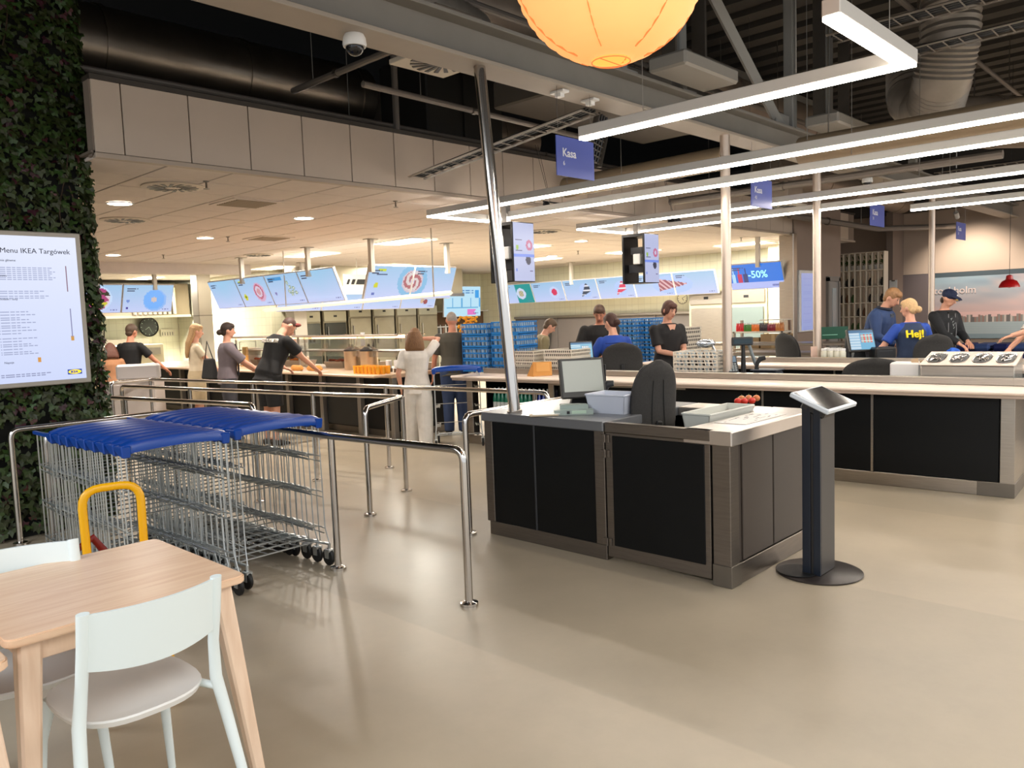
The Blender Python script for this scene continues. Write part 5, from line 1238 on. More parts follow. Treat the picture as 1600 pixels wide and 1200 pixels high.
# extractor hoods
HD = M('hood_steel', (120, 108, 92), .35, .8)
t = thing('extractor_hood', 'wide dark stainless extractor hood at the far left behind the menu screens', 'hood', (8, 21.5, 1.95))
wobj('canopy', MB().box(6.6, 10.5, 22.9, 23.95, 1.97, 2.9, bev=.02), HD, t)
for k in range(9): wobj('pleat', MB().tube([(8.9+k*.14, 22.86, 2.02), (8.9+k*.14, 22.86, 2.78)], .055, 10), M('hood_bright', (206, 196, 176), .25, .9), t)
wobj('lip', MB().box(6.6, 10.5, 22.85, 22.9, 1.93, 2.0), STEEL, t)
t = thing('extractor_hood', 'pale ceiling hood over the ovens and refrigerators', 'hood', (12, 17.2, 2.2)); wobj('canopy', MB().box(10.9, 15.6, 16.6, 18.4, 2.25, 3.02, bev=.02), M('hood_pale', (190, 182, 160), .4, .4), t); wobj('lip', MB().box(10.9, 15.6, 16.55, 16.6, 2.22, 2.3), STEEL, t)
# clocks
def clock(lab, p, ax, r, face, rim, hand):
    t = thing('wall_clock', lab, 'clock', tuple(p)); Mx = Matrix.Rotation(math.pi/2, 4, 'X') if ax == 'Y' else Matrix.Rotation(-math.pi/2, 4, 'Y')
    def X_(mb):
        for v in mb.bm.verts: v.co = Mx @ v.co
        return mb
    obj('face', X_(MB().lathe([(r, 0), (r, .03), (r*.9, .032)], n=32)), face, t); obj('rim', X_(MB().tube([(r*math.cos(k*math.pi/14), r*math.sin(k*math.pi/14), .03) for k in range(28)], r*.07, 6, closed=True)), rim, t)
    s_ = 1
    obj('hour_hand', X_(MB().box(-.006, .006, 0, r*.5, .034, .038, mat=Matrix.Rotation(2.2, 4, 'Z'))), hand, t); obj('minute_hand', X_(MB().box(-.004, .004, 0, r*.75, .038, .041, mat=Matrix.Rotation(-2.7, 4, 'Z'))), hand, t)
    mb = MB()
    for k in range(12): mb.box(-.006, .006, r*.76, r*.88, .034, .037, mat=Matrix.Rotation(k*math.pi/6, 4, 'Z'))
    obj('hour_marks', X_(mb), hand, t)
p = atY(232, 511, 23.85); clock('round black-faced wall clock on the cream tiles at far left', p, 'Y', .27, M('clock_black', (16, 26, 24), .4), BLACK, M('clock_hand', (180, 200, 190), .5))
p = atX(1067, 466, 18.15); clock('round pale wall clock under the dessert screens', p, 'X', .145, M('clock_white', (226, 222, 196), .5), M('clock_rim', (130, 126, 112), .4), BLACK)
# knives / utensils, notices on the left tile wall
for (px, py), w, h, lab in (((262, 520), .42, .22, 'row of small utensils on the far left tile wall'), ((288, 517), .35, .45, 'pale framed notice on the far left tile wall')):
    p = atY(px, py, 23.95); t = thing('wall_notice', lab, 'notice', tuple(p)); obj('backing', MB().box(-w/2, w/2, -.01, 0, -h/2, h/2), M('notice_cream', (226, 220, 200), .5), t)
    mb = MB()
    for k in range(5): mb.box(-w*.4+k*w*.18, -w*.36+k*w*.18, -.014, -.01, -h*.35, h*.1)
    obj('marks', mb, DARK, t)
# worktables in back at left
t = thing('range_cooker', 'long stainless range and worktop in front of the black clock', 'cooker', (7.4, 21.8, 0)); wobj('body', MB().box(7.2, 9.4, 22.3, 23.3, 0, 1.2, bev=.02), M('range_steel', (150, 140, 118), .35, .6), t); wobj('splash', MB().box(7.2, 9.4, 23.25, 23.35, 1.2, 1.35), STEEL, t); wobj('panel', MB().box(7.3, 9.3, 22.28, 22.3, .9, 1.1), STEELD, t)
# shelves of pans
t = thing('hanging_rack', 'steel hanging shelf with pots left of the ovens', 'shelf', (10.6, 19.2, 1.9))
wobj('shelf', MB().box(9.9, 11.9, 18.9, 19.3, 1.86, 1.9), STEEL, t) if False else wobj('shelf', MB().box(10.85, 12.3, 18.0, 18.4, 2.05, 2.08), STEEL, t)
for k in range(6): wobj('hanging_pot', MB().lathe([(.09, 0), (.10, .16), (.095, .16)], (10.95+k*.24, 18.2, 1.86), 12), STEEL if k % 2 else WHITE, t)
wobj('wall_bracket', MB().box(10.9, 10.95, 18.3, 18.5, 1.92, 2.06), STEELD, t)
# combi ovens and refrigerators along the back wall (front at Y 17.6)
FRY = 17.7
def appliance(name, lab, cat, x0, x1, z1, door_mt, split=False, grp=None, base_=None):
    t = thing(name, lab, cat, ((x0+x1)/2, FRY+.35, 0), 0, grp)
    wobj('cabinet', MB().box(x0+.01, x1-.01, FRY, 18.45, .08, z1, bev=.01), M('fridge_steel', (150, 142, 122), .35, .6), t)
    wobj('door', MB().box(x0+.05, x1-.05, FRY-.04, FRY, .30, z1-.32, bev=.008), door_mt, t)
    wobj('control_panel', MB().box(x0+.03, x1-.03, FRY-.03, FRY, z1-.28, z1-.02, bev=.005), M('fridge_panel', (186, 182, 160), .35, .5), t)
    wobj('handle', MB().tube([(x0+.12, FRY-.07, 1.0), (x0+.12, FRY-.07, 1.5)], .014, 8), STEEL, t)
    wobj('badge', MB().box((x0+x1)/2-.05, (x0+x1)/2+.05, FRY-.034, FRY-.03, z1-.17, z1-.12), BLACK, t)
    for xx in (x0+.08, x1-.08): wobj('foot', MB().tube([(xx, FRY+.1, 0), (xx, FRY+.1, .08)], .03, 8), BLACK, t)
OVD = M('oven_glass', (34, 38, 34), .15, spec=.9)
appliance('combi_oven', 'combi oven with a dark glass door behind the bending man, left one', 'oven', 10.95, 11.55, 1.92, OVD, grp='ovens')
appliance('combi_oven', 'combi oven with a dark glass door right of the bending man', 'oven', 11.6, 12.35, 1.92, OVD, grp='ovens')
for k, lab in enumerate(('first from the left', 'second from the left', 'third from the left', 'rightmost')):
    appliance('refrigerator', 'tall stainless refrigerator on the kitchen back wall, '+lab, 'refrigerator', 12.4+k*.80, 13.16+k*.80, 2.02, M('fridge_door', (168, 160, 138), .35, .6, noise=.08, scale=3), grp='stainless refrigerators')
# shelf niche with bottles behind the grey haired man
t = thing('bottle_shelf', 'wall shelf unit full of bottles and jars behind the grey-haired man', 'shelf', (16.9, 18.4, 0))
p0_, p1_ = atY(668, 488, 18.3), atY(760, 520, 18.3)
wobj('back', MB().box(p0_.x, p1_.x, 18.42, 18.48, p1_.z, p0_.z), M('shelf_brown', (110, 84, 62), .7), t)
for z in (p1_.z, (p0_.z+p1_.z)/2-.1, p0_.z): wobj('shelf', MB().box(p0_.x-.03, p1_.x+.03, 18.2, 18.45, z-.015, z+.015), WHITE, t)
bp_ = None
for k in range(22):
    x = p0_.x+.06+k*(p1_.x-p0_.x-.1)/22; cI = k % 4; lb = '%s bottle on the kitchen wall shelf, %s of its colour from the left' % (['silver', 'brown', 'white', 'dark'][cI], nth(k//4))
    b_ = thing('sauce_bottle', lb, 'bottle', (x, 18.3, p1_.z+.015), 0, 'bottles on the kitchen wall shelf, '+['silver', 'brown', 'white', 'dark'][cI])
    obj('body', MB().lathe([(.035, 0), (.036, .2), (.015, .27), (.015, .31)], n=8), M('sb_%d' % cI, [(190, 190, 190), (130, 90, 60), (220, 216, 206), (60, 56, 50)][cI], .4), b_)
t = thing('sunflower_bunch', 'bunch of bright yellow flowers in a dark vase behind the grey-haired man', 'flowers', (7.4, 8.9, .90))
p = atd(730, 500, 11.5); t.location = (p.x, p.y, .98); _root[t.name] = Matrix.Translation((p.x, p.y, .98))
obj('vase', MB().lathe([(.06, 0), (.08, .15), (.05, .32), (.06, .34)], n=14), DARK, t)
mb = MB()
for k in range(60): mb.ell((RN.uniform(-.13, .13), RN.uniform(-.1, .1), .52+RN.uniform(-.12, .13)), (.022, .022, .016), 6, 4)
obj('petals', mb, M('flower_yellow', (236, 166, 14), .6), t, kind='stuff'); mb = MB()
for k in range(10): mb.tube([(0, 0, .3), (RN.uniform(-.1, .1), RN.uniform(-.08, .08), .5)], .005, 4)
obj('stem', mb, M('stem_green', (60, 90, 40), .6), t, kind='stuff')
t = thing('side_table', 'narrow steel table under the flower vase', 'table', (p.x, p.y, 0)); obj('top', MB().box(-.3, .3, -.3, .3, .95, .98, bev=.005), STEEL, t)
for a, b in ((-.27, -.27), (.27, -.27), (.27, .27), (-.27, .27)): obj('leg', MB().tube([(a, b, 0), (a, b, .95)], .018, 8), STEEL, t)
# right kitchen: tall steel cabinets, shelf of small drink bottles, boxes
for k, (y, lab, g) in enumerate(((8.80, 'tall stainless cabinet with a glazed door under the blue half-price screen', 1), (9.85, 'tall stainless cabinet beside the glazed one, partly behind the steel pole', 0))):
    t = thing('steel_cabinet', lab, 'cabinet', (17.7, y, 0))
    wobj('body', MB().box(17.4, 18.05, y-.5, y+.5, .08, 2.05, bev=.01), M('cab_cream', (190, 184, 158), .4, .4), t); wobj('fascia', MB().box(17.36, 17.4, y-.46, y+.46, 1.72, 2.02, bev=.005), STEEL, t)
    wobj('door', MB().box(17.36, 17.4, y-.42, y+.42, .3, 1.62, bev=.006), M('glazed_grey', (110, 122, 120), .2) if g else STEEL, t); wobj('badge', MB().box(17.352, 17.36, y-.06, y+.06, 1.84, 1.90), BLACK, t)
    for yy in (y-.4, y+.4): wobj('foot', MB().tube([(17.6, yy, 0), (17.6, yy, .08)], .03, 8), BLACK, t)
SHX = 13.6
q0 = atX(1148, 518, SHX); q1 = atX(1228, 518, SHX)
t = thing('drinks_shelf', 'steel shelf of small coloured juice bottles left of the brown wall', 'shelf', (SHX, (q0.y+q1.y)/2, 0))
zt = q0.z
wobj('shelf', MB().box(SHX-.1, SHX+.25, q1.y, q0.y, zt-.03, zt, bev=.004), M('shelf_pale', (206, 200, 186), .4), t); wobj('shelf', MB().box(SHX-.1, SHX+.25, q1.y, q1.y+.45, zt+.19, zt+.21), M('shelf_pale'), t); wobj('shelf', MB().box(SHX-.15, SHX+.35, q1.y, q0.y, .82, .86, bev=.004), STEEL, t)
for y in (q1.y+.03, q0.y-.03): wobj('upright', MB().box(SHX+.2, SHX+.25, y-.02, y+.02, 0, zt+.2), STEEL, t); wobj('upright', MB().box(SHX-.1, SHX-.06, y-.02, y+.02, 0, zt), STEEL, t)
cols = [('red', (196, 22, 30)), ('green', (70, 120, 40)), ('orange', (224, 120, 40)), ('black', (40, 20, 24)), ('dark red', (130, 20, 40)), ('amber', (190, 120, 60))]
N_ = 30
pr = {}
for k in range(N_):
    y = q0.y-.05-(q0.y-q1.y-.1)*k/(N_-1); ci = min(5, k*6//N_); cn, cc = cols[ci]
    lb = 'small %s juice bottle on the drinks shelf, %s of its colour from the left' % (cn, nth(k % 5))
    if cn not in pr:
        b_ = pr[cn] = thing('juice_bottle', lb, 'bottle', (SHX, y, zt), 0, '%s juice bottles on the drinks shelf' % cn)
        obj('body', MB().lathe([(.018, 0), (.02, .01), (.02, .10), (.012, .125)], n=10), M('jb_'+cn, cc, .25), b_); obj('cap', MB().lathe([(.012, .125), (.012, .15), (.01, .15)], n=8), WHITE if ci in (1, 2) else M('jbc_'+cn, cc, .4), b_)
    else: dup(pr[cn], (SHX, y, zt), 0, lb)
for (px0, px1, py0, py1, lab) in ((1192, 1232, 522, 542, 'brown cardboard box under the drinks shelf, right one'), (1160, 1190, 528, 541, 'lower brown cardboard box under the drinks shelf, left one')):
    a = atX(px0, py0, SHX); b = atX(px1, py1, SHX); z0_ = .86
    t = thing('cardboard_box', lab, 'box', (SHX+.05, (a.y+b.y)/2, z0_)); wobj('box', MB().box(SHX-.1, SHX+.2, b.y, a.y, z0_, a.z, bev=.006), M('cardboard', (130, 106, 74), .8), t); wobj('tape', MB().box(SHX-.102, SHX-.1, (a.y+b.y)/2-.03, (a.y+b.y)/2+.03, z0_, a.z), M('tape_tan', (156, 132, 96), .5), t)
# steel worktables seen between the counters
for (X_, y0, y1, z, lab) in ((12.0, 3.9, 6.2, .90, 'long stainless worktable behind the far till counter'), (12.9, 4.6, 7.4, 1.0, 'stainless worktable in front of the drinks shelf')):
    t = thing('worktable', lab, 'table', (X_, (y0+y1)/2, 0)); wobj('top', MB().box(X_-.3, X_+.3, y0, y1, z-.04, z, bev=.006), STEEL, t); wobj('shelf', MB().box(X_-.28, X_+.28, y0+.03, y1-.03, z-.22, z-.19), STEEL, t)
    for a in (y0+.06, y1-.06):
        for b in (X_-.26, X_+.26): wobj('leg', MB().tube([(b, a, 0), (b, a, z-.04)], .02, 8), STEEL, t)
# racks far behind customers on trolleys
def dolly(lab, x, y, w, d_):
    t = thing('rack_dolly', lab, 'dolly', (x, y, 0), 0); obj('deck', MB().box(-w/2, w/2, -d_/2, d_/2, .12, .15, bev=.004), STEELD, t)
    for a, b in ((-1, -1), (1, -1), (1, 1), (-1, 1)): obj('castor', MB().tube([(a*w*.4-.012, b*d_*.4, .05), (a*w*.4+.012, b*d_*.4, .05)], .05, 12).tube([(a*w*.4, b*d_*.4, .08), (a*w*.4, b*d_*.4, .12)], .012, 6), BLACK, t)
for k, (px, nm) in enumerate(((986, 'left'), (1012, 'right'))):
    p = atd(px, 530, 12.4); dolly('steel dolly under the %s far stack of blue racks' % nm, p.x, p.y, .52, .52)
    n = 12
    pr_ = None
    for j in range(n):
        lb = 'blue dish rack in the %s far stack behind the customers, %s' % (nm, 'topmost' if j == n-1 else ['lowest', '2nd', '3rd', '4th', '5th', '6th', '7th', '8th', '9th', '10th', '11th', '12th'][j]+('' if j == 0 else ' from the bottom'))
        if pr_ is None: pr_ = rack_proto('dish_rack', lb, RB_, .50, .50, .113, True, (p.x, p.y, .15), 0, 'far blue dish racks', 7)
        else: dup(pr_, (p.x, p.y, .15+j*.113), 0, lb)
p = atd(1040, 540, 12.2)
dolly('steel dolly under the far stack of white racks', p.x, p.y, .55, .52); pr_ = None
for j in range(10):
    lb = 'white dish rack in the far stack behind the customers, %s' % ('topmost' if j == 9 else ['lowest', '2nd', '3rd', '4th', '5th', '6th', '7th', '8th', '9th'][j]+('' if j == 0 else ' from the bottom'))
    if pr_ is None: pr_ = rack_proto('dish_rack', lb, RW_, .58, .50, .12, False, (p.x+.1, p.y-.15, .15), 0, 'far white dish racks', 10)
    else: dup(pr_, (p.x+.1, p.y-.15, .15+j*.12), 0, lb)
# grey cladding rail: dark slotted post leaning
p0_ = atX(864, 499, 17.95); p1_ = atX(858, 545, 17.95)
t = thing('slotted_post', 'dark slotted upright post in front of the grey wall cladding', 'post', (17.95, p1_.y, 0)); wobj('post', MB().tube([(17.95, p0_.y+.35, 0), (17.95, p0_.y, 1.5)], .04, 4), BLACK, t)
mb = MB()
for k in range(8): mb.box(17.89, 17.92, p0_.y+.20-k*.022, p0_.y+.24-k*.022, .65+k*.1, .70+k*.1)
wobj('slot', mb, STEEL, t, kind='stuff')
# white tray return cabinet by the ivy column
p = atd(212, 600, 11.5)
t = thing('tray_cabinet', 'pale grey cabinet with a raised back beside the ivy column, behind the rails', 'cabinet', (p.x, p.y, 0), fang+.15)
obj('body', MB().box(-.33, .33, -.25, .25, .04, .88, bev=.01), M('cabinet_grey', (196, 186, 180), .5), t); obj('upstand', MB().box(-.30, .30, .1, .25, .88, 1.11, bev=.03), M('cabinet_grey2', (170, 166, 164), .5), t)
obj('door', MB().box(-.31, .31, -.262, -.25, .08, .84, bev=.004), M('cabinet_grey'), t); obj('foot', MB().box(-.3, .3, -.2, .2, 0, .04), BLACK, t)
# ================================================================= IVY COLUMN
cx0, cx1, cy0, cy1 = .7, 2.44, 7.06, 7.95
t = thing('ivy_column', 'thick square column covered top to bottom in dark green ivy leaves', 'plant wall', ((cx0+cx1)/2, (cy0+cy1)/2, 0)); IVY = t
wobj('column_core', MB().box(cx0+.05, cx1-.05, cy0+.05, cy1-.05, 0, 5.4), M('column_black', (10, 12, 8), .9), t)
def leaves(n, mt, name, seed, face=None):
    rn = random.Random(seed); vs = []; fs = []
    for k in range(n):
        f = rn.random(); z = rn.uniform(.05, 4.9)
        j = rn.uniform(-.03, .05)
        if f < .58: p = V((rn.uniform(cx0, cx1+.03), cy0-j, z)); nrm = V((0, -1, 0))
        elif f < .86: p = V((cx1+j, rn.uniform(cy0, cy1), z)); nrm = V((1, 0, 0))
        elif f < .94: p = V((cx0-j, rn.uniform(cy0, cy1), z)); nrm = V((-1, 0, 0))
        else: p = V((cx1+j*.7, cy0-j*.7, z)); nrm = V((.7, -.7, 0))
        nrm = (nrm + V((rn.uniform(-.6, .6), rn.uniform(-.6, .6), rn.uniform(-.1, .9)))).normalized()
        a = nrm.cross(V((0, 0, 1))).normalized(); b = nrm.cross(a).normalized()   # b points down-ish
        if b.z > 0: b = -b
        an = rn.uniform(-.7, .7); a, b = a*math.cos(an)+b*math.sin(an), b*math.cos(an)-a*math.sin(an)
        s_ = rn.uniform(.024, .042); o = len(vs)
        for u, w_, d_ in ((0, -.1, 0), (-.9, -.55, -.12), (-1.0, .25, -.18), (-.45, .55, -.05), (0, 1.45, -.2), (.45, .55, -.05), (1.0, .25, -.18), (.9, -.55, -.12)):
            vs.append(p + a*(u*s_) + b*(w_*s_) + nrm*(d_*s_))
        fs += [(o, o+1, o+2, o+3), (o, o+3, o+4), (o, o+4, o+5), (o, o+5, o+6, o+7)]
    me = bpy.data.meshes.new(name); inv = rootmat(IVY).inverted(); me.from_pydata([inv @ v for v in vs], [], fs); me.materials.append(mt)
    o = bpy.data.objects.new(name, me); C.objects.link(o); o.parent = IVY; o['kind'] = 'stuff'
    return o
leaves(11500, M('ivy_green', (46, 62, 24), .5, isl=.55), 'green_leaves', 3)
o = leaves(900, M('ivy_red', (62, 24, 28), .5, isl=.4), 'red_leaves', 5); o['label'] = 'dark reddish leaves'
mb = MB(); rn = random.Random(8)
for k in range(26):
    x = rn.uniform(cx0, cx1); z = rn.uniform(0, 4); pts = [V((x+.05*math.sin(j*.7+k), cy0-.015, z+j*.12)) for j in range(8)]; mb.tube(pts, .005, 4)
wobj('vine', mb, M('vine_brown', (60, 44, 28), .8), IVY, kind='stuff')
# ================================================================= TRAY TROLLEYS
BLU = M('trolley_blue', (10, 66, 156), .28, noise=.05, scale=4)
def trolley_proto(lab, loc, group):
    """local: x across, y back into the nest (front at y=0), z up"""
    t = thing('tray_trolley', lab, 'trolley', loc, 0, group); w = .285
    # blue moulded handle frame
    pr = [(0, .945), (-.004, .975), (.012, 1.004), (.04, 1.012), (.118, .972), (.122, .962), (.04, .992), (.014, .975)]
    mb = MB(); n = 13; rows = []
    for i in range(n):
        u = -1+2*i/(n-1); x = u*(w+.012); sag = .018*(1-u*u); fwd = -.02*(1-u*u)
        rows.append([mb.bm.verts.new((x, y+fwd, z+sag-(.012 if abs(u) > .92 else 0))) for y, z in pr])
    for i in range(n-1): mb.bridge(rows[i], rows[i+1])
    mb.bm.faces.new(rows[0]); mb.bm.faces.new(list(reversed(rows[-1])))
    obj('handle', mb, BLU, t, sharp=40)
    for sx_ in (-1, 1):
        x = sx_*w
        obj('corner_block', MB().hexa([V(q) for q in ((x-.022, -.01, .925), (x+.022, -.01, .925), (x+.018, .06, .935), (x-.018, .06, .935), (x-.028, -.015, .992), (x+.028, -.015, .992), (x+.024, .13, .985), (x-.024, .13, .985))], .006), BLU, t)
        obj('side_bar', MB().box(x-.012, x+.012, .05, .40, .955, .978, bev=.004), BLU, t)
    ys = (0.0, .075)
    for sx_ in (-1, 1):
        x = sx_*w; mb = MB()
        for y in ys: mb.tube([(x, y+.01, .96), (x, y, .55), (x, y-.005, .26), (x*1.03, y-.035 if y == 0 else y, .15)], .0045, 6)
        for y in (.30, .38): mb.tube([(x*.97, y, .97), (x*.95, y+.02, .2)], .0045, 6)
        for z in (.74, .50, .255): mb.tube([(x*1.0, -.002, z), (x*.96, .40, z+.012)], .0045, 6).tube([(x*.985, .0, z-.035), (x*.95, .40, z-.02)], .004, 6)
        obj('side_frame', mb, WIRE, t)
    for z, nm in ((.74, 'tray_rack'), (.50, 'tray_rack'), (.255, 'tray_rack')):
        mb = MB()
        for sx_ in (-1, 1):
            for j in range(3):
                y = .10+j*.10; mb.tube([(sx_*w*.97, y-.025, z), (sx_*(w-.05), y-.025, z+.006), (sx_*(w-.065), y, z+.02), (sx_*(w-.05), y+.025, z+.006), (sx_*w*.97, y+.025, z)], .004, 5)
            mb.tube([(sx_*(w-.055), .05, z), (sx_*(w-.07), .40, z+.01)], .004, 5)
        mb.tube([(-w*.96, .39, z+.012), (w*.96, .39, z+.012)], .0045, 5)
        obj(nm, mb, WIRE, t)
    mb = MB(); mb.tube([(-w*1.03, -.035, .15), (-w*.9, .42, .12), (w*.9, .42, .12), (w*1.03, -.035, .15)], .009, 7)
    for k in range(7): x = -w*.8+k*w*.266; mb.tube([(x, .10, .145), (x*.95, .42, .125)], .004, 5)
    mb.tube([(-w*1.0, .10, .145), (w*1.0, .10, .145)], .006, 6)
    obj('base_frame', mb, WIRE, t)
    for sx_, y, r_ in ((-1.03, -.03, .05), (1.03, -.03, .05), (-.88, .40, .05), (.88, .40, .05)):
        x = sx_*w; cs_ = obj('castor', MB().box(x-.022, x+.022, y-.025, y+.03, .095, .115, bev=.004).tube([(x, y, .11), (x, y, .15)], .010, 8).hexa([V(q) for q in ((x-.019, y-.012, .05), (x-.013, y-.012, .05), (x-.013, y+.03, .05), (x-.019, y+.03, .05), (x-.022, y-.02, .10), (x-.016, y-.02, .10), (x-.016, y+.03, .10), (x-.022, y+.03, .10))]).hexa([V(q) for q in ((x+.013, y-.012, .05), (x+.019, y-.012, .05), (x+.019, y+.03, .05), (x+.013, y+.03, .05), (x+.016, y-.02, .10), (x+.022, y-.02, .10), (x+.022, y+.03, .10), (x+.016, y+.03, .10))]), WIRE, t)
        obj('wheel', MB().lathe([(.02, -.012), (.055, -.012), (.06, -.006), (.06, .006), (.055, .012), (.02, .012)], n=18), BLACK, cs_)
        wh = cs_.children[0]
        for v in wh.data.vertices: c_ = v.co.copy(); v.co = V((x+c_.z, y+.012+c_.x, .06+c_.y))
    return t
def orde(k): return ['front', 'second', 'third', 'fourth', 'fifth', 'sixth', 'seventh', 'eighth', 'ninth', 'tenth'][k]
base_t = None
for row, (x0, y0, n_, nm) in enumerate(((1.915, 4.44, 9, 'left'), (2.585, 4.50, 10, 'right'))):
    for k in range(n_):
        lb = 'blue-handled wire tray trolley, the %s one counted from the near end of the %s row' % (orde(k), nm)
        g = 'tray trolleys nested in the %s row' % nm; loc = (x0-.006*k+RN.uniform(-.006, .006), y0+.128*k, 0)
        if base_t is None: base_t = trolley_proto(lb, loc, g)
        else: dup(base_t, loc, RN.uniform(-.012, .012), lb, g)
# single trolley near the counter
p = atd(716, 640, 9.9)
tw = dup(base_t, (p.x, p.y, 0), math.radians(-40), 'single tray trolley with a blue handle standing by the man with grey hair'); 
if 'group' in tw: del tw['group']
# ================================================================= DINING TABLE AND CHAIRS
WOOD = bpy.data.materials.new('pale_wood'); WOOD.use_nodes = True
def woodmat(mt, c1, c2, ax):
    N = mt.node_tree.nodes; L = mt.node_tree.links; b = N['Principled BSDF']; tc = N.new('ShaderNodeTexCoord'); mp = N.new('ShaderNodeMapping'); L.new(tc.outputs['Object'], mp.inputs[0])
    mp.inputs['Scale'].default_value = ax; n = N.new('ShaderNodeTexNoise'); n.inputs['Scale'].default_value = 3; n.inputs['Detail'].default_value = 8; n.inputs['Distortion'].default_value = .6; L.new(mp.outputs[0], n.inputs['Vector'])
    cr = N.new('ShaderNodeValToRGB'); cr.color_ramp.elements[0].position = .36; cr.color_ramp.elements[1].position = .64; cr.color_ramp.elements[0].color = lin(c1); cr.color_ramp.elements[1].color = lin(c2)
    L.new(n.outputs['Fac'], cr.inputs[0]); L.new(cr.outputs[0], b.inputs['Base Color']); b.inputs['Roughness'].default_value = .32
    return mt
woodmat(WOOD, (222, 184, 152), (234, 202, 172), (1.2, 14, 6))
WLEG = bpy.data.materials.new('pale_wood_leg'); WLEG.use_nodes = True
woodmat(WLEG, (226, 196, 170), (236, 210, 186), (10, 10, 1.2))
def dining_table(lab, x0, x1, y0, y1, h, legs):
    t = thing('dining_table', lab, 'table', ((x0+x1)/2, (y0+y1)/2, 0))
    n = 6; xs_ = [(x0, x1)]
    rc = .035; poly = []
    for (cx, cy, a0) in ((x1-rc, y0+rc, -90), (x1-rc, y1-rc, 0), (x0+rc, y1-rc, 90), (x0+rc, y0+rc, 180)):
        for j in range(5): a = math.radians(a0+j*22.5); poly.append((cx+rc*math.cos(a), cy+rc*math.sin(a)))
    mb = MB().prism(poly, h-.028, h)
    bmesh.ops.bevel(mb.bm, geom=[e for e in mb.bm.edges if abs(e.verts[0].co.z-e.verts[1].co.z) < 1e-5], offset=.005, segments=2, affect='EDGES')
    wobj('tabletop', mb, WOOD, t)
    for a, b in (((x0+.08, y0+.055), (x1-.08, y0+.075)), ((x0+.08, y1-.075), (x1-.08, y1-.055)), ((x0+.055, y0+.08), (x0+.075, y1-.08)), ((x1-.075, y0+.08), (x1-.055, y1-.08))): wobj('apron', MB().box(a[0], b[0], a[1], b[1], h-.10, h-.03, bev=.003), WLEG, t)
    for sx_, sy_ in legs:
        X_ = x0 if sx_ < 0 else x1; Y_ = y0 if sy_ < 0 else y1
        tx_, ty_ = X_-sx_*.075, Y_-sy_*.075; bx_, by_ = X_-sx_*.012, Y_+sy_*.01; q = .034; r_ = .021
        wobj('leg', MB().hexa([V(c_) for c_ in ((bx_-r_, by_-r_, 0), (bx_+r_, by_-r_, 0), (bx_+r_, by_+r_, 0), (bx_-r_, by_+r_, 0), (tx_-q, ty_-q, h-.028), (tx_+q, ty_-q, h-.028), (tx_+q, ty_+q, h-.028), (tx_-q, ty_+q, h-.028))], .008), WLEG, t)
    return t
dining_table('pale birch dining table with the white chair pushed under it', .575, 1.325, 2.585, 3.36, .74, ((-1, -1), (1, -1), (1, 1), (-1, 1)))
dining_table('second birch table, only its corner showing at the left edge', -.25, .555, 2.45, 3.22, .735, ((-1, -1), (1, -1), (1, 1), (-1, 1)))
WCH = M('chair_white', (226, 238, 240), .38)
WSE = M('chair_seat_white', (226, 226, 224), .4)
def white_chair(lab, loc, rz, top=.82, w=.40, sh=.46):
    """faces +y; back at -y"""
    t = thing('dining_chair', lab, 'chair', loc, rz, 'white dining chairs')
    # curved back panel
    mb = MB(); n = 14; rows = []
    for i in range(n+1):
        u = -1+2*i/n; x = u*(w/2-.008); bow = -.045*(1-u*u)
        z0, z1 = top-.175, top+.0
        y0_, y1_ = -.205+bow, -.235+bow
        rows.append([mb.bm.verts.new(q) for q in ((x, y0_+.006, z0-.018*(1-u*u)), (x, y0_-.006, z0-.018*(1-u*u)), (x, y1_-.006, z1), (x, y1_+.006, z1))])
    for i in range(n): mb.bridge(rows[i], rows[i+1])
    mb.bm.faces.new(rows[0]); mb.bm.faces.new(list(reversed(rows[-1]))); obj('back_panel', mb, WCH, t, sharp=50)
    for s_ in (-1, 1):
        x = s_*w/2
        obj('rear_leg', MB().tube([(x, -.235, top+.005), (x, -.215, top-.10), (x+s_*.002, -.185, top-.22), (x+s_*.012, -.165, sh+.01), (x+s_*.028, -.20, sh-.14), (x+s_*.055, -.285, 0)], [.019, .019, .018, .020, .019, .014], 12, ry=[.013, .016, .016, .019, .017, .014], side=(1, 0, 0)), WCH, t, sharp=60)
        obj('front_leg', MB().tube([(s_*(w/2-.03), .20, sh-.03), (s_*(w/2+.0), .215, sh-.16), (s_*(w/2+.02), .235, 0)], [.022, .018, .013], 12), WCH, t, sharp=60)
        obj('seat_rail', MB().tube([(x*1.04, -.17, sh-.02), (s_*(w/2-.05), 0, sh-.018), (s_*(w/2-.04), .20, sh-.03)], .013, 10), WCH, t, sharp=60)
    mb = MB(); ring = []; k_ = 36; lay = []
    for (zz, sc_) in ((-.020, .965), (-.002, 1.0), (.004, .985), (-.002, .75), (-.008, .35)):
        r_ = []
        for i in range(k_):
            a = 2*math.pi*i/k_; c_, s_ = math.cos(a), math.sin(a); e = .72
            x = (w/2+.012)*math.copysign(abs(c_)**e, c_)*sc_*(1+.04*s_); y = .225*math.copysign(abs(s_)**e, s_)*sc_+.02
            r_.append(mb.bm.verts.new((x, y, sh+zz)))
        lay.append(r_)
    for i in range(len(lay)-1): mb.bridge(lay[i], lay[i+1])
    mb.bm.faces.new(list(reversed(lay[0]))); mb.bm.faces.new(lay[-1]); obj('seat', mb, WSE, t, sharp=50)
    return t
white_chair('white plastic chair in the foreground pushed under the birch table', (.915, 2.63, 0), math.radians(2))
white_chair('white chair on the far side of the birch table, only its back above the top', (.75, 3.13, 0), math.radians(168), .815)
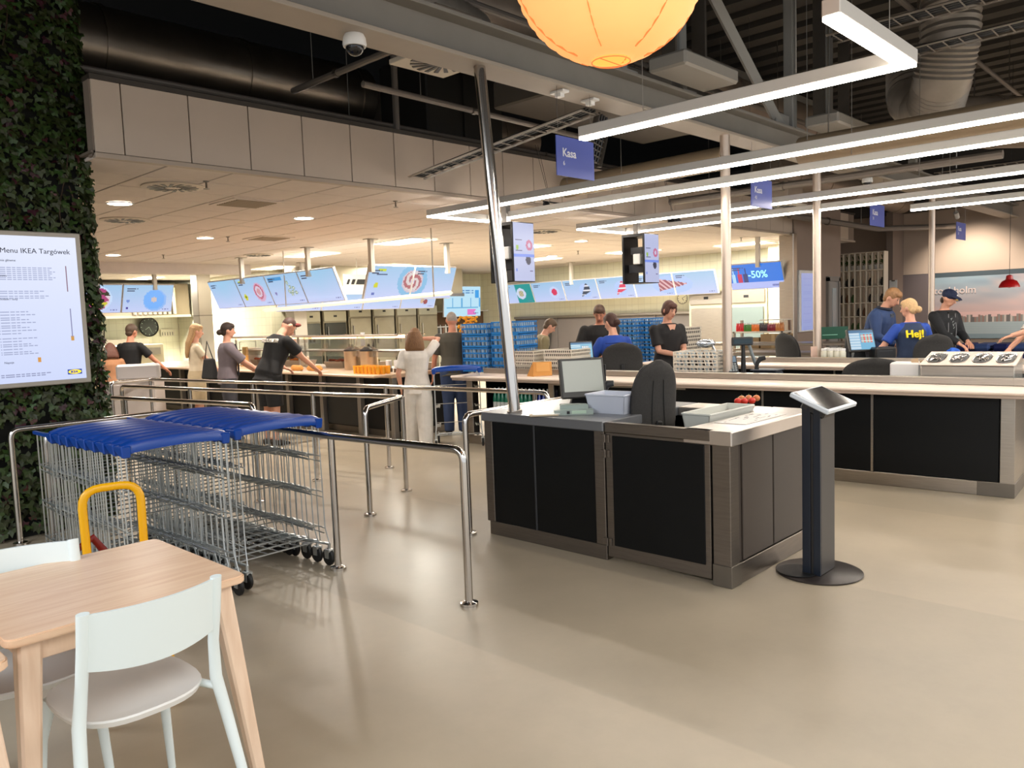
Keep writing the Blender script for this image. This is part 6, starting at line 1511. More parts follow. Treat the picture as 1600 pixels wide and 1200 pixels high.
# yellow chair
t = thing('dining_chair', 'yellow chair with an open arched back behind the birch table', 'chair', (1.36, 3.86, 0), math.radians(168))
YEL = M('yellow_lacquer', (238, 176, 8), .3)
obj('arched_back', MB().tube(bend([(-.125, -.18, .40), (-.13, -.20, .86), (.13, -.20, .86), (.125, -.18, .40)], .09), .020, 12, ry=.012, side=(1, 0, 0)), YEL, t, sharp=60)
obj('seat', MB().box(-.16, .16, -.18, .20, .43, .455, bev=.012), YEL, t)
for sx_ in (-1, 1):
    obj('rear_leg', MB().tube([(sx_*.125, -.18, .44), (sx_*.15, -.24, 0)], [.017, .013], 10), YEL, t); obj('front_leg', MB().tube([(sx_*.13, .17, .43), (sx_*.15, .20, 0)], [.017, .013], 10), YEL, t)
p = at(120, 850, .60)
t = thing('small_red_chair', 'dark red child chair back just visible behind the yellow chair', 'chair', (1.28, 4.12, 0), .4)
RD = M('dark_red', (120, 20, 16), .45)
obj('backrest', MB().tube([(-.13, 0, .50), (-.07, .02, .60), (0, .03, .57), (.07, .02, .60), (.13, 0, .50)], .02, 10, ry=.012), RD, t); obj('seat', MB().box(-.14, .14, -.26, 0, .28, .31, bev=.01), RD, t)
for a, b in ((-.12, -.02), (.12, -.02)): obj('leg', MB().tube([(a, b, .52), (a, b+.02, 0)], .012, 8), RD, t)
for a, b in ((-.12, -.24), (.12, -.24)): obj('leg', MB().tube([(a, b, .29), (a, b-.02, 0)], .012, 8), RD, t)
# ================================================================= RIGHT BACKGROUND
# mural print on the wall
def mural(u, v):
    # u 0 = left end, v 0 = bottom; a harbour city under a pink and blue evening sky
    n1 = math.sin(u*9+v*4)+.6*math.sin(u*23-v*17)+.4*math.sin(u*51+v*31); n2 = math.sin(u*14-v*26)+.5*math.sin(u*37+v*40)
    if u < .11+.02*v: return mixc((120, 108, 106), (104, 96, 98), v)
    if v > .93: return (60, 74, 82)
    if v > .40:
        t_ = (v-.40)/.53; c = mixc((196, 166, 162), (136, 156, 168), min(1, t_*1.15))
        c = mixc(c, (206, 166, 158), max(0, min(1, .35*n1)))
        return mixc(c, (124, 140, 154), max(0, min(1, .4*n2*t_+.1)))
    sky_h = .34+.022*math.sin(int(u*90)*12.9898)*math.cos(int(u*41)*3.1)
    if v > .24:
        if v > sky_h: return (206, 172, 168)
        k = math.sin(int(u*130)*78.2+int(v*88)*37.7); return (136, 108, 100) if k > .6 else ((182, 172, 164) if k > .1 else ((98, 94, 94) if k > -.4 else (128, 126, 122)))
    if v > .07:
        if u > .52 and v < .15+.03*math.sin(u*60): return (70, 84, 44)
        return mixc((132, 150, 158), (168, 176, 176), .5+.5*math.sin(v*240+u*20)*.6)
    return (128, 104, 66) if u > .48 else (120, 138, 146)
yl_, yr_ = 6.45, 1.2
t = thing('wall_mural', 'large print of a harbour city under a pink sky, lettered Stockholm', 'wall print', (20.98, 4, .70))
wobj('board', MB().box(20.95, 20.995, yr_, yl_, .68, 2.26, bev=.003), M('mural_edge', (60, 64, 68), .5), t)
picture('print', yl_-yr_, 1.56, 260, 90, mural, paintmat('mural_print', 1, emissive=False, rough=.5), t, fr((20.945, yl_, .69), (0, -1, 0), (0, 0, 1)))
q = atX(1452, 459, 20.94); wl = M('mural_white_letters', (214, 196, 192), .6)
text('Stockholm', .235, wl, t, fr((20.93, q.y, q.z-.02), (0, -1, 0), (0, 0, 1)), ext=.004)
q = atX(1490, 470, 20.94); wobj('small_emblem', MB().box(20.93, 20.94, q.y-.14, q.y, q.z, q.z+.055), M('emblem_blue', (40, 60, 110), .5), t); text('IKEA', .06, M('emblem_yellow', (226, 190, 60), .5), t, fr((20.928, q.y-.01, q.z+.006), (0, -1, 0), (0, 0, 1)), bold=.002)
# spots washing the mural wall
for y, lab in ((4.9, 'left'), (2.6, 'right')):
    t = thing('track_spot', 'small white spotlight above the mural, the %s one' % lab, 'spotlight', (19.4, y, 3.5)); obj('can', MB().tube([(0, 0, 0), (.12, 0, -.10)], .05, 12), WHITE, t); obj('stem', MB().tube([(0, 0, 0), (0, 0, 2.0)], .010, 6), WHITE, t)
    l = bpy.data.lights.new('mural_spot', 'SPOT'); l.energy = 140; l.spot_size = math.radians(95); l.spot_blend = .8; l.color = (1, .86, .72); l.shadow_soft_size = .06
    o = bpy.data.objects.new('mural_spot', l); C.objects.link(o); o.location = (19.55, y, 3.38); o.rotation_euler = (V((21, y, 1.9))-V((19.55, y, 3.38))).to_track_quat('-Z', 'Y').to_euler()
# red pendant
p = atd(1577, 449, 13.0); 
t = thing('pendant_lamp', 'small red pendant lamp hanging in front of the mural', 'lamp', tuple(p))
obj('shade', MB().lathe([(.152, 0), (.146, .035), (.11, .10), (.055, .13), (.045, .19), (.02, .205)], n=28), M('lamp_red', (176, 16, 20), .3), t); obj('cord', MB().tube([(0, 0, .2), (0, 0, 5.4-p.z)], .004, 5), BLACK, t); obj('bulb', MB().ell((0, 0, .03), .04, 12, 8), WHITE, t)
# white grid shelf with plants
XS = 19.4
a = atX(1312, 393, XS); b = atX(1384, 397, XS); y0, y1 = b.y, a.y; z1 = (a.z+b.z)/2; WS = M('grid_shelf_white', (226, 214, 196), .5)
t = thing('grid_shelf', 'tall white open grid shelf with plants on its top row', 'shelf', (XS, (y0+y1)/2, 0)); SHELF = t
cols_ = 8; hts = [0, .33, .62, .95, 1.30, 1.62, 2.00, 2.38, z1]
for k in range(cols_+1): y = y0+(y1-y0)*k/cols_; wobj('upright', MB().box(XS-.14, XS+.14, y-.009, y+.009, 0, z1), WS, t)
for z in hts: wobj('shelf_board', MB().box(XS-.14, XS+.14, y0, y1, max(0, z-.018), z+.002), WS, t)
cw = (y1-y0)/cols_; rnk = random.Random(4); pot = None
LEAFM = M('pot_leaf', (70, 104, 44), .6, isl=.4)
for k in range(cols_):
    y = y0+cw*(k+.5); lb = 'green plant in a white pot, %s from the left on top of the grid shelf' % ['eighth', 'seventh', 'sixth', 'fifth', 'fourth', 'third', 'second', 'first'][k]
    if pot is None:
        pot = thing('potted_plant', lb, 'plant', (XS, y, 2.383), 0, 'potted plants on the grid shelf'); obj('pot', MB().lathe([(.045, 0), (.06, .11), (.055, .11)], n=12), WHITE, pot); mb = MB()
        for j in range(26): a_ = rnk.uniform(0, 6.28); r_ = rnk.uniform(.02, .07); zz = rnk.uniform(.10, .30); mb.quad((r_*math.cos(a_), r_*math.sin(a_), zz), (r_*math.cos(a_)+.03, r_*math.sin(a_), zz+.02), (r_*math.cos(a_)+.02, r_*math.sin(a_)+.02, zz+.06), (r_*math.cos(a_)-.015, r_*math.sin(a_)+.02, zz+.03))
        obj('foliage', mb, LEAFM, pot, kind='stuff')
    else: dup(pot, (XS, y, 2.383), 0, lb)
pcol = [('black', (24, 22, 24)), ('dark green', (60, 100, 50)), ('brown', (120, 84, 60)), ('white', (220, 212, 200)), ('dark red', (120, 40, 36))]
vp = {}
for ri, z in enumerate(hts[2:7]):
    for k in range(cols_):
        if rnk.random() < .45: continue
        ci = rnk.choice([0, 0, 1, 2, 3, 4]); cn, cc = pcol[ci]; y = y0+cw*(k+.5); g = '%s vases on the grid shelf' % cn; lb = 'small %s vase on the grid shelf, row %d from the bottom' % (cn, ri+3)
        lb = 'small %s vase, %s row and %s column from the right of the grid shelf' % (cn, ['third-lowest', 'fourth-lowest', 'middle', 'third-highest', 'second-highest'][ri], nth(k))
        if cn not in vp:
            vp[cn] = thing('vase', lb, 'vase', (XS-.02, y, z+.003), 0, g); obj('body', MB().lathe([(.03, 0), (.05, .06), (.045, .13), (.02, .17), (.025, .19)], n=10), M('vase_'+cn, cc, .4), vp[cn])
        else: dup(vp[cn], (XS-.02, y, z+.003), 0, lb, g)
p0 = atX(1388, 438, 20.1); p1 = atX(1400, 472, 20.1)
t = thing('wall_poster', 'narrow white sheet hung on the taupe wall beside the grid shelf', 'poster', (20.18, (p0.y+p1.y)/2, p1.z)); wobj('sheet', MB().box(20.17, 20.19, p1.y, p0.y, p1.z, p0.z), WHITE, t); wobj('clip', MB().box(20.165, 20.17, p1.y+.05, p0.y-.05, p0.z-.03, p0.z), STEELD, t)
# blue patterned bench and goods along the mural
t = thing('patterned_bench', 'low display bench covered in dark blue patterned cloth below the mural', 'bench', (19.2, 3.2, 0)); wobj('base', MB().box(18.9, 19.7, .2, 5.2, .05, .52), M('bench_navy', (26, 36, 90), .7), t)
for k in range(14): wobj('cushion', MB().box(18.86, 19.7, .25+k*.35, .57+k*.35, .52, .66, bev=.05), M('cushion_navy_%d' % (k % 2), ((22, 34, 96), (60, 84, 140))[k % 2], .8), t)
wobj('plinth', MB().box(18.95, 19.65, .25, 5.15, 0, .05), BLACK, t)
# ================================================================= PEOPLE
SKIN = M('skin_light', (214, 158, 132), .55); SKIN2 = M('skin_tanned', (194, 130, 102), .55)
EYE = M('eye_dark', (30, 24, 22), .3); LIP = M('lip', (160, 84, 78), .5)
CL = {}
def cloth(n, c=(128, 128, 128), r=.8): return M('cloth_'+n, c, r, noise=.06, scale=14, bump=.25)
def arm_ik(S, T, l1, l2, hint):
    d = T-S; L_ = min(d.length, (l1+l2)*.995); u = d.normalized(); T = S+u*L_
    a = (l1*l1-l2*l2+L_*L_)/(2*L_); h = math.sqrt(max(0, l1*l1-a*a)); w = hint-u*hint.dot(u)
    w = w.normalized() if w.length > 1e-4 else V((0, 0, -1))
    return S+u*a+w*h, T
def loft(mb, secs, side=(1, 0, 0), n=16):
    return mb.tube([s_[0] for s_ in secs], [s_[1] for s_ in secs], n, ry=[s_[2] for s_ in secs], side=side)
def vox(o, size, sm=4):
    m_ = o.modifiers.new('Remesh', 'REMESH'); m_.mode = 'VOXEL'; m_.voxel_size = size; m_.use_smooth_shade = True
    s_ = o.modifiers.new('Smooth', 'SMOOTH'); s_.iterations = sm; s_.factor = .5
    return o
def person(lab, loc, yaw, H=1.72, lean=0, head=(0, 0), hl=None, hr=None, eh=(V((-.6, -.6, -.6)), V((.6, -.6, -.6))), legs='stand', shirt=None, sleeve=.55, hem=.88, neck=1.47, pants=None, plen=.08, skirt=None, hair=(60, 40, 28), style='short', skin=SKIN, wide=1.0, extras=None, shoes=(40, 40, 42), seat=.62, jacket=None, vw=.0125, twist=0, hands=True, bag=1.0):
    t = thing('person', lab, 'person', (loc[0], loc[1], 0), yaw)
    S = H/1.75
    dz = 0 if legs != 'sit' else (seat+.10)-.92
    piv = V((0, 0, .95)); RL = Matrix.Rotation(-lean, 3, 'X') @ Matrix.Rotation(twist, 3, 'Z')
    def U(p): p = V(p); return (piv + RL @ (p-piv) + V((0, 0, dz)))*S
    def Lw(p): return V(p)*S
    RH = RL @ Matrix.Rotation(head[1], 3, 'Z') @ Matrix.Rotation(-head[0], 3, 'X')
    nk = V((0, .005, 1.50))
    def Hd(p): p = V(p); return (piv + RL @ (nk-piv) + RH @ (p-nk) + V((0, 0, dz)))*S
    W = wide
    tor = [(.87, .150, .095, 0), (.94, .165, .115, 0), (1.02, .150, .105, .0), (1.10, .138, .098, .005), (1.22, .152, .108, .008), (1.33, .172, .112, .004), (1.395, .168, .095, 0), (1.435, .135, .078, -.003), (1.462, .090, .066, -.005)]
    body = MB()
    loft(body, [(U((0, y, z)), rx*W*S, ry*W*S) for z, rx, ry, y in tor], side=RL @ V((1, 0, 0)))
    loft(body, [(U((0, -.01, 1.42)), .075*S, .065*S), (U((0, -.002, 1.48)), .058*S, .056*S), (Hd((0, .0, 1.54)), .052*S, .054*S), (Hd((0, .0, 1.60)), .05*S, .055*S)], side=RL @ V((1, 0, 0)))
    RHm = RH
    body.ell(Hd((0, .0, 1.645)), (.074*S, .094*S, .105*S), 18, 12, RHm); body.ell(Hd((0, .028, 1.585)), (.056*S, .062*S, .058*S), 14, 9, RHm)
    body.tube([Hd((0, .085, 1.655)), Hd((0, .112, 1.615)), Hd((0, .095, 1.605))], [.010*S, .015*S, .012*S], 8)
    for sx_ in (-1, 1): body.ell(Hd((sx_*.077, -.005, 1.632)), (.012*S, .022*S, .032*S), 8, 6, RHm)
    # arms
    rest = (V((-.23, .06, .86)), V((.23, .06, .86)))
    arms = []
    for i, (sx_, T) in enumerate(((-1, hl), (1, hr))):
        Sh = U((sx_*.170*W, 0, 1.385)); T = V(T)*S if T is not None else (U(rest[i]) if lean < .1 else Sh+V((sx_*.05, .05, -.52))*S)
        E_, T = arm_ik(Sh, T, .29*S, .255*S, eh[i]); arms.append((Sh, E_, T))
        body.ell(Sh, .052*S*W, 12, 8)
        loft(body, [(Sh, .052*S*W, .052*S*W), (Sh.lerp(E_, .5), .045*S*W, .047*S*W), (E_, .038*S, .038*S), (E_.lerp(T, .35), .037*S, .038*S), (T, .025*S, .030*S)], n=12)
    # legs
    if legs == 'sit':
        LG_ = [[V((sx_*.09, 0, .92+dz)), V((sx_*.12, .42, .90+dz)), V((sx_*.12, .40, max(.10, .46+dz))), V((sx_*.12, .50, max(.05, .42+dz)))] for sx_ in (-1, 1)]
    else:
        st = {'stand': (0, 0), 'stride': (.13, -.10)}[legs]
        LG_ = []
        for i, sx_ in enumerate((-1, 1)):
            f = st[i]; LG_.append([V((sx_*.09, 0, .90)), V((sx_*.095, f*.5+.02, .49)), V((sx_*.10, f-.02, .09)), V((sx_*.11, f+.13, .03))])
    for A in LG_:
        A = [Lw(p_) for p_ in A]
        loft(body, [(A[0], .085*S*W, .088*S*W), (A[0].lerp(A[1], .5), .072*S*W, .074*S*W), (A[1], .054*S, .056*S), (A[1].lerp(A[2], .3), .052*S, .056*S), (A[2], .034*S, .038*S)], n=14)
        loft(body, [(A[2], .034*S, .036*S), (A[2].lerp(A[3], .5)+V((0, 0, -.02))*S, .036*S, .03*S), (A[3], .036*S, .022*S)], n=12)
    b = vox(obj('body', body, skin, t), .0105*S, 2)
    # hands, joined as fingers that curl from the palm
    for i, (Sh, E_, T) in enumerate(arms):
        if not hands: break
        f = (T-E_).normalized(); sx_ = (-1, 1)[i]; up_ = V((0, 0, 1)); sd = f.cross(up_)
        sd = sd.normalized() if sd.length > .1 else V((1, 0, 0)); pn = sd.cross(f).normalized()
        if abs(f.z) > .8: sd, pn = V((0, 1, 0)), V((-sx_, 0, 0))
        hm = MB(); loft(hm, [(T-f*.01*S, .026*S, .020*S), (T+f*.03*S, .036*S, .016*S), (T+f*.085*S, .040*S, .013*S)], side=sd, n=10)
        for k in range(4):
            o_ = sd*((-.03+.02*k)*S); l_ = (.060, .072, .068, .052)[k]*S; p_ = T+f*.078*S+o_
            hm.tube([p_, p_+f*l_*.45-pn*.006*S, p_+f*l_*.85-pn*.022*S, p_+f*l_*.95-pn*.036*S], [.0088*S, .0085*S, .0078*S, .006*S], 7)
        th = sd*(-sx_)*1.0
        hm.tube([T+f*.02*S+th*.02*S, T+f*.045*S+th*.045*S, T+f*.078*S+th*.052*S-pn*.01*S], [.012*S, .0105*S, .008*S], 7)
        obj('hand', hm, skin, b, sharp=60)
    # face
    fm_ = MB()
    for sx_ in (-1, 1): fm_.ell(Hd((sx_*.029, .086, 1.655)), (.010*S, .006*S, .006*S), 8, 6, RHm)
    obj('eyes', fm_, EYE, b); fm_ = MB()
    for sx_ in (-1, 1): fm_.tube([Hd((sx_*.014, .094, 1.678)), Hd((sx_*.030, .092, 1.684)), Hd((sx_*.046, .078, 1.676))], .004*S, 5)
    HM = M('hair_%d_%d_%d' % hair, hair, .6, noise=.25, scale=40, bump=.4, stretch=(4, 4, .6))
    obj('eyebrows', fm_, HM, b); obj('mouth', MB().ell(Hd((0, .086, 1.583)), (.022*S, .008*S, .006*S), 10, 6, RHm), LIP, b)
    # hair
    hm = MB()
    if style != 'cap':
        if style == 'buzz': hm.ell(Hd((0, -.010, 1.662)), (.077*S, .093*S, .098*S), 20, 12, RHm)
        else: hm.ell(Hd((0, -.014, 1.668)), (.084*S, .096*S, .102*S), 20, 12, RHm)
        if style in ('short', 'bob', 'long', 'bun', 'tied'): hm.ell(Hd((0, .03, 1.712)), (.066*S, .066*S, .046*S), 14, 9, RHm)
        if style in ('short',): hm.ell(Hd((0, -.045, 1.60)), (.066*S, .05*S, .055*S), 14, 9, RHm)
        if style == 'bob':
            hm.ell(Hd((0, -.035, 1.60)), (.092*S, .075*S, .09*S), 18, 10, RHm)
            loft(hm, [(Hd((0, -.03, 1.70)), .09*S, .08*S), (Hd((0, -.035, 1.62)), .118*S, .092*S), (Hd((0, -.045, 1.54)), .138*S, .088*S), (Hd((0, -.05, 1.46)), .148*S, .075*S), (Hd((0, -.05, 1.425)), .135*S, .06*S)], side=RH @ V((1, 0, 0)), n=20)
        if style == 'shortf':
            hm.ell(Hd((0, -.03, 1.625)), (.088*S, .080*S, .085*S), 18, 10, RHm); hm.ell(Hd((0, .04, 1.712)), (.07*S, .06*S, .042*S), 14, 9, RHm)
            for sx_ in (-1, 1): hm.ell(Hd((sx_*.068, .03, 1.65)), (.022*S, .04*S, .06*S), 10, 7, RHm)
        if style == 'long': loft(hm, [(Hd((0, -.04, 1.69)), .085*S, .062*S), (Hd((0, -.055, 1.58)), .094*S, .056*S), (U((0, -.10, 1.46)), .10*S, .045*S), (U((0, -.125, 1.30)), .085*S, .032*S), (U((0, -.13, 1.22)), .045*S, .02*S)], side=RH @ V((1, 0, 0)))
        if style in ('bun', 'tied'):
            hm.ell(Hd((0, -.045, 1.61)), (.07*S, .055*S, .06*S), 14, 9, RHm); hm.ell(Hd((0, -.115, 1.60)), (.045*S, .045*S, .045*S), 12, 8, RHm)
        vox(obj('hair', hm, HM, b), .009*S, 2)
    else:
        hm.ell(Hd((0, -.045, 1.60)), (.07*S, .052*S, .06*S), 14, 9, RHm); obj('hair', hm, HM, b)
        cp = MB().ell(Hd((0, -.006, 1.690)), (.088*S, .106*S, .080*S), 20, 12, RHm); c_ = obj('cap', cp, cloth('cap_navy', (26, 36, 66)), b)
        obj('visor', MB().tube([Hd((0, .06, 1.690)), Hd((0, .12, 1.690)), Hd((0, .165, 1.678))], [.075*S, .070*S, .045*S], 14, ry=[.010*S, .008*S, .006*S], side=RH @ V((1, 0, 0))), cloth('cap_navy', (26, 36, 66)), c_)
        obj('emblem', MB().ell(Hd((0, .094, 1.72)), (.012*S, .006*S, .012*S), 8, 6, RHm), WHITE, c_)
    # clothes
    g = .014
    if shirt:
        sm = MB(); secs = [q for q in tor if q[0] > hem+.001 and q[0] <= neck]
        z0 = hem; first = tor[0] if hem <= tor[0][0] else min(tor, key=lambda q: abs(q[0]-hem))
        secs = [(z0, first[1]+(.02 if z0 < .9 else .012), first[2]+.02, 0)]+secs
        loft(sm, [(U((0, y, z)), (rx*W+g)*S, (ry*W+g+.004)*S) for z, rx, ry, y in secs], side=RL @ V((1, 0, 0)), n=20)
        for i, (Sh, E_, T) in enumerate(arms):
            sm.ell(Sh+V((0, 0, .002)), (.050*W+g*.9)*S, 12, 8)
            if sleeve <= 1: P1 = Sh.lerp(E_, sleeve); loft(sm, [(Sh, (.050*W+g)*S, (.050*W+g)*S), (Sh.lerp(E_, sleeve*.5), (.050*W+g)*S, (.050*W+g)*S), (P1, (.050*W+g*1.2)*S, (.052*W+g*1.2)*S)], n=14)
            else: P1 = E_.lerp(T, sleeve-1); loft(sm, [(Sh, (.056*W+g)*S, (.056*W+g)*S), (E_, (.044+g)*S, (.044+g)*S), (E_.lerp(P1, .4), (.042+g)*S, (.042+g)*S), (P1, (.030+g)*S, (.032+g)*S)], n=14)
        vox(obj('shirt' if not jacket else 'jacket', sm, shirt, b), vw*S, 3)
    if pants:
        pm = MB(); loft(pm, [(U((0, 0, .885)) if legs != 'sit' else U((0, .02, .88)), (.158*W+g)*S, (.105*W+g)*S), (U((0, 0, .94)), (.165*W+g*.7)*S, (.115*W+g*.7)*S), (U((0, 0, 1.0)), (.152*W+g*.6)*S, (.108*W+g*.6)*S)], side=RL @ V((1, 0, 0)), n=18)
        for A in LG_:
            A = [Lw(q) for q in A]; zc = plen
            if legs == 'sit': E2 = A[2]
            elif plen > .3: E2 = A[0].lerp(A[1], min(1, (.90-plen)/.41)); 
            else: E2 = A[2]
            if plen > .3 and legs != 'sit': loft(pm, [(A[0]+V((0, 0, .02)), (.09*W+g)*S, (.095*W+g)*S), (A[0].lerp(E2, .5), (.08*W+g)*S, (.082*W+g)*S), (E2, (.072*W+g)*S, (.074*W+g)*S)], n=14)
            else: loft(pm, [(A[0]+V((0, 0, .02)), (.09*W+g)*S, (.095*W+g)*S), (A[0].lerp(A[1], .5), (.078*W+g)*S*(1+bag)/2, (.080*W+g)*S*(1+bag)/2), (A[1], (.062*W+g)*S*bag, (.064*W+g)*S*bag), (A[1].lerp(E2, .5), (.056*W+g)*S*bag, (.060*W+g)*S*bag), (E2-V((0, 0, .03))*S, (.050*W+g)*S*bag, (.056*W+g)*S*bag)], n=14)
        vox(obj('trousers', pm, pants, b), vw*S, 2)
    if skirt:
        km = MB(); loft(km, [(U((0, 0, 1.02)), .155*S, .11*S), (U((0, 0, .94)), .185*S, .13*S), (Lw((0, 0, .75)), .19*S, .14*S), (Lw((0, 0, .50)), .18*S, .13*S)], side=(1, 0, 0), n=20); obj('skirt', km, skirt, b, sharp=60)
    for i, A in enumerate(LG_):
        A = [Lw(q) for q in A]; obj('shoe', MB().tube([A[2]+V((0, -.05, -.045))*S, A[2]+V((0, .0, -.03))*S, A[3]+V((0, -.02, .0))*S, A[3]+V((0, .04, -.005))*S], [.036*S, .045*S, .046*S, .03*S], 12, ry=[.035*S, .045*S, .028*S, .018*S], side=(1, 0, 0)), M('shoe_%d' % shoes[0], shoes, .6), b, sharp=60)
    return t, b, U, Hd, arms, S
def face_to(a): return a
FA = math.atan2(FW.y, FW.x)-math.pi/2     # yaw that looks away from the camera
# 1 man in black t-shirt from behind
p = atd(203, 560, 12.6)
person('man in a black T-shirt and jeans from behind, farthest left at the counter', (p.x, p.y), FA-.25, 1.70, .08, (.2, -.1), hl=(-.36, .15, .92), hr=(.42, .40, .93), shirt=cloth('black', (12, 12, 14)), sleeve=.7, pants=cloth('jeans', (44, 60, 84)), hair=(74, 54, 38), style='short', skin=SKIN2, wide=1.08)
# 2 small person half hidden by the ivy
p = atd(176, 590, 12.4)
person('brown-haired woman in a tan top, mostly hidden behind the ivy column', (p.x, p.y), FA+.5, 1.42, .1, (.3, 0), shirt=cloth('tan', (170, 120, 84)), sleeve=.6, pants=cloth('brown', (80, 64, 50)), hair=(90, 50, 34), style='bob')
# 3 blonde woman
p = atd(305, 560, 11.9)
person('woman with long blonde hair in a cream top and beige skirt', (p.x, p.y), FA-1.05, 1.66, .03, (.15, 0), hl=(-.12, .36, .98), hr=(.10, .36, .96), shirt=cloth('cream', (222, 206, 178)), sleeve=.55, hem=.92, skirt=cloth('beige', (196, 176, 142)), hair=(176, 140, 96), style='long', wide=.88, shoes=(200, 180, 160))
# 4 grey-shirt woman with tray
p = atd(354, 560, 11.2)
r4 = person('woman with tied dark hair in a grey shirt holding out a tray', (p.x, p.y), FA-1.15, 1.66, .04, (.1, 0), hl=(-.17, .44, .98), hr=(.15, .46, 1.0), shirt=cloth('mauve_grey', (118, 108, 114)), sleeve=.95, hem=.84, pants=cloth('charcoal', (62, 62, 68)), hair=(50, 34, 26), style='tied', wide=1.16)
t_, b_, U_, Hd_, ar, S_ = r4
obj('scarf', MB().tube([U_((.06, .11, 1.44)), U_((.07, .15, 1.3)), U_((.07, .15, 1.1)), U_((.06, .15, .98))], [.03, .045, .05, .04], 10, ry=.012, side=(1, 0, 0)), cloth('dark_scarf', (40, 40, 52)), b_)
w_ = (rootmat(t_) @ ((ar[0][2]+ar[1][2])*.5+V((0, .14, .012))))
t = thing('serving_tray', 'pale tray held out by the woman in the grey shirt', 'tray', tuple(w_), FA-1.15); obj('tray', MB().box(-.21, .21, -.16, .16, 0, .012, bev=.004), M('tray_pale', (176, 160, 150), .5), t); obj('rim', MB().tube([(-.21, -.16, .015), (.21, -.16, .015), (.21, .16, .015), (-.21, .16, .015)], .007, 6, closed=True), M('tray_pale'), t)
p = atd(328, 585, 11.5)
t = thing('shoulder_bag', 'black shoulder bag hanging between the blonde woman and the woman in grey', 'bag', (p.x, p.y, .86), FA-.6); obj('body', MB().hexa([V(q) for q in ((-.16, -.05, 0), (.16, -.05, 0), (.16, .05, 0), (-.16, .05, 0), (-.10, -.03, .30), (.12, -.03, .30), (.12, .03, .30), (-.10, .03, .30))], .02), cloth('bag_black', (44, 44, 46)), t); obj('strap', MB().tube([(-.09, 0, .29), (-.02, 0, .55), (.10, 0, .29)], .008, 6), BLACK, t)
# 5 man bending, black shirt with letters
p = atd(418, 560, 10.5)
r5 = person('man in a black shirt lettered BROOKLYN and shorts, bending forward over the counter', (p.x, p.y), FA-.75, 1.80, .42, (.45, -.1), hl=(-.30, .42, .98), hr=(.20, .62, .93), shirt=cloth('black2', (14, 13, 14)), sleeve=.7, hem=.80, pants=cloth('black_shorts', (20, 20, 22)), plen=.52, hair=(66, 40, 30), style='buzz', skin=SKIN, wide=1.22, shoes=(50, 44, 40))
t_, b_, U_, Hd_, ar, S_ = r5
o_ = U_((-.14, -.150, 1.315)); r_ = (U_((.14, -.150, 1.315))-o_); u_ = (U_((-.14, -.150, 1.40))-o_)
tt = text('BROOKLYN', .072, M('print_offwhite', (206, 200, 190), .7), t_, rootmat(t_) @ fr(o_, r_, u_), bold=.0012, ext=.012)
obj('cap_peak', MB().ell(Hd_((0, .06, 1.72)), (.07, .08, .03), 12, 7), cloth('red_cap', (110, 40, 34)), b_)
# 6 cook behind the counter
p = atd(468, 560, 14.0)
person('cook with red-brown hair behind the sneeze guard', (p.x, p.y), FA+math.pi*.85, 1.50, .2, (.5, 0), shirt=cloth('cook_grey', (150, 150, 150)), pants=cloth('cook_dark', (60, 60, 60)), hair=(110, 70, 50), style='buzz')
# 7 woman in white
p = atd(652, 600, 9.95)
person('woman in a white T-shirt and white trousers from behind, one hand raised to her head', (p.x, p.y), FA+.05, 1.50, .0, (.05, -.15), hl=(-.25, .10, .88), hr=(.08, .14, 1.60), eh=(V((-.6, -.6, -.6)), V((1, .0, -.05))), shirt=cloth('white', (222, 214, 204)), sleeve=.75, hem=.80, pants=cloth('white2', (218, 212, 204)), legs='stride', hair=(120, 84, 52), style='bob', wide=1.08, bag=1.5, skin=SKIN)
# 8 grey-haired man
p = atd(710, 590, 10.9)
person('grey-haired man in a dark olive T-shirt and jeans from behind', (p.x, p.y), FA+.1, 1.70, .10, (.2, .1), hl=(-.30, .12, .84), hr=(.30, .30, .90), shirt=cloth('olive_grey', (72, 68, 58)), sleeve=.8, hem=.84, pants=cloth('jeans2', (50, 66, 100)), hair=(150, 140, 130), style='buzz', skin=SKIN2, wide=1.15)
# 9 man in black facing us
p = atd(938, 590, 11.2)
person('stout man in a black T-shirt looking down, facing the seated cashier in blue', (p.x, p.y), FA+math.pi+.1, 1.735, .10, (.45, -.3), hl=(.02, .30, 1.02), hr=(.22, .26, 1.0), shirt=cloth('black3', (30, 27, 26)), sleeve=.9, pants=cloth('dark_trousers', (40, 40, 46)), hair=(84, 58, 42), style='short', skin=SKIN2, wide=1.28)
# 10 cashier in blue
p = on2(961, -1.22)
r10 = person('seated cashier in a blue striped T-shirt, hair tied back, seen from behind', (p.x, p.y), FA+.15, 1.70, .12, (.25, .5), hl=(-.22, .34, 1.03), hr=(.20, .36, 1.03), legs='sit', seat=.72, shirt=cloth('staff_blue', (36, 72, 160)), sleeve=.75, pants=cloth('staff_dark', (30, 34, 44)), hair=(66, 38, 28), style='tied')
t_, b_, U_, Hd_, ar, S_ = r10
mb = MB()
for k in range(7): z = 1.08+k*.045; mb.tube([U_((x_, -.115-(.012 if abs(x_) < .1 else -.02), z)) for x_ in (-.14, -.07, 0, .07, .14)], .004, 4)
obj('stripe', mb, cloth('stripe_navy', (14, 34, 96)), b_, kind='stuff')
text('Hej!', .10, SIGNT, t_, rootmat(t_) @ fr(U_((-.09, -.142, 1.16)), U_((.1, -.142, 1.16))-U_((-.1, -.142, 1.16)), U_((0, -.142, 1.3))-U_((0, -.142, 1.16))), bold=.002, ext=.01)
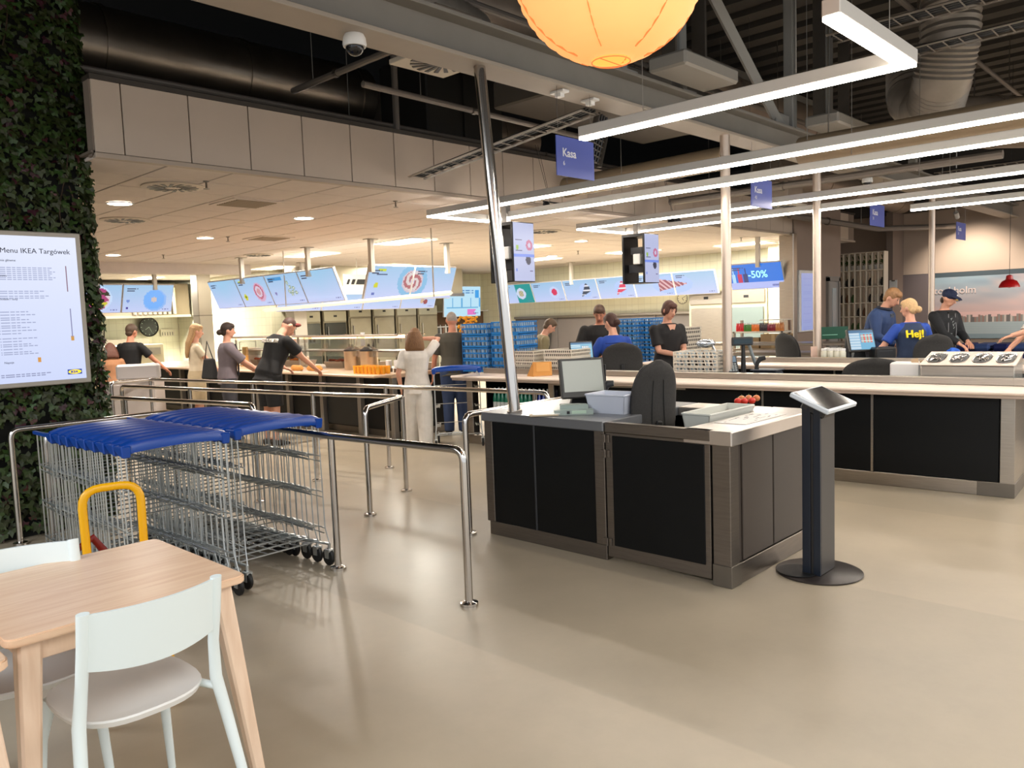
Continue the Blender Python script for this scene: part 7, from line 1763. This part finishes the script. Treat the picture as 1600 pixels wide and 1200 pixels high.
# 11 woman in black
p = atd(1043, 590, 10.3)
r11 = person('woman with short brown hair in a black V-neck top facing the tills', (p.x, p.y), FA+math.pi-.25, 1.73, .03, (.25, .15), hl=(-.05, .30, 1.07), hr=(.02, .29, 1.06), shirt=cloth('black4', (24, 21, 22)), sleeve=.75, pants=cloth('dark_trousers'), hair=(78, 44, 34), style='shortf', wide=1.14) if False else person('woman with short brown hair in a black V-neck top facing the tills', (p.x, p.y), FA+math.pi+.35, 1.73, .03, (.30, .2), hl=(-.05, .30, 1.07), hr=(.02, .29, 1.06), shirt=cloth('black4', (24, 21, 22)), sleeve=.75, pants=cloth('dark_trousers', (40, 40, 46)), hair=(78, 44, 34), style='shortf', wide=1.14)
t_, b_, U_, Hd_, ar, S_ = r11
mb = MB(); mb.bm.faces.new([mb.bm.verts.new(U_(q)) for q in ((-.055, .112, 1.44), (.055, .112, 1.44), (0, .135, 1.32))]); nv = MB().hexa([U_(q) for q in ((-.003, .120, 1.31), (.003, .120, 1.31), (.003, .14, 1.31), (-.003, .14, 1.31), (-.06, .07, 1.455), (.06, .07, 1.455), (.06, .122, 1.45), (-.06, .122, 1.45))], 0); mb.bm.free()
obj('neckline_skin', nv, SKIN, b_)
# 12 man in blue jacket leaning
p = atd(1358, 590, 11.0)
r12 = person('man in a blue jacket leaning towards the cashier in the Hej! vest', (p.x, p.y), FA+math.pi+.75, 1.86, .38, (.25, 0), hl=(-.15, .42, 1.02), hr=(.25, .45, .98), shirt=cloth('jacket_blue', (40, 62, 104)), jacket=True, sleeve=1.9, neck=1.48, pants=cloth('dark_trousers'), hair=(150, 110, 72), style='short', wide=1.22)
t_, b_, U_, Hd_, ar, S_ = r12
obj('collar', MB().tube([U_((.085*math.cos(k*math.pi/9), .075*math.sin(k*math.pi/9)-.005, 1.475+.012*math.sin(k*math.pi/9))) for k in range(18)], .020*S_, 8, closed=True), cloth('collar_dark', (26, 34, 52)), b_)
obj('grey_shirt', MB().hexa([U_(q) for q in ((-.035, .10, 1.0), (.035, .10, 1.0), (.035, .150, 1.0), (-.035, .150, 1.0), (-.05, .07, 1.45), (.05, .07, 1.45), (.045, .130, 1.44), (-.045, .130, 1.44))]), cloth('shirt_slate', (74, 80, 92)), b_)
# 13 Hej! cashier
p = on3(1424, -1.25)
r13 = person('seated blonde cashier in a navy vest reading Hej! in yellow', (p.x, p.y), FA-.1, 1.74, .08, (.12, .75), hl=(-.30, .28, 1.02), hr=(.18, .34, 1.0), legs='sit', seat=.72, shirt=cloth('staff_blue', (36, 72, 160)), sleeve=.75, pants=cloth('staff_dark', (30, 34, 44)), hair=(206, 170, 124), style='bun', wide=1.02)
t_, b_, U_, Hd_, ar, S_ = r13
vm = MB(); loft(vm, [(U_((0, y, z)), (rx+.026)*S_, (ry+.034)*S_) for z, rx, ry, y in ((.90, .16, .11, 0), (1.02, .15, .105, 0), (1.10, .14, .10, .005), (1.22, .15, .108, .008), (1.33, .165, .11, .004), (1.40, .14, .09, 0), (1.455, .09, .066, -.005))], side=(1, 0, 0), n=20)
vox(obj('vest', vm, cloth('vest_navy', (38, 54, 84)), b_), .0125, 3)
text('Hej!', .13, M('hej_yellow', (250, 222, 20), .6), t_, rootmat(t_) @ fr(U_((-.12, -.158, 1.26)), U_((.1, -.158, 1.26))-U_((-.1, -.158, 1.26)), U_((0, -.148, 1.36))-U_((0, -.158, 1.26))), bold=.003, ext=.012)
# 14 man with cap
p = atd(1472, 590, 11.3)
r14 = person('man in a navy cap and black hooded jacket over a printed black T-shirt', (p.x, p.y), FA+math.pi+.35, 1.76, .05, (.38, .25), hl=(-.06, .36, 1.02), hr=(.12, .38, 1.0), shirt=cloth('hoodie_black', (24, 26, 30)), jacket=True, sleeve=1.9, pants=cloth('dark_trousers'), hair=(60, 44, 34), style='cap', wide=1.16)
t_, b_, U_, Hd_, ar, S_ = r14
obj('tshirt', MB().hexa([U_(q) for q in ((-.07, .10, .95), (.07, .10, .95), (.07, .150, .95), (-.07, .150, .95), (-.06, .07, 1.45), (.06, .07, 1.45), (.055, .128, 1.44), (-.055, .128, 1.44))]), cloth('tee_black', (10, 10, 11)), b_)
mb = MB()
for k in range(9): a = RN.uniform(0, 6); q_ = U_((RN.uniform(-.04, .04), .150, RN.uniform(1.02, 1.34))); mb.tube([q_, q_+V((math.cos(a)*.03, 0, math.sin(a)*.03))], .004, 4)
obj('print', mb, M('print_pale', (160, 166, 166), .7), b_, kind='stuff')
for sx_ in (-1, 1): obj('jacket_piping', MB().tube([U_((sx_*.075, .145, .95)), U_((sx_*.075, .150, 1.2)), U_((sx_*.062, .125, 1.42))], .004, 5), M('piping_grey', (150, 150, 156), .5), b_)
# 15 customer reaching in from the right edge
p = atd(1634, 590, 9.6)
person('customer at the right edge, only a bare arm reaching over the counter', (p.x, p.y), FA+math.pi*.5, 1.72, .0, (.3, 0), hl=(-.05, .60, 1.13), hr=(.10, .40, 1.0), eh=(V((-.6, -.6, -.6)), V((.3, -.3, -.6))), shirt=cloth('white', (222, 214, 204)), sleeve=.8, pants=cloth('jeans', (44, 60, 84)), hair=(90, 60, 40), style='short', wide=1.1)
# 16 person behind the white racks
p = atd(836, 590, 11.8)
person('person in a khaki top mostly hidden behind the white dish racks', (p.x, p.y), FA-1.4, 1.60, .35, (.3, 0), shirt=cloth('khaki', (136, 124, 92)), sleeve=1.6, pants=cloth('dark_trousers'), hair=(90, 70, 50), style='short')
